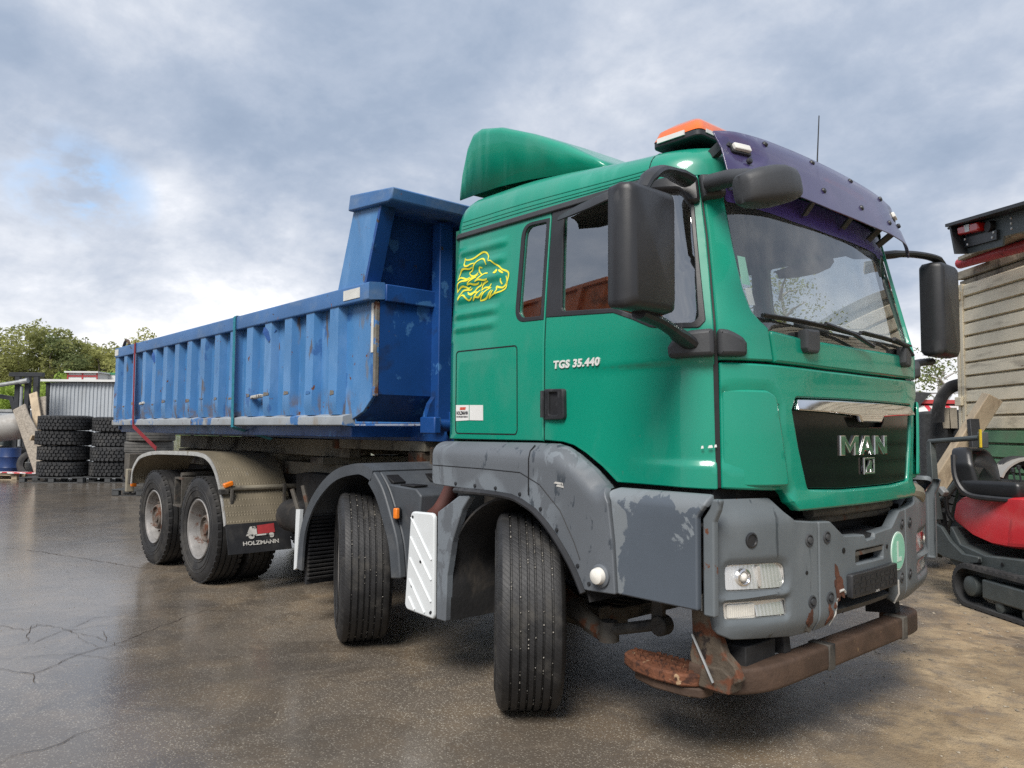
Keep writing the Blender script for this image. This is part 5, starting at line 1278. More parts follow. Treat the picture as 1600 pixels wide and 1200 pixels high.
mb=MB(); put_text(mb,'HOLZMANN',.06,lambda x,y,z:Vector(fx(-1.115+x,.452+y))+Vector((z,0,0)),width=.345,height=.036,ext=.002,bold=.001); mb.build('flap_lettering','worn_white',fl[0],smooth=0)

# --- chassis
mb=MB()
for y in (-.40,.40): mb.ab((-8.75,y-.04,.78),(-.45,y+.04,1.06))
mb.build('frame_rail','underbody',truck,split=True)
mb=MB()
for x in (-.9,-2.2,-3.9,-4.9,-6.8,-8.6): mb.ab((x-.05,-.36,.84),(x+.05,.36,1.0))
mb.build('cross_member','underbody',truck,split=True)
mb=MB()
for y in (-.42,.42): mb.ab((-8.9,y-.05,1.07),(-2.75,y+.05,1.20)); mb.ab((-8.9,y-.06,1.27),(-4.45,y+.06,1.43))
for x in (-3.4,-4.8,-6.0,-7.2,-8.4): mb.ab((x-.12,-.62,1.2),(x+.12,.62,1.27))
mb.build('hook_lift_frame','beige_frame',truck,bevel=.006,split=True)
mb=MB(); mb.ab((-4.42,-.60,1.36),(-3.10,-.40,1.475)); mb.ab((-4.42,.40,1.36),(-3.10,.60,1.475)); mb.build('lift_beam','beige_frame',truck,bevel=.006,split=True)
mb=MB(); mb.ab((-4.55,-.60,1.355),(-4.43,-.30,1.48)); mb.ab((-3.3,-.62,1.22),(-3.12,-.45,1.355)); mb.ab((-2.9,-.7,1.22),(-2.5,-.42,1.40)); mb.build('lift_joint','rust_bracket',truck,bevel=.01,split=True)
mb=MB(); mb.ab((-3.0,-.5,1.2),(-2.3,.5,1.55)); mb.tube([(-2.75,-.62,1.52),(-2.75,.62,1.52)],.06,10); mb.build('hook_arm','beige_frame',truck,bevel=.01)
mb=MB(); mb.ab((-5.2,-.62,.62),(-3.98,-.45,1.10)); mb.ab((-5.0,-.66,.80),(-4.25,-.5,1.12)); mb.tube([(-5.1,-.72,.72),(-4.1,-.72,.72)],.15,16); mb.build('air_tank','underbody',truck,bevel=.01)
mb=MB(); mb.ab((-5.2,.5,.5),(-3.98,1.15,1.1)); mb.build('fuel_tank','steel_grey',truck,bevel=.05)
mb=MB(); mb.tube([(-4.6,-.95,1.0),(-4.5,-.9,.72),(-4.35,-.8,.5)],.02,8); mb.tube([(-4.3,-1.0,1.05),(-4.15,-.95,.6),(-4.1,-.9,.42)],.018,8); mb.ab((-4.4,-1.0,.40),(-4.2,-.8,.48)); mb.build('brake_line','dusty_steel',truck)
for x in (-1.475,-3.27):
    mb=MB(); mb.tube([(x,-.92,.53),(x,-.75,.50),(x,-.5,.42),(x,.5,.42),(x,.75,.5),(x,.92,.53)],.075,10,flat=1.1); mb.ab((x-.16,-.60,.36),(x+.16,-.34,.50)); mb.ab((x-.16,.34,.36),(x+.16,.60,.50)); mb.build('front_axle','dusty_steel',truck,bevel=.01)
    for y in (-.46,.46):
        mb=MB()
        for i in range(4):
            L=.85-.12*i; mb.tube([(x-L,y,.60-.028*i+.06),(x-L*.5,y,.60-.028*i-.02),(x,y,.60-.028*i-.045),(x+L*.5,y,.60-.028*i-.02),(x+L,y,.60-.028*i+.06)],.045,6,flat=.28)
        mb.ab((x-.08,y-.06,.42),(x+.08,y+.06,.66)); mb.build('leaf_spring','dusty_steel',truck)
for x in (-6.12,-7.52):
    mb=MB(); mb.tube([(x,-.95,.522),(x,.95,.522)],.085,14); mb.lathe([(0,-.2),(.16,-.17),(.22,-.05),(.22,.05),(.16,.17),(0,.2)],(x,0,.53),(1,0,0),24); mb.build('rear_axle','underbody',truck)
mb=MB(); mb.ab((-7.9,-.55,.55),(-5.7,-.42,.78)); mb.ab((-7.9,.42,.55),(-5.7,.55,.78)); mb.build('tandem_spring','underbody',truck,bevel=.01,split=True)
# steering linkage seen through the wheel arch
mb=MB(); mb.tube(spline([(-1.52,-.80,.62),(-1.30,-.83,.53),(-1.12,-.86,.47),(-1.02,-.88,.46)],4),[.075]*5+[.06]*8,10,flat=.8); mb.lathe([(0,.06),(.05,.055),(.055,-.05),(0,-.055)],(-1.0,-.88,.47),(0,0,1),14); mb.build('steering_arm','dusty_steel',truck)
mb=MB(); mb.tube([(-1.0,-.88,.475),(-.66,-.86,.57)],.03,10); mb.build('drag_link','dusty_steel',truck)
mb=MB(); mb.box((-.68,-.87,.66),(.07,.04,.24)); mb.lathe([(.05,-.04),(.05,.04)],(-.66,-.87,.565),(0,1,0),16,cap=True); mb.build('drop_arm','dusty_steel',truck,bevel=.01)
mb=MB(); mb.ab((-1.2,-.9,.70),(-.5,-.5,1.2)); mb.ab((-.5,-1.05,.86),(-.22,.9,1.1)); mb.ab((-.9,-.3,.6),(-.3,.3,.95)); mb.build('engine_block','underbody',truck)
mb=MB(); mb.tube([(-.45,-.6,.63),(-.05,-.55,.63)],.035,8); mb.tube([(-1.3,-.7,.70),(-.2,-.72,.66)],.022,8); mb.tube([(-1.2,-.75,.76),(-.25,-.75,.73)],.018,8); mb.build('chassis_pipe','dusty_steel',truck)
mb=MB(); mb.tube(spline([(-2.18,-1.0,1.24),(-2.20,-1.04,1.12),(-2.24,-1.08,1.02),(-2.30,-1.1,.97)],4),.052,12); mb.tube([(-2.12,-1.02,1.0),(-2.10,-1.05,1.08)],.02,8); mb.build('intake_pipe','brown_pipe',truck)
mb=MB(); mb.ab((-2.40,-1.15,.97),(-2.08,-.7,.985)); mb.ab((-2.36,-1.16,.40),(-2.08,-.62,.96)); mb.build('battery_box','underbody',truck)
mb=MB(); mb.slab([(-8.95,.85),(-8.75,.85),(-8.75,1.2),(-8.95,1.2)],'y',-1.15,1.15); mb.tube([(-8.8,-1.22,.90),(-8.8,-.7,.90)],.03,8); mb.ab((-8.45,-1.235,.84),(-8.40,-1.12,1.0)); mb.build('rear_crossbar','dusty_steel',truck,bevel=.01)
mb=MB(); mb.ab((-8.55,-1.24,.74),(-8.48,-1.15,1.02)); mb.build('rear_reflector','beige_frame',truck,bevel=.008)
mb=MB(); mb.tube(spline([(-8.5,-1.2,.88),(-8.62,-1.22,.87),(-8.72,-1.22,.92)],4),.02,6); mb.build('tail_bracket','black',truck)

# ================================================================== BLUE CONTAINER on the truck
cont=tag(empty('tipping_container',(-6.0,0,1.47)),'blue ribbed steel tipping container with a forward canopy lying on the truck','container')
def cbuild(mb,name,mats,parent=None,**kw):
    r_=mb.build(name,mats,parent if parent is not None else cont,**kw)
    if parent is None:
        for o in (r_ if isinstance(r_,list) else [r_]): o.location=(6.0,0,-1.47)
    return r_
YW=1.175
mb=MB()
for sg in (-1,1):
    prof_=[(-9.18,1.60),(-3.20,1.60),(-3.05,1.655),(-2.92,1.76),(-2.92,2.46),(-9.18,2.46)]
    mb.slab(prof_,'y',sg*YW,sg*(YW-.03))
wallo=cbuild(mb,'side_wall','blue',split=True,bevel=.004)
# ribs: trapezoid pressings, each its own piece
rb=MB(); 
def rib_mesh(y_sign):
    mb=MB(); s=y_sign
    secs=[]
    for z,o_ in ((1.635,.055),(1.70,.068),(1.80,.070),(1.815,.066),(2.2,.064),(2.44,.064)):
        wd=.082; secs.append([(-wd,s*(YW-.002),z),(-wd+.018,s*(YW+o_),z),(wd-.018,s*(YW+o_),z),(wd,s*(YW-.002),z)])
    vs=[p for q in secs for p in q]; fs=[(a*4+i,a*4+i+1,(a+1)*4+i+1,(a+1)*4+i) for a in range(len(secs)-1) for i in range(3)]+[(3,2,1,0),tuple(len(vs)-4+i for i in range(4))]
    mb.add(vs,fs); return mb
for sg in (-1,1):
    first=None
    for i in range(16):
        x=-9.10+.3813*i
        if first is None:
            first=cbuild(rib_mesh(sg),'rib','blue',smooth=25); o=first; base=first.location.copy()
        else:
            o=first.copy(); COL.objects.link(o)
        rg=random.Random(i+50*sg)
        o.location=base+Vector((x,0,0)); o.rotation_euler=(0,0,0)
mb=MB(); rg=random.Random(4)
for i in range(16):
    x=-9.10+.3813*i; z=1.805+rg.uniform(-.02,.02); hh=rg.uniform(.008,.022); a=rg.uniform(.03,.06)
    mb.add([(x-a,-YW-.0725,z-hh),(x+a,-YW-.0725,z-hh*.6),(x+a*.9,-YW-.0725,z+hh*.8),(x-a*.8,-YW-.0725,z+hh)],[(0,1,2,3)])
cbuild(mb,'scuff_mark','scuff',smooth=0)
for x,z,l in ((-4.83,1.80,.10),(-8.05,1.81,.08)):
    mb=MB(); mb.bar((x,-YW-.055,z),(x+2*l,-YW-.06,z+.01),.05,.03); cbuild(mb,'dent_lip','worn_white',bevel=.008)
mb=MB()
for sg in (-1,1): mb.slab(fil([(sg*1.12,2.445),(sg*1.252,2.430),(sg*1.252,2.555),(sg*1.12,2.565)],.012),'x',-9.16,-2.872)
cbuild(mb,'top_rail','blue_rail',split=True,smooth=30)
mb=MB(); mb.ab((-2.935,-1.119,2.432),(-2.86,1.119,2.555)); cbuild(mb,'front_rail','blue_shaded',bevel=.008)
mb=MB()
for sg in (-1,1): mb.slab(fil([(sg*1.15,1.645),(sg*1.252,1.622),(sg*1.252,1.558),(sg*1.15,1.55)],.006),'x',-9.19,-3.20)
cbuild(mb,'bottom_sill','blue_sill',split=True,smooth=30)
mb=MB(); mb.ab((-9.15,-1.15,1.47),(-3.25,1.15,1.555)); mb.ab((-9.1,-.62,1.44),(-2.55,-.46,1.56)); mb.ab((-9.1,.46,1.44),(-2.55,.62,1.56)); cbuild(mb,'floor','blue_shaded',bevel=.006)
mb=MB(); mb.slab([(-2.95,2.45),(-2.895,2.45),(-2.895,1.775),(-3.02,1.665),(-3.19,1.585),(-3.21,1.62),(-3.05,1.70),(-2.95,1.79)],'y',-1.145,1.145); cbuild(mb,'front_wall','blue_shaded')
mb=MB()
for y in (-.64,.64): mb.ab((-2.90,y-.06,1.55),(-2.80,y+.06,3.06))
mb.ab((-2.895,-.60,1.56),(-2.70,.60,1.66)); cbuild(mb,'front_post','blue_shaded',split=True,bevel=.008)
mb=MB()
mb.slab(fil([(-.60,1.60),(-.78,1.60),(-.74,1.72),(-.60,1.90)],.02),'x',-2.892,-2.84); mb.slab(fil([(.60,1.60),(.78,1.60),(.74,1.72),(.60,1.90)],.02),'x',-2.892,-2.84); cbuild(mb,'gusset','blue_shaded',split=True)
mb=MB(); mb.tube([(-2.72,-.82,1.56),(-2.72,-.66,1.56)],.045,12); mb.ab((-2.80,-.86,1.50),(-2.62,-.80,1.62)); mb.tube([(-2.72,.66,1.56),(-2.72,.82,1.56)],.045,12); cbuild(mb,'hook_lug','blue_shaded',bevel=.01,split=True)
# canopy
mb=MB()
for sg in (-1,1): mb.slab([(-3.40,2.56),(-3.185,3.13),(-2.80,3.085),(-2.99,2.56)],'y',sg*1.205,sg*1.175)
cbuild(mb,'canopy_side','blue',split=True,bevel=.004)
mb=MB()
for sg in (-1,1): mb.slab([(-2.815,3.09),(-2.785,3.09),(-2.975,2.56),(-3.005,2.56)],'y',sg*1.215,sg*1.10)
cbuild(mb,'canopy_flange','blue_shaded',split=True)
mb=MB(); mb.slab([(-3.20,3.12),(-3.175,3.235),(-2.60,3.165),(-2.62,3.085),(-2.66,3.075)],'y',-1.245,1.245); cbuild(mb,'canopy_roof','blue_rail',bevel=.010)
mb=MB(); mb.slab([(-3.12,2.56),(-3.15,2.56),(-3.06,3.11),(-3.03,3.11)],'y',-1.174,1.174); cbuild(mb,'headboard','blue_shaded')
mb=MB()
for y in (-.55,-.40,.40,.55): mb.slab([(-3.10,2.57),(-3.07,2.57),(-2.98,3.10),(-3.02,3.10)],'y',y-.03,y+.03)
cbuild(mb,'headboard_stiffener','blue_shaded',split=True)
mb=MB(); mb.ab((-9.2,-1.17,1.5),(-9.15,1.17,2.5)); cbuild(mb,'tailgate','blue_shaded',bevel=.01)
mb=MB(); mb.slab(fil([(-9.2,1.56),(-9.34,1.66),(-9.36,2.05),(-9.2,2.3)],.05),'y',-1.2,-1.14); cbuild(mb,'tailgate_flap','blue')
mb=MB(); mb.tube(spline([(-8.98,-1.2,2.56),(-8.9,-1.2,2.63),(-8.8,-1.2,2.63),(-8.72,-1.2,2.57)],4),.02,6); cbuild(mb,'lashing_ring','rust_bar')
mb=MB(); mb.ab((-3.22,-1.2565,2.458),(-2.99,-1.2525,2.53)); cbuild(mb,'reflector_strip','reflect_tape')
mb=MB(); mb.ab((-9.155,-1.2565,2.455),(-9.0,-1.2525,2.535)); cbuild(mb,'reflector_strip','reflect_tape')
mb=MB(); mb.ab((-2.955,-1.1795,2.07),(-2.925,-1.1755,2.42)); cbuild(mb,'reflector_strip','reflect_tape')
mb=MB(); mb.ab((-2.924,-1.18,1.76),(-2.893,-1.146,2.43)); cbuild(mb,'corner_post','scuff',bevel=.006)
for x,z,r_,a in ((-4.60,2.40,.16,.5),(-7.62,2.40,.10,.4)):
    mb=MB(); mb.add([(x,-YW-.07,z),(x+r_,-YW-.03,z-.03),(x+r_*.7,-YW-.075,z-.14),(x+.02,-YW-.09,z-.05)],[(0,1,3),(1,2,3)]); cbuild(mb,'torn_edge','blue_shaded',smooth=0)
def strap(name,mat,pts,label,wd=.05):
    mb=MB()
    for a,b in zip(pts,pts[1:]): mb.bar(a,b,wd,.004,(0,-1,.02))
    tag(mb.build(name,mat,None,smooth=0),label,'strap')
strap('lashing_strap','strap_red',[(-8.30,.2,2.56),(-8.30,-1.25,2.562),(-8.27,-1.262,2.55),(-8.22,-1.265,1.55),(-7.62,-1.17,1.285)],'red lashing strap over the rear end of the blue container')
strap('lashing_strap','strap_teal',[(-5.21,.2,2.56),(-5.21,-1.25,2.562),(-5.21,-1.262,2.55),(-5.185,-1.265,1.54),(-5.15,-.9,1.43)],'teal lashing strap around the middle of the blue container')

# ================================================================== YARD, LEFT
def chunky_tyre():
    mb=MB(); Rr,Wd,rim=.70,.425,.30; h=Wd/2
    p=[(rim,-h*.75),(rim+.03,-h*.88),((Rr+rim)/2,-h),(Rr-.10,-h*.98),(Rr-.05,-h*.90),(Rr-.035,-h*.7)]
    mb.lathe(p+[(a,-b) for a,b in p[::-1]],(0,0,0),(0,0,1),48)
    n=36
    for row,(zc,off) in enumerate(((-h*.66,0),(-h*.22,.5),(h*.22,0),(h*.66,.5))):
        for i in range(n):
            a=2*PI*(i+off)/n; tw=.35 if row%2 else -.35
            rot=Matrix.Rotation(a,3,'Z')@Matrix.Rotation(tw,3,'X')
            mb.box((( Rr-.022)*math.cos(a),(Rr-.022)*math.sin(a),zc),(.05,.085,h*.36),rot)
        
    return mb
ct=chunky_tyre()
ct_mesh=None
names4=['bottom','second','third','top']
def stack(px,d,label,n,z0=.15,gap=.427):
    global ct_mesh
    for i in range(n):
        if ct_mesh is None:
            o=ct.build('tyre','old_rubber',None,smooth=30); ct_mesh=o.data
        else:
            o=bpy.data.objects.new('tyre',ct_mesh); COL.objects.link(o)
        q=flat(px,d); rg=random.Random(px*10+i)
        o.location=(q.x+rg.uniform(-.06,.06),q.y+rg.uniform(-.06,.06),z0+gap*(i+.5)); o.rotation_euler=(rg.uniform(-.015,.015),rg.uniform(-.015,.015),rg.uniform(0,6)); sc_=rg.uniform(.955,1.03); o.scale=(sc_,sc_,rg.uniform(.97,1.0))
        tag(o,f'{names4[i]} chunky black tyre of the {label}','tyre','stacked chunky tyres')
stack(104,22.0,'tall stack beside the wooden planks',4)
stack(190,22.2,'stack half hidden behind the container end',4,gap=.418)
def smooth_tyre(Rr=.53,Wd=.28,rim=.29):
    mb=MB(); mb.lathe(tyre_prof(Rr,Wd,rim,(-.07,0,.07),.012,.010),(0,0,0),(0,0,1),48); return mb
q3=flat(240,17.9); sm_mesh=None
for i in range(5):
    if sm_mesh is None: o=smooth_tyre().build('tyre','grey_rubber',None,smooth=30); sm_mesh=o.data
    else: o=bpy.data.objects.new('tyre',sm_mesh); COL.objects.link(o)
    sc_=random.uniform(.94,1.04); o.scale=(sc_,sc_,1); o.location=(q3.x+random.uniform(-.06,.06),q3.y+random.uniform(-.06,.06),.13+.272*(i+.5)); tag(o,f'{["bottom","second","middle","fourth","top"][i]} worn grey truck tyre of the stack behind the rear wheels','tyre','stacked worn tyres')
mb=MB()
for i in range(6): mb.tube([(.40*math.cos(a),.40*math.sin(a),.03+.06*i) for a in [2*PI*j/28 for j in range(28)]],.033,8,closed=True)
o=mb.build('coiled_hose','tank_grey'); o.location=(q3.x,q3.y,.13+.272*5); tag(o,'pale coiled hose lying on the stack of worn tyres','hose')
def pallet(name,px,d,rz,mat,label,L=1.25,W_=1.0):
    q=flat(px,d); e=tag(empty(name,q,rz),label,'pallet')
    for i in range(5):
        mb=MB(); mb.box((0,-W_/2+.06+i*(W_-.12)/4,.135),(L,.12,.022)); mb.build('deck_board',mat,e)
    for i in range(3):
        for j in range(3):
            mb=MB(); mb.box((-L/2+.08+i*(L-.16)/2,-W_/2+.07+j*(W_-.14)/2,.068),(.15,.12,.10)); mb.build('block',mat,e)
    for j in range(3):
        mb=MB(); mb.box((0,-W_/2+.07+j*(W_-.14)/2,.009),(L,.10,.016)); mb.build('skid',mat,e)
    return e
az=math.atan2(rt.y,rt.x)
pallet('pallet',105,21.9,az,'pallet_black','dark pallet under the tall chunky tyre stack',1.75,1.3)
pallet('pallet',190,22.1,az,'pallet_black','dark pallet under the tyre stack by the container end',1.6,1.3)
pallet('pallet',240,17.9,az,'pallet_black','dark pallet under the worn grey tyre stack',1.25,1.1)
pallet('pallet',14,22.7,az,'pallet_wood','pale wooden pallet carrying red and white boards',1.2,.9)
for i,(px,d,z,rz) in enumerate(((8,22.6,.17,.10),(28,22.4,.20,-.22),(48,22.3,.19,.05))):
    q=flat(px,d); e=tag(empty('barrier_board',(q.x,q.y,z),az+rz),['red and white barrier board lying at the left edge','red and white barrier board in the middle of the pallet','red and white barrier board touching the chunky tyres'][i],'barrier board','barrier boards')
    for k in range(6):
        mb=MB(); x=-.5+.17*k; mb.slab([(x,-.12),(x+.17,-.12),(x+.23,.12),(x+.06,.12)],'z',0,.025); mb.build('stripe','barrier_red' if k%2 else 'barrier_white',e)
def lug_tyre(Rr=.42,Wd=.34):
    mb=MB(); h=Wd/2; rim=Rr*.5
    p=[(rim,-h*.75),(rim+.03,-h*.95),((Rr+rim)/2,-h),(Rr-.07,-h*.95),(Rr-.04,-h*.8)]
    mb.lathe(p+[(a,-b) for a,b in p[::-1]],(0,0,0),(0,1,0),40)
    for i in range(18):
        for e in (-1,1):
            a=2*PI*(i+.25*e)/18; mb.box(((Rr-.025)*math.cos(a),e*h*.45,(Rr-.025)*math.sin(a)),(.06,h*1.0,.05),Matrix.Rotation(-a,3,'Y')@Matrix.Rotation(.5*e,3,'X'))
    return mb
for i,(px,d,Rr,tilt,rz,lab) in enumerate(((11,23.6,.47,0,.55,'lugged tractor wheel with a pale rim at the left edge'),(34,24.4,.45,0,.9,'second lugged tractor wheel behind the barrier boards'))):
    q=flat(px,d); e=tag(empty('tractor_wheel',(q.x,q.y,Rr+.0),az+rz),lab,'wheel','tractor wheels')
    lug_tyre(Rr).build('tyre','old_rubber',e,smooth=30)
    mb=MB(); mb.lathe([(Rr*.52,-.13),(Rr*.5,-.15),(Rr*.46,-.12),(Rr*.42,.0),(Rr*.15,.02),(Rr*.12,-.04),(0,-.05)],(0,0,0),(0,1,0),32); mb.build('rim','steel_grey',e)
q=flat(56,22.9); o=smooth_tyre(.42,.2,.25).build('tyre','old_rubber'); o.location=(q.x,q.y,.42); o.rotation_euler=(R(80),.0,az+.35); tag(o,'small black tyre standing against the chunky tyre stack','tyre')
# leaning planks
for i,(x0,y0,x1,y1,d,wd,mt,lab) in enumerate(((52,700,30,636,22.4,.40,'wood_grey','wide grey plank lowest in the leaning pile'),(57,682,37,645,22.2,.22,'wood_grey','weathered plank crossing the leaning pile in front'),(61,672,52,614,22.6,.24,'wood_new','tallest reddish plank leaning to the left'),(65,695,66,620,22.7,.24,'wood_grey','upright plank beside the chunky tyres'),(52,695,40,655,22.6,.2,'wood_grey','narrow plank between the two wide ones'),(48,684,63,684,22.0,.16,'wood_new','short flat board at the foot of the planks'))):
    a=at(x0,y0,d); b=at(x1,y1,d+.35)
    if i<5: a=a+(a-b).normalized()*max(0,(a.z-.1)/max(.2,(b-a).normalized().z))*.9
    mb=MB(); L=(b-a).length; c=(a+b)/2; mb.bar(a-c,b-c,wd,.05,tuple(-fw)); o=mb.build('plank',mt,bevel=.006); o.location=c
    tag(o,lab,'plank','planks leaning by the tyres')
# tank, barrel, clutter
q=at(12,668,23.2); mb=MB(); mb.lathe([(0,-.62),(.20,-.6),(.34,-.5),(.40,-.3),(.40,.3),(.34,.5),(.2,.6),(0,.62)],(0,0,0),(1,0,0),28); e=mb.build('tank','tank_grey',smooth=50); e.location=q; e.rotation_euler=(0,R(-8),az); tag(e,'pale grey rounded tank above the blue barrel','tank')
q=flat(19,23.4); mb=MB(); mb.lathe([(0,0),(.28,.0),(.29,.02),(.285,.28),(.295,.30),(.285,.32),(.285,.6),(.295,.62),(.285,.64),(.28,.88),(.25,.89),(0,.89)],(0,0,0),(0,0,1),28); e=mb.build('barrel','barrel_blue'); e.location=q; tag(e,'blue barrel under the grey tank','barrel')
for i,(px,h_,w_) in enumerate(((3,.95,.18),(8,.8,.14),(14,.6,.2))):
    q=flat(px,23.9+.1*i); mb=MB(); mb.box((0,0,h_/2),(w_,.05,h_),Matrix.Rotation(.08*i-.05,3,'Y')); e=mb.build('board','wood_new' if i%2 else 'wood_grey',bevel=.005); e.location=q; e.rotation_euler=(0,0,az); tag(e,['tall upright board at the left edge behind the wheel','middle upright board beside the blue barrel','short grey board leaning on the barrel'][i],'board','upright boards')
q=flat(36,24.6); mb=MB(); mb.ab((-1.1,-.3,0),(1.1,.3,.42)); e=mb.build('concrete_block','tank_grey',bevel=.03); e.location=q; e.rotation_euler=(0,0,az); tag(e,'grey concrete block behind the tractor wheels','block')
# forklift seen over the planks
q=flat(42,26.5); fk=tag(empty('forklift',q,az),'dark forklift with a tall mast behind the planks','forklift')
for x in (-.34,.0,.30):
    mb=MB(); mb.box((x,0,1.70),(.16,.14,3.35)); mb.build('mast_rail','steel_dark',fk,bevel=.01)
mb=MB(); mb.box((-.05,0,3.32),(1.15,.16,.14)); mb.box((0,0,2.2),(.8,.10,.10)); mb.box((0,0,1.3),(.8,.1,.12)); mb.build('mast_bridge','steel_dark',fk,bevel=.01,split=True)
mb=MB(); mb.tube([(-.15,-.1,.4),(-.15,-.1,2.9)],.05,10); mb.build('lift_cylinder','steel_grey',fk)
mb=MB(); mb.tube(spline([(.36,-.05,2.9),(.44,-.05,2.3),(.40,-.05,1.2)],5),.03,8); mb.build('hydraulic_hose','black',fk)
mb=MB(); mb.bar((-1.9,.1,2.70),(-.55,.1,2.50),.14,.14); mb.bar((-.6,.1,2.52),(-.15,.1,1.2),.16,.14); mb.build('overhead_guard','steel_dark',fk,bevel=.01,split=True)
mb=MB(); mb.tube([(-2.0,-.2,2.75),(.0,-.2,3.08)],.07,10); mb.tube([(-.15,-.2,3.05),(.12,-.2,3.10)],.09,10); mb.build('boom_cylinder','steel_grey',fk)
mb=MB(); mb.ab((-2.6,-.4,.5),(-.5,.8,1.35)); mb.build('body','excavator_grey',fk,bevel=.05)
mb=MB()
for x in (-2.1,-.8): mb.lathe([(0,-.55),(.32,-.55),(.38,-.5),(.38,-.3),(.32,-.25),(0,-.25)],(x,0,.38),(0,1,0),24)
mb.build('wheel','old_rubber',fk)
# shed
def block(name,px0,px1,d,z1,mat,label,cat,dep=4.,z0=0.):
    a=flat(px0,d); b=flat(px1,d); L=(b-a).length; e=empty(name,(a+b)/2,math.atan2((b-a).y,(b-a).x)); tag(e,label,cat); return e,L
shed,L=block('shed',73,215,27.5,2.,'','grey corrugated metal shed behind the tyre stacks','shed')
mb=MB(); n=int(L/.13); vs=[]
prof_=[]
for i in range(n+1):
    x=-L/2+L*i/n; prof_+= [(x-.045,0),(x-.025,-.035),(x+.025,-.035),(x+.045,0)]
for z in (.0,3.12): vs+=[(x,y,z) for x,y in prof_]
k=len(prof_); mb.add(vs,[(i,i+1,k+i+1,k+i) for i in range(k-1)]); mb.build('sheet_wall','shed_sheet',shed,smooth=0)
mb=MB(); mb.ab((-L/2,.05,0),(L/2,3.0,3.10)); mb.build('shed_body','shed_sheet',shed)
mb=MB(); mb.slab([(-.2,3.14),(3.2,3.25),(3.2,3.33),(-.2,3.22)],'x',-L/2-.15,L/2+.15); mb.build('roof','offwhite',shed)
mb=MB(); mb.ab((-L/2-.03,-.06,0),(-L/2+.09,-.045,3.12)); mb.ab((1.0,-.05,.0),(1.04,-.04,2.4)); mb.build('corner_trim','steel_dark',shed)
for i,px in enumerate((88,93,97)):
    q=flat(px,26.6); mb=MB(); mb.box((0,0,.95),(.14,.08,1.95),Matrix.Rotation(R(8-4*i),3,'Y')); e=mb.build('plank','wood_grey'); e.location=q; e.rotation_euler=(0,0,az); tag(e,['leftmost of three planks against the shed wall','middle of three planks against the shed wall','darkest plank against the shed wall'][i],'plank','planks against the shed')
cab_,L=block('portable_cabin',104,150,36,2,'','white portable cabin with red trim above the shed roof','cabin')
mb=MB(); mb.ab((-L/2,0,0),(L/2,4,4.05)); mb.build('wall','offwhite',cab_)
mb=MB()
for x in (-L/2,0,L/2): mb.ab((x-.03,-.03,0),(x+.03,-.005,4.06))
mb.ab((-L/2,-.035,3.88),(L/2,-.006,3.95)); mb.build('trim','cabin_red',cab_)
mb=MB(); mb.ab((-L/2-.1,-.15,4.06),(L/2+.1,4.2,4.13)); mb.build('roof','offwhite',cab_)
c2,L=block('storage_cabin',150,190,37,2,'','white and green storage box beside the portable cabin','cabin')
mb=MB(); mb.ab((-L/2,0,0),(L/2,3,4.05)); mb.build('wall','offwhite',c2)
mb=MB(); mb.ab((-L/2,-.03,0),(-L/2+.14,-.004,4.2)); mb.ab((-L/2,-.03,4.051),(L/2,.1,4.15)); mb.build('trim','cabin_green',c2)
van,L=block('white_van',52,80,31,2,'','white van roof between the forklift and the shed','van')
mb=MB(); mb.slab(fil([(0,.35),(0,2.2),(.4,2.55),(3.2,2.6),(3.6,2.4),(3.7,.35)],.12),'x',-L/2-.3,L/2+.3); mb.build('body','offwhite',van,bevel=.06)
mb=MB(); mb.ab((-L/2,-.012,1.5),(L/2,-.004,2.0)); mb.build('rear_window','black',van)
mb=MB()
for x in (-.7,.7): mb.lathe([(0,-.1),(.3,-.1),(.34,-.06),(.34,.06),(.3,.1),(0,.1)],(x,.7,.34),(1,0,0),20)
mb.build('wheel','old_rubber',van)
bx,L=block('grey_container',-60,26,30,2,'','grey container behind the forklift at the left edge','container')
mb=MB(); mb.ab((-L/2,0,0),(L/2,2.4,2.1)); mb.build('wall','shed_sheet',bx)
mb=MB()
for i in range(12): x=-L/2+L*(i+.5)/12; mb.ab((x-.04,-.04,.1),(x+.04,-.003,2.0))
mb.ab((-L/2,-.05,2.101),(L/2,2.45,2.2)); mb.build('rib','steel_grey',bx)

# ================================================================== TREES
def leaf_cloud(blobs,n,size,seed,flatk=.75):
    rg=random.Random(seed); vs=[];fs=[]
    tot=sum(b[3]**2 for b in blobs)
    for cx_,cy_,cz_,r in blobs:
        for i in range(int(n*r*r/tot)):
            while True:
                d=Vector((rg.gauss(0,1),rg.gauss(0,1),rg.gauss(0,1)))
                if d.length>.01: break
            d.normalize(); rad=r*(.35+.68*rg.random()**.55); p=Vector((cx_,cy_,cz_))+Vector((d.x,d.y,d.z*flatk))*rad
            s_=size*rg.uniform(.5,1.3); a=Vector((rg.gauss(0,1),rg.gauss(0,1),rg.gauss(0,.7))).normalized(); b=a.cross(Vector((rg.gauss(0,1),rg.gauss(0,1),rg.gauss(0,1)))).normalized()
            o=len(vs); vs+=[p-a*s_,p-b*s_*.45,p+a*s_,p+b*s_*.45]; fs.append((o,o+1,o+2,o+3))
    return vs,fs
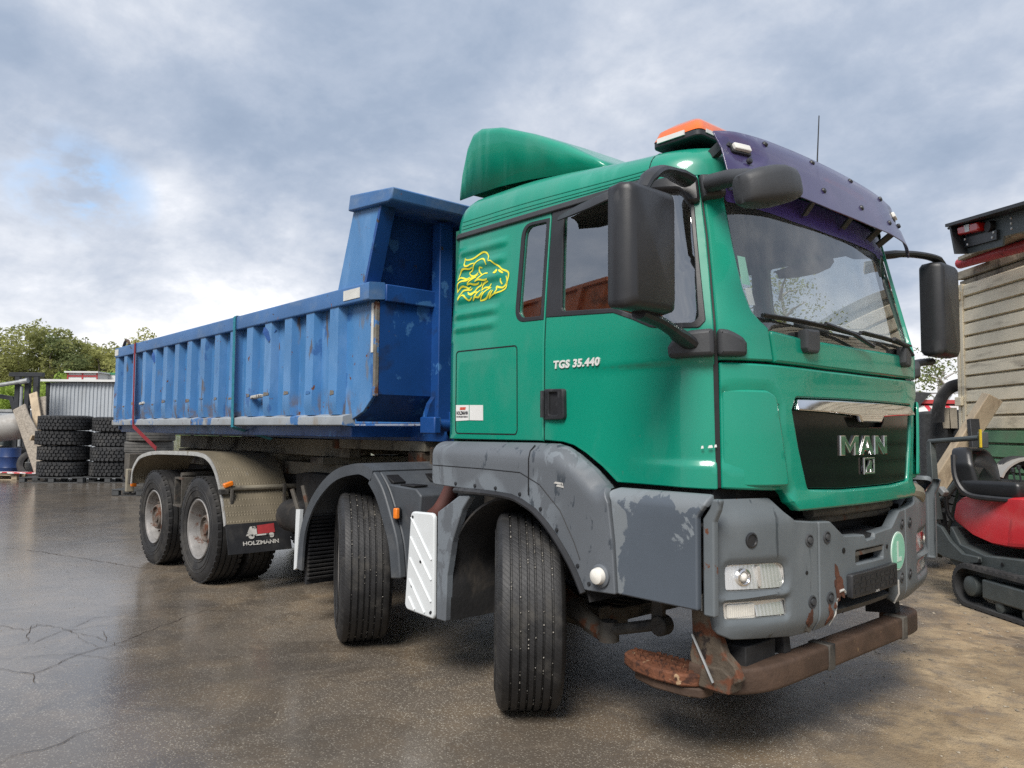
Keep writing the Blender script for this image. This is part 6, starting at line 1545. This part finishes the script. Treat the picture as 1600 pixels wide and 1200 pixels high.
def make_tree(seed,h,spread,kind):
    rg=random.Random(seed); trunk=MB(); blobs=[]
    if kind=='conifer':
        trunk.tube([(0,0,0),(0,0,h*.95)],[h*.018,.03],7)
        for i in range(14):
            z=h*(.22+.76*i/14); r=spread*(1-i/14)**.8*.5+.15
            for j in range(5):
                a=rg.uniform(0,6.3); blobs.append((math.cos(a)*r*.6,math.sin(a)*r*.6,z+rg.uniform(-.3,.3),r*.55))
    else:
        bend=[(0,0,0)]; x=y=0
        for i in range(1,7):
            x+=rg.uniform(-.25,.25); y+=rg.uniform(-.25,.25); bend.append((x,y,h*.82*i/6))
        trunk.tube(bend,[h*.02*(1-.13*i) for i in range(7)],8)
        for i in range(13 if kind!='bush' else 8):
            z=h*rg.uniform(.28 if kind!='bush' else .05,.8); a=rg.uniform(0,6.28); l=spread*.5*rg.uniform(.45,1.)*(1.1-abs(z/h-.5)); 
            b=Vector((math.cos(a)*l,math.sin(a)*l,z+l*rg.uniform(.3,.8))); s0=Vector((x*z/h,y*z/h,z)); mid=(s0+b)/2+Vector((0,0,l*.12))
            trunk.tube([s0,mid,b],[h*.008,h*.005,h*.002],5)
            blobs.append((b.x,b.y,b.z,spread*rg.uniform(.13,.22))); blobs.append((mid.x,mid.y,mid.z+.3,spread*rg.uniform(.10,.16)))
            for _ in range(2): blobs.append((b.x+rg.uniform(-.2,.2)*spread,b.y+rg.uniform(-.2,.2)*spread,b.z+rg.uniform(-.06,.10)*h,spread*rg.uniform(.07,.13)))
        for i in range(5): blobs.append((x+rg.uniform(-.15,.15)*spread,y+rg.uniform(-.15,.15)*spread,h*rg.uniform(.78,.93),spread*rg.uniform(.10,.17)))
    return trunk,blobs
PROTO={}
def proto(key,seed,h,spread,kind,n,size,leaf,bark):
    tr,bl=make_tree(seed,h,spread,kind); tm=tr.build('trunk',bark,None,smooth=50); v,f=leaf_cloud(bl,n,size,seed,.8)
    c=MB().add(v,f).build('crown',leaf,None,smooth=0); PROTO[key]=(tm.data,c.data)
    bpy.data.objects.remove(tm); bpy.data.objects.remove(c)
for i in range(4): proto(f'olive{i}',11+i,16,8.5,'tree',5200,.24,'leaf_olive','bark')
for i in range(2): proto(f'lime{i}',31+i,8,7.5,'bush',4200,.22,'leaf_lime','bark')
for i in range(2): proto(f'pine{i}',41+i,16,5.5,'conifer',4000,.22,'leaf_dark','bark')
proto('dark0',51,15,7.5,'tree',5200,.22,'leaf_dark','bark')
proto('birch0',61,8.,3.6,'tree',2300,.06,'leaf_birch','birch_bark'); proto('sapling0',66,5,2.6,'tree',1500,.07,'leaf_birch','birch_bark')
def plant(key,loc,scale,rz,label,cat='tree',group='trees of the wood beyond the yard'):
    e=tag(empty('tree' if cat=='tree' else 'bush',loc,rz),label,cat,group); e.scale=(scale,)*3
    for nm,me in zip(('trunk','crown'),PROTO[key]):
        o=bpy.data.objects.new(nm,me); COL.objects.link(o); o.parent=e
    return e
rg=random.Random(5)
wood=[('olive0',-60,92,1.05),('olive1',-15,95,1.02),('olive2',22,90,.93),('olive3',50,96,1.02),('dark0',76,93,.94),('olive1',97,97,1.0),('olive0',120,112,.86),('pine0',129,108,1.0),('olive2',142,110,.84),('olive3',168,104,.84),('dark0',186,108,.86),('pine1',198,102,.80),('olive2',213,94,.93),('olive0',236,98,.88),('olive1',262,102,.8),('dark0',-95,98,1.1),('olive3',112,101,.93),('olive0',152,98,.86),('olive2',180,97,.84),('olive3',300,108,.8),('olive2',345,112,.8),('pine0',400,115,.8)]
labs=['broad olive tree just beyond the left picture edge','pale tall tree at the left picture edge','round-topped tree above the forklift boom','tall open tree above the forklift mast','dark dense tree left of the portable cabin','pale tall tree right of the dark one','lower olive tree behind the gap of sky','small dark pine standing out of the treeline','olive tree directly right of the small pine','olive tree left of the container end','dark tree meeting the container end','dark pine behind the container end','sparse pale tree rising over the container rail','second sparse tree over the container rail','olive tree hidden behind the container middle','dark tree far beyond the left edge','olive tree between the pale tree and the pine','pale tree above the right end of the cabin','leafy tree just left of the container rail','olive tree far behind the container ribs','olive tree far behind the container canopy','pine far behind the container canopy']
for i,(k,px,d,s) in enumerate(wood):
    plant(k,flat(px,d,-1),s,rg.uniform(0,6),labs[i])
for i,(k,px,d,s) in enumerate((('lime0',12,78,.80),('lime1',42,80,.75),('lime1',118,76,.98),('lime0',140,74,.92),('lime1',160,78,.85),('lime0',80,80,.62),('lime1',190,80,.7),('lime0',-30,80,.8))):
    plant(k,flat(px,d,-1),s,rg.uniform(0,6),['fresh green bush above the dark forklift mast','fresh green bush right of the forklift mast','brightest lime bush above the portable cabin','lime bush above the right of the portable cabin','lime bush beside the blue container end','low bush above the left of the shed','low bush hidden by the container','low bush beyond the left edge'][i],'bush','bushes along the wood edge')
mb=MB(); a0=[flat(px,128,-2) for px in (-500,-250,0,150,300,500,800)]; b0=[flat(px,210,9.) for px in (-500,-250,0,150,300,500,800)]; c0=[flat(px,400,10.) for px in (-500,-250,0,150,300,500,800)]
k=len(a0); mb.add(a0+b0+c0,[(r_*k+i,r_*k+i+1,(r_+1)*k+i+1,(r_+1)*k+i) for r_ in range(2) for i in range(k-1)]); tag(mb.build('hill','hill',smooth=60),'wooded slope behind the trees','hill',kind='structure')
rg2=random.Random(77); bl=[]
for k_ in range(150):
    px=-1500+k_*16+rg2.uniform(-10,10); dd=rg2.uniform(116,135); q=flat(px,dd); hh=rg2.uniform(8,12.5)*(.8 if px>120 else 1)
    for _ in range(4): bl.append((q.x+rg2.uniform(-3,3),q.y+rg2.uniform(-3,3),rg2.uniform(1,hh),rg2.uniform(2.2,3.6)))
v,f=leaf_cloud(bl,26000,.42,78,.9)
tag(MB().add(v,f).build('distant_wood','leaf_olive',smooth=0),'distant wood merging into one mass behind the single trees','wood',kind='stuff')
plant('birch0',flat(1225,25,0),.98,1.,'birch tree seen through the truck windows','tree','birches behind the truck')
plant('birch0',flat(1180,30,0),.80,3.3,'second birch seen through the truck windows','tree','birches behind the truck')
plant('sapling0',flat(1478,24,0),.86,2.,'small birch rising behind the far mirror arm','tree','birches behind the truck')

# ================================================================== YARD, RIGHT
wa=Vector((-1.43,5.78,0)); wd_=Vector((.742,-.671,0)).normalized(); wang=math.atan2(wd_.y,wd_.x)
trl=tag(empty('slatted_trailer',wa,wang),'beige slatted trailer body with green lower boards at the right edge','trailer')
# local x runs towards the right of the picture, local y points away from the camera
nrm=Vector((-wd_.y,wd_.x,0)); sgn=1 if nrm.dot(fw)>0 else -1
LT=6.5
zs=3.245; i=0
while zs>.75:
    hgt=.141; mat='slat_green' if zs<1.62 else 'slat_beige'
    mb=MB(); mb.slab([(-.0,zs-hgt),(-.038,zs-hgt+.008),(-.032,zs-.020),(-.014,zs-.005),(0,zs)],'x',.105,LT); mb.build('slat',mat,trl,smooth=0)
    zs-=.152; i+=1
mb=MB(); mb.ab((.1,.0,.7),(LT,.06,3.26)); mb.build('backing','weathered_wood',trl)
mb=MB(); mb.ab((-.02,-.03,3.315),(LT,.10,3.41)); mb.ab((-.02,.0,3.26),(LT,.08,3.30)); mb.build('top_beam','weathered_wood',trl,bevel=.008)
for x in (.0,.075):
    mb=MB(); mb.ab((x-.028,-.05,.65),(x+.028,.02,3.25)); mb.build('end_post','slat_beige',trl,bevel=.005)
for z in (3.12,1.9,.95):
    mb=MB(); mb.ab((-.03,-.09,z-.05),(.09,-.051,z+.05)); mb.build('hinge','slat_beige',trl,bevel=.006)
mb=MB(); mb.ab((.0,.07,.70),(.06,2.3,3.25)); mb.ab((.06,2.24,.7),(LT,2.3,3.25)); mb.build('end_board','weathered_wood',trl)
mb=MB(); mb.ab((.2,.3,.55),(LT,2.1,.70)); mb.build('trailer_frame','underbody',trl)
mb=MB()
for x in (1.2,4.6): mb.lathe([(0,.1),(.4,.1),(.45,.15),(.45,.35),(.4,.4),(0,.4)],(x,0,.45),(0,1,0),28)
mb.build('wheel','old_rubber',trl)
def wl_(x,y,z): return wa+wd_*x+nrm*sgn*y+Vector((0,0,z))
# red pipe, loose timber and the tail of another vehicle frame lying on top
def wlp(px,py,y):
    d=fw+(px-800)/FPX*rt-(py-600)/FPX*up; o_=Vector(CAM); P0_=wl_(0,y,0); s_=(P0_-o_).dot(nrm)/d.dot(nrm); return o_+d*s_
mb=MB(); a=wlp(1500,412,.15); b=wlp(1640,373,.15); mb.tube([a,b],.058,14); o=mb.build('pipe','red_pipe'); tag(o,'red pipe lying along the top of the slatted trailer','pipe')
for i,(x0,x1,z,y) in enumerate(((.42,1.6,3.47,.15),(.95,3.0,3.495,.45))):
    mb=MB(); mb.bar(wl_(x0,y,z),wl_(x1,y+.1,z),.22,.04); o=mb.build('board','weathered_wood',bevel=.004); tag(o,['grey board under the red pipe, nearer its end','grey board under the red pipe, further right'][i],'board','boards on the trailer')
mb=MB(); mb.ab((0,0,0),(.10,.3,.045)); o=mb.build('timber_block','weathered_wood'); o.location=wl_(.52,.1,3.412); o.rotation_euler=(0,0,wang); tag(o,'small timber block under the boards on the trailer','block')
vf=tag(empty('vehicle_tail_frame',wl_(0,.75,3.42),wang),'dark grey vehicle tail frame with a red lamp above the trailer','vehicle frame')
def vfp(px,py):
    """local x,z of a photo point on the frame's plane"""
    o_=Vector(CAM); d=fw+(px-800)/FPX*rt-(py-600)/FPX*up; P0_=wl_(0,.75,3.42); nn=nrm; s_=(P0_-o_).dot(nn)/d.dot(nn); q=o_+d*s_; r_=q-P0_; return (r_.dot(wd_),r_.z)
out=[vfp(1502,355),vfp(1600,328),vfp(1640,317),vfp(1640,345),vfp(1600,361),vfp(1568,369),vfp(1566,384),vfp(1510,397)]
mb=MB(); mb.slab(out,'y',0,.02); mb.build('tail_plate','excavator_grey',vf)
top=[vfp(1502,355),vfp(1640,317)]; mb=MB(); mb.slab([top[0],top[1],(top[1][0],top[1][1]+.03),(top[0][0],top[0][1]+.03)],'y',-.16,.02); mb.slab([vfp(1502,355),vfp(1510,397),(vfp(1510,397)[0]+.03,vfp(1510,397)[1]),(vfp(1502,355)[0]+.03,vfp(1502,355)[1])],'y',-.12,0); mb.build('edge_flange','steel_dark',vf)
mb=MB(); mb.slab(fil([vfp(1508,355),vfp(1542,346),vfp(1544,360),vfp(1510,368)],.03),'y',-.09,-.001); lampo=mb.build('tail_lamp','red_lens',vf,bevel=.015)
mb=MB(); mb.slab([vfp(1521,352.5),vfp(1529,350),vfp(1530,361),vfp(1523,363)],'y',-.094,-.05); mb.build('lamp_window','white',lampo)
c=vfp(1551,354); mb=MB(); mb.lathe([(0,-.05),(.05,-.05),(.055,0)],(c[0],0,c[1]),(0,1,0),20); mb.build('lamp_socket','black',vf)
mb=MB(); mb.slab([vfp(1512,372),vfp(1562,359),vfp(1562,374),vfp(1512,387)],'y',-.03,-.002); mb.build('plate_holder','black_plastic',vf)
for px,py in ((1580,341),(1580.5,349),(1581,357),(1558,363),(1556,371),(1513,374),(1517,382)):
    c=vfp(px,py); mb=MB(); mb.lathe([(0,-.01),(.010,-.008),(.011,0)],(c[0],-.03 if px<1570 else 0,c[1]),(0,1,0),8); mb.build('rivet','white',vf)
p=[vfp(1502,357),vfp(1496,354),vfp(1490,357)]; mb=MB(); mb.tube(spline([(a,-.05,b) for a,b in p],4),.014,8); mb.build('hook','steel_dark',vf)
a=vfp(1583,365); mb=MB(); mb.ab((a[0],.03,.0),(a[0]+.08,.12,a[1])); mb.build('support_post','excavator_grey',vf)
# big leaning beam
a=at(1478,735,8.15); b=at(1551,620,8.05); mb=MB(); a=a+(a-b).normalized()*.62; c=(a+b)/2; mb.bar(a-c,b-c,.17,.13,tuple(-fw)); o=mb.build('timber_beam','wood_new',bevel=.01); o.location=c; tag(o,'thick pale timber beam leaning against the slatted trailer','beam')
a=at(1520,655,8.0); b=at(1527,725,7.9); mb=MB(); c=(a+b)/2; b=b+(b-a)*1.0; mb.bar(a-c,b-c,.10,.06,tuple(-fw)); o=mb.build('steel_post','steel_dark',bevel=.005); o.location=c; tag(o,'short black steel post in front of the timber beam','post')
# tarpaulin bale
q=flat(1470,10.6); e=tag(empty('tarpaulin_bale',q,az-.25),'dark tarpaulin bale with two beige straps beyond the truck nose','bale')
mb=MB(); rg=random.Random(3)
for x0,x1,h_ in ((-.30,.03,1.83),(.09,.36,1.85)):
    pts=fil([(x0,.0),(x1,.0),(x1,h_),(x0,h_)],.06,4); mb.slab(pts,'y',-.25,.3)
mb.build('bundle','tarp_dark',e,bevel=.04)
mb=MB(); mb.slab(fil([(.0,0),(.13,0),(.12,1.6),(.01,1.6)],.02),'y',-.2,.25); mb.build('fold','black',e)
for x in (.0,.095):
    mb=MB(); mb.slab([(x-.045,1.60),(x+.035,1.60),(x+.03,1.875),(x-.06,1.875)],'y',-.262,.30); mb.build('strap','tarp_beige',e)
# curved rubber strip
mb=MB(); P_=[at(1466,660,10.2),at(1466,640,10.2),at(1472,620,10.2),at(1484,606,10.2),at(1503,600,10.1)]; c=P_[2].copy(); mb.tube([Vector(p)-c for p in spline(P_,5)],.085,8,flat=.25,upv=tuple(-fw)); o=mb.build('rubber_strip','black_plastic'); o.location=c; tag(o,'curved black rubber strip rising behind the tarpaulin bale','rubber strip')
# red and white tanker far behind
q=flat(1465,16.); e=tag(empty('tank_trailer',q,az),'red and white tank trailer glimpsed behind the tarpaulin bale','trailer')
mb=MB(); mb.lathe([(0,-1.2),(.5,-1.15),(.62,-1.0),(.62,1.0),(.5,1.15),(0,1.2)],(0,.6,1.55),(1,0,0),28); mb.build('tank','offwhite',e,smooth=50)
for x in (-.42,-.05,.38):
    mb=MB(); mb.lathe([(.625,-.05),(.625,.05)],(x,.6,1.55),(1,0,0),28); mb.build('band','barrier_red',e)
mb=MB(); mb.ab((-1.2,.3,2.16),(1.2,.9,2.24)); mb.build('walkway','cabin_red',e)
mb=MB()
for i in range(8): mb.tube([(-1.1+.3*i,.3,2.24),(-.95+.3*i,.4,2.38)],.012,5)
mb.tube([(-1.2,.3,2.36),(1.2,.3,2.40)],.018,6); mb.tube([(-1.2,.5,2.30),(1.2,.5,2.45)],.018,6); mb.build('railing','steel_grey',e)
mb=MB(); mb.slab([(-.65,2.42),(.0,2.38),(-.25,2.12),(-.40,2.0),(-.62,2.2)],'y',.22,.28); mb.build('cover','tarp_dark',e)
mb=MB(); mb.ab((-1.2,.2,.5),(1.2,1.0,.95)); mb.build('chassis','underbody',e)
mb=MB(); mb.lathe([(0,-.1),(.4,-.1),(.45,-.05),(.45,.15),(.4,.2),(0,.2)],(0,.3,.45),(0,1,0),24); mb.build('wheel','old_rubber',e)
# block-tread tyres lying behind the excavator
def block_tyre(Rr=.52,Wd=.36):
    mb=MB(); h=Wd/2; rim=.27
    p=[(rim,-h*.75),(rim+.03,-h*.95),((Rr+rim)/2,-h),(Rr-.06,-h*.95),(Rr-.02,-h*.85)]
    mb.lathe(p+[(a,-b) for a,b in p[::-1]],(0,0,0),(0,1,0),48)
    n=34
    for r_ in range(5):
        for i in range(n):
            a=2*PI*(i+.5*(r_%2))/n; y=-h*.72+r_*h*.36
            mb.box(((Rr-.008)*math.cos(a),y,(Rr-.008)*math.sin(a)),(.026,h*.31,2*PI*Rr/n*.82),Matrix.Rotation(-a,3,'Y'))
    return mb
bt=block_tyre(); q=at(1464,762,8.9); o=bt.build('tyre','old_rubber',smooth=30); o.location=(q.x,q.y,.66); o.rotation_euler=(R(14),R(20),az+R(62)); tag(o,'block tread tyre leaning nearest the truck nose','tyre','tyres behind the excavator')
q=at(1505,770,9.1); o=bpy.data.objects.new('tyre',bt.v and o.data); COL.objects.link(o); o.location=(q.x,q.y,.60); o.rotation_euler=(R(10),R(50),az+R(80)); tag(o,'second block tread tyre behind the red excavator body','tyre','tyres behind the excavator')
# wheel and grey mudguard at the right edge
q=at(1590,745,7.4); e=tag(empty('spare_wheel',(q.x,q.y,.0),az),'small wheel under a grey mudguard at the right edge','wheel')
zc=q.z-.02
mb=MB(); mb.lathe(tyre_prof(.22,.14,.13,(-.03,.03),.01,.008),(0,0,zc),(0,1,0),32); mb.build('tyre','old_rubber',e)
mb=MB(); mb.sheet([(.30*math.cos(R(a))+.05,zc-.05+.24*math.sin(R(a))) for a in range(20,170,12)],-.16,.05,.02); mb.build('mudguard','tank_grey',e)
mb=MB(); mb.ab((-.12,-.06,0),(.22,.1,zc-.1)); mb.build('stand','steel_dark',e,bevel=.02)

# --- micro excavator
T0=Vector((-.87,3.66,0)); ex_d=Vector((.66,-.44,0)).normalized()
ex_d=Vector((.80,-.60,0)).normalized()
ea=math.atan2(ex_d.y,ex_d.x)
ex=tag(empty('mini_excavator',T0,ea),'red and grey tracked mini excavator with black seat at the right edge','excavator')
enr=Vector((-ex_d.y,ex_d.x,0)); esg=1 if enr.dot(fw)>0 else -1   # +1: local +y points away from the camera
def exp_(px,py,yl=0.):
    d=fw+(px-800)/FPX*rt-(py-600)/FPX*up; o_=Vector(CAM); P0_=T0+enr*yl; s_=(P0_-o_).dot(enr)/d.dot(enr); q=o_+d*s_; r_=q-T0; return (r_.dot(ex_d),r_.z)
def loopbelt(x0,x1,zc,r,n=14):
    pts=[(x0+r*math.cos(R(90+180*i/n)),zc+r*math.sin(R(90+180*i/n))) for i in range(n+1)]
    pts+=[(x1+r*math.cos(R(-90+180*i/n)),zc+r*math.sin(R(-90+180*i/n))) for i in range(n+1)]; return pts
for yy in (0.0,.72):
    mb=MB(); o_=loopbelt(.17,1.6,.19,.178); i_=loopbelt(.17,1.6,.19,.150); k=len(o_)
    vs=[(x,y,z) for P_,y in ((o_,yy),(i_,yy),(i_,yy+.22),(o_,yy+.22)) for x,z in P_]
    mb.add(vs,[(a*k+i,a*k+(i+1)%k,((a+1)%4)*k+(i+1)%k,((a+1)%4)*k+i) for a in range(4) for i in range(k)])
    rs=resamp(o_,.075)
    for i,(x,z) in enumerate(rs):
        x2,z2=rs[(i+1)%len(rs)]; an=math.atan2(z2-z,x2-x); mb.box((x,yy+.11,z),(.034,.215,.03),Matrix.Rotation(-an,3,'Y'))
    mb.build('rubber_track','old_rubber',ex,smooth=30)
    mb=MB(); mb.lathe([(0,-.0),(.06,-.0),(.085,.012),(.09,.03),(.09,.18),(0,.19)],(.19,yy+.015,.19),(0,1,0),28); mb.lathe([(0,0),(.10,.01),(.11,.19),(0,.2)],(1.58,yy+.01,.19),(0,1,0),28)
    for x in (.55,.85,1.15): mb.lathe([(0,0),(.05,.01),(.05,.18),(0,.19)],(x,yy+.02,.085),(0,1,0),16)
    mb.build('track_roller','excavator_grey',ex)
    mb=MB(); mb.ab((.36,yy+.012,.12),(1.45,yy+.20,.285)); mb.build('track_frame','excavator_grey',ex,bevel=.015)
Y0=.10
def expoly(pts,y0,y1,mat,name,bev=.01,r=.02,parent=ex):
    mb=MB(); mb.slab(fil([exp_(px,py,Y0) for px,py in pts],r),'y',y0,y1); return mb.build(name,mat,parent,bevel=bev,seg=2)
expoly([(1484,818),(1500,850),(1540,868),(1640,880),(1720,890),(1720,935),(1640,925),(1560,910),(1500,893),(1483,875)],Y0,Y0+.75,'excavator_grey','slew_frame',.015)
expoly([(1451,818),(1462,815),(1476,823),(1490,845),(1510,865),(1535,870),(1536,880),(1515,881),(1480,870),(1456,855),(1450,840)],Y0-.04,Y0,'excavator_grey','side_plate',.008)
expoly([(1450,690),(1456,690),(1462,775),(1468,812),(1452,815)],Y0-.02,Y0+.04,'excavator_grey','handle_post',.006,.0)
expoly([(1505,890),(1560,905),(1640,915),(1640,950),(1560,935),(1510,905)],Y0+.2,Y0+.6,'steel_dark','slew_ring',.01)
# engine cover: lofted rounded block
outer=[exp_(px,py,Y0) for px,py in ((1484,812),(1488,785),(1497,776),(1518,772),(1560,776),(1640,780),(1720,790),(1720,865),(1640,862),(1575,858),(1545,852),(1515,838))]
mb=MB(); Pp=fil(outer,.05,4); k=len(Pp); rows=[]
cx_=sum(p[0] for p in Pp)/k; cz_=sum(p[1] for p in Pp)/k
for y,s_ in ((.0,.90),(.03,.97),(.08,1.0),(.40,1.03),(.62,1.0),(.68,.95),(.70,.85)): rows.append([(cx_+(p[0]-cx_)*(1-(1-s_)*.5),Y0+.02+y,cz_+(p[1]-cz_)*s_) for p in Pp])
mb.add([p for r_ in rows for p in r_],[(a*k+i,a*k+(i+1)%k,(a+1)*k+(i+1)%k,(a+1)*k+i) for a in range(len(rows)-1) for i in range(k)]+[tuple(range(k)),tuple((len(rows)-1)*k+i for i in range(k))]); mb.build('engine_cover','excavator_red',ex,smooth=60)
# seat: padded bowl, backrest facing right and towards the camera
S0=Vector(at(1533,764,6.9)); F_=(rt*.50-fw*.87); F_.z=0; F_.normalize()
sx_=Vector((0,0,1)).cross(F_).normalized()
inv_=Matrix.Rotation(-ea,3,'Z')
def sl(f,s,z): return inv_@(S0+F_*f+sx_*s+Vector((0,0,z))-T0)
def pad(mb,rows):
    k=len(rows[0]); mb.add([p for r_ in rows for p in r_],[(a*k+i,a*k+(i+1)%k,(a+1)*k+(i+1)%k,(a+1)*k+i) for a in range(len(rows)-1) for i in range(k)]+[tuple(range(k)),tuple((len(rows)-1)*k+i for i in range(k))])
bk=fil([(-.20,.02,.04),(.20,.02,.04),(.215,.22,.1),(.15,.37,.1),(-.15,.37,.1),(-.215,.22,.1)],.05,5)
mb=MB(); rows=[]
for f_,s_ in ((-.10,.86),(-.095,.96),(-.06,1.0),(-.01,1.0),(.03,.93),(.035,.84),(.0,.70),(-.012,.4),(-.014,.05)):
    rows.append([sl(f_-.22*(z-.02)+.05*abs(x)/.2*(1 if f_>-.03 else 0),x*s_,.195+(z-.195)*s_) for x,z in bk])
pad(mb,rows)
cu=fil([(-.10,-.21),(.42,-.22),(.46,-.15),(.46,.15),(.42,.22),(-.10,.21)],.05,5)
rows=[]
for z_,s_ in ((-.05,.92),(-.03,1.0),(.05,1.0),(.085,.96),(.09,.88),(.062,.72),(.055,.3)):
    rows.append([sl(.17+(f_-.17)*s_,y_*s_,z_) for f_,y_ in cu])
pad(mb,rows); seat_=mb.build('seat','seat_black',ex,smooth=60)
mb=MB(); mb.tube([sl(-.015-.22*(z-.02)+.03,x*.5,.21+(z-.195)*.5) for x,z in bk],.005,5,closed=True); mb.build('seat_seam','black',seat_)
mb=MB(); mb.tube(spline([sl(-.13,-.19,.30),sl(-.10,-.22,.10),sl(.0,-.225,-.035),sl(.2,-.225,-.06),sl(.46,-.20,-.06)],4),.024,8); mb.build('seat_shell','black_plastic',seat_)
expoly([(1512,770),(1545,772),(1620,778),(1620,786),(1540,782),(1512,776)],Y0+.15,Y0+.5,'steel_dark','seat_base',.008)
def ex3(px,py,yl): a,b=exp_(px,py,yl); return (a,yl,b)
mb=MB(); mb.tube([ex3(1452,690,Y0),ex3(1530,684,Y0+.1)],.024,10); mb.build('grab_bar','excavator_grey',ex)
mb=MB(); a=exp_(1528,675,Y0+.1); b=exp_(1537,700,Y0+.1); mb.ab((a[0],Y0+.09,b[1]),(b[0],Y0+.15,a[1])); mb.build('bar_bracket','excavator_grey',ex,bevel=.006)
mb=MB(); a=exp_(1531,671,Y0+.08); b=exp_(1533,699,Y0+.08); mb.ab((a[0],Y0+.07,b[1]),(b[0]+.004,Y0+.088,a[1])); mb.build('warning_strip','yellow_paint',ex)
mb=MB(); mb.tube([ex3(1464,793,Y0+.1),ex3(1503,744,Y0+.25)],.032,10); mb.tube([ex3(1464,793,Y0+.1),ex3(1480,773,Y0+.17)],.042,10); mb.build('hydraulic_ram','excavator_grey',ex)
mb=MB(); a=Vector(ex3(1474,768,Y0+.06)); mb.box(a,(.09,.06,.06),Matrix.Rotation(.6,3,'Y')); mb.box(a+Vector((-.07,0,-.03)),(.05,.05,.04)); mb.build('ram_valve','steel_grey',ex,bevel=.01)
mb=MB(); mb.tube(spline([ex3(1478,772,Y0+.08),ex3(1481,800,Y0+.08),ex3(1490,815,Y0+.1)],5),.018,8); mb.build('hydraulic_hose','black',ex)
for k_,(px,py) in enumerate(((1588,752),(1597,748))):
    mb=MB(); p=Vector(ex3(px,py+20,Y0+.3)); mb.tube([p,p+Vector((-.01,0,.10)),p+Vector((-.03,0,.20))],.008,6); mb.lathe([(0,.03),(.018,.02),(.018,-.01),(0,-.015)],p+Vector((-.03,0,.20)),(0,0,1),10); mb.build('control_lever','black_plastic',ex)
for k_ in range(3):
    mb=MB(); mb.tube(spline([ex3(1470+3*k_,800,Y0+.06),ex3(1474+3*k_,826,Y0+.05+.02*k_),ex3(1484+2*k_,848,Y0+.08),ex3(1500,862,Y0+.12)],4),.011,6); mb.build('hydraulic_hose','black',ex)
for px,py in ((1458,825),(1461,853)):
    p=Vector(ex3(px,py,Y0-.04)); mb=MB(); mb.lathe([(0,-.022),(.014,-.02),(.018,0)],p,(0,1,0),12); mb.build('bolt','steel_grey',ex)
for px,py in ((1531,876),(1560,882)):
    p=Vector(ex3(px,py,Y0-.04)); mb=MB(); mb.lathe([(0,-.004),(.016,-.003),(.016,0)],p+Vector((0,0.0 if px<1540 else .035,0)),(0,1,0),12); mb.build('pin_hole','black',ex)

# ================================================================== things mirrored in the near side windows
q=Vector((-9.5,-9.,0)); e=tag(empty('site_container',q,R(12)),'dark site container reflected in the door windows','container')
mb=MB(); mb.ab((-6,-1.2,0),(6,1.2,2.9)); mb.build('wall','steel_dark',e)
mb=MB()
for i in range(30): x=-5.8+.4*i; mb.ab((x-.08,1.2,.1),(x+.08,1.25,2.8))
mb.ab((-6.02,1.1,2.901),(6.02,1.26,3.0)); mb.build('rib','steel_dark',e)
e=tag(empty('orange_skip',(-8.3,-8.7,3.01),R(12)),'orange skip reflected in the door window','skip')
mb=MB(); mb.slab([(-1.3,0),(1.3,0),(2.0,1.9),(-2.0,1.9)],'y',-.9,1.0); mb.build('shell','skip_orange',e,bevel=.02)
mb=MB()
for x in (-1.0,0,1.0): mb.slab([(x-.06,0),(x+.06,0),(x*1.3+.06,1.9),(x*1.3-.06,1.9)],'y',1.0,1.07)
mb.ab((-2.05,.95,1.9),(2.05,1.08,1.98)); mb.build('rib','skip_orange',e)

# ================================================================== loose stones on the dirt side (uncountable)
rg=random.Random(12); mb=MB()
def pebble(x,y,s):
    o=len(mb.v); vs=[]
    for dx,dy,dz in ((1,0,.2),(0,1,.25),(-1,0,.2),(0,-1,.25),(0,0,.75),(0,0,-.3)):
        k=s*rg.uniform(.6,1.2); vs.append((x+dx*k,y+dy*k*rg.uniform(.6,1.1),max(-.004,dz*k)))
    mb.add(vs,[(0,1,4),(1,2,4),(2,3,4),(3,0,4),(1,0,5),(2,1,5),(3,2,5),(0,3,5)])
n_=0
while n_<4200:
    x=rg.uniform(-3.5,3.5); y=rg.uniform(-1.5,9)
    if x+.30*y+rg.gauss(0,.3)<-.05: continue
    pebble(x,y,rg.choice((.004,.005,.006,.007,.009,.012))*(1+.12*max(0,y))); n_+=1
for i in range(260):
    pebble(rg.uniform(-9,-.2),rg.uniform(-4,-1.3),rg.choice((.003,.004,.006)))
tag(mb.build('loose_stones','stone',smooth=0),'loose gravel stones scattered over the dirt','gravel',kind='stuff')
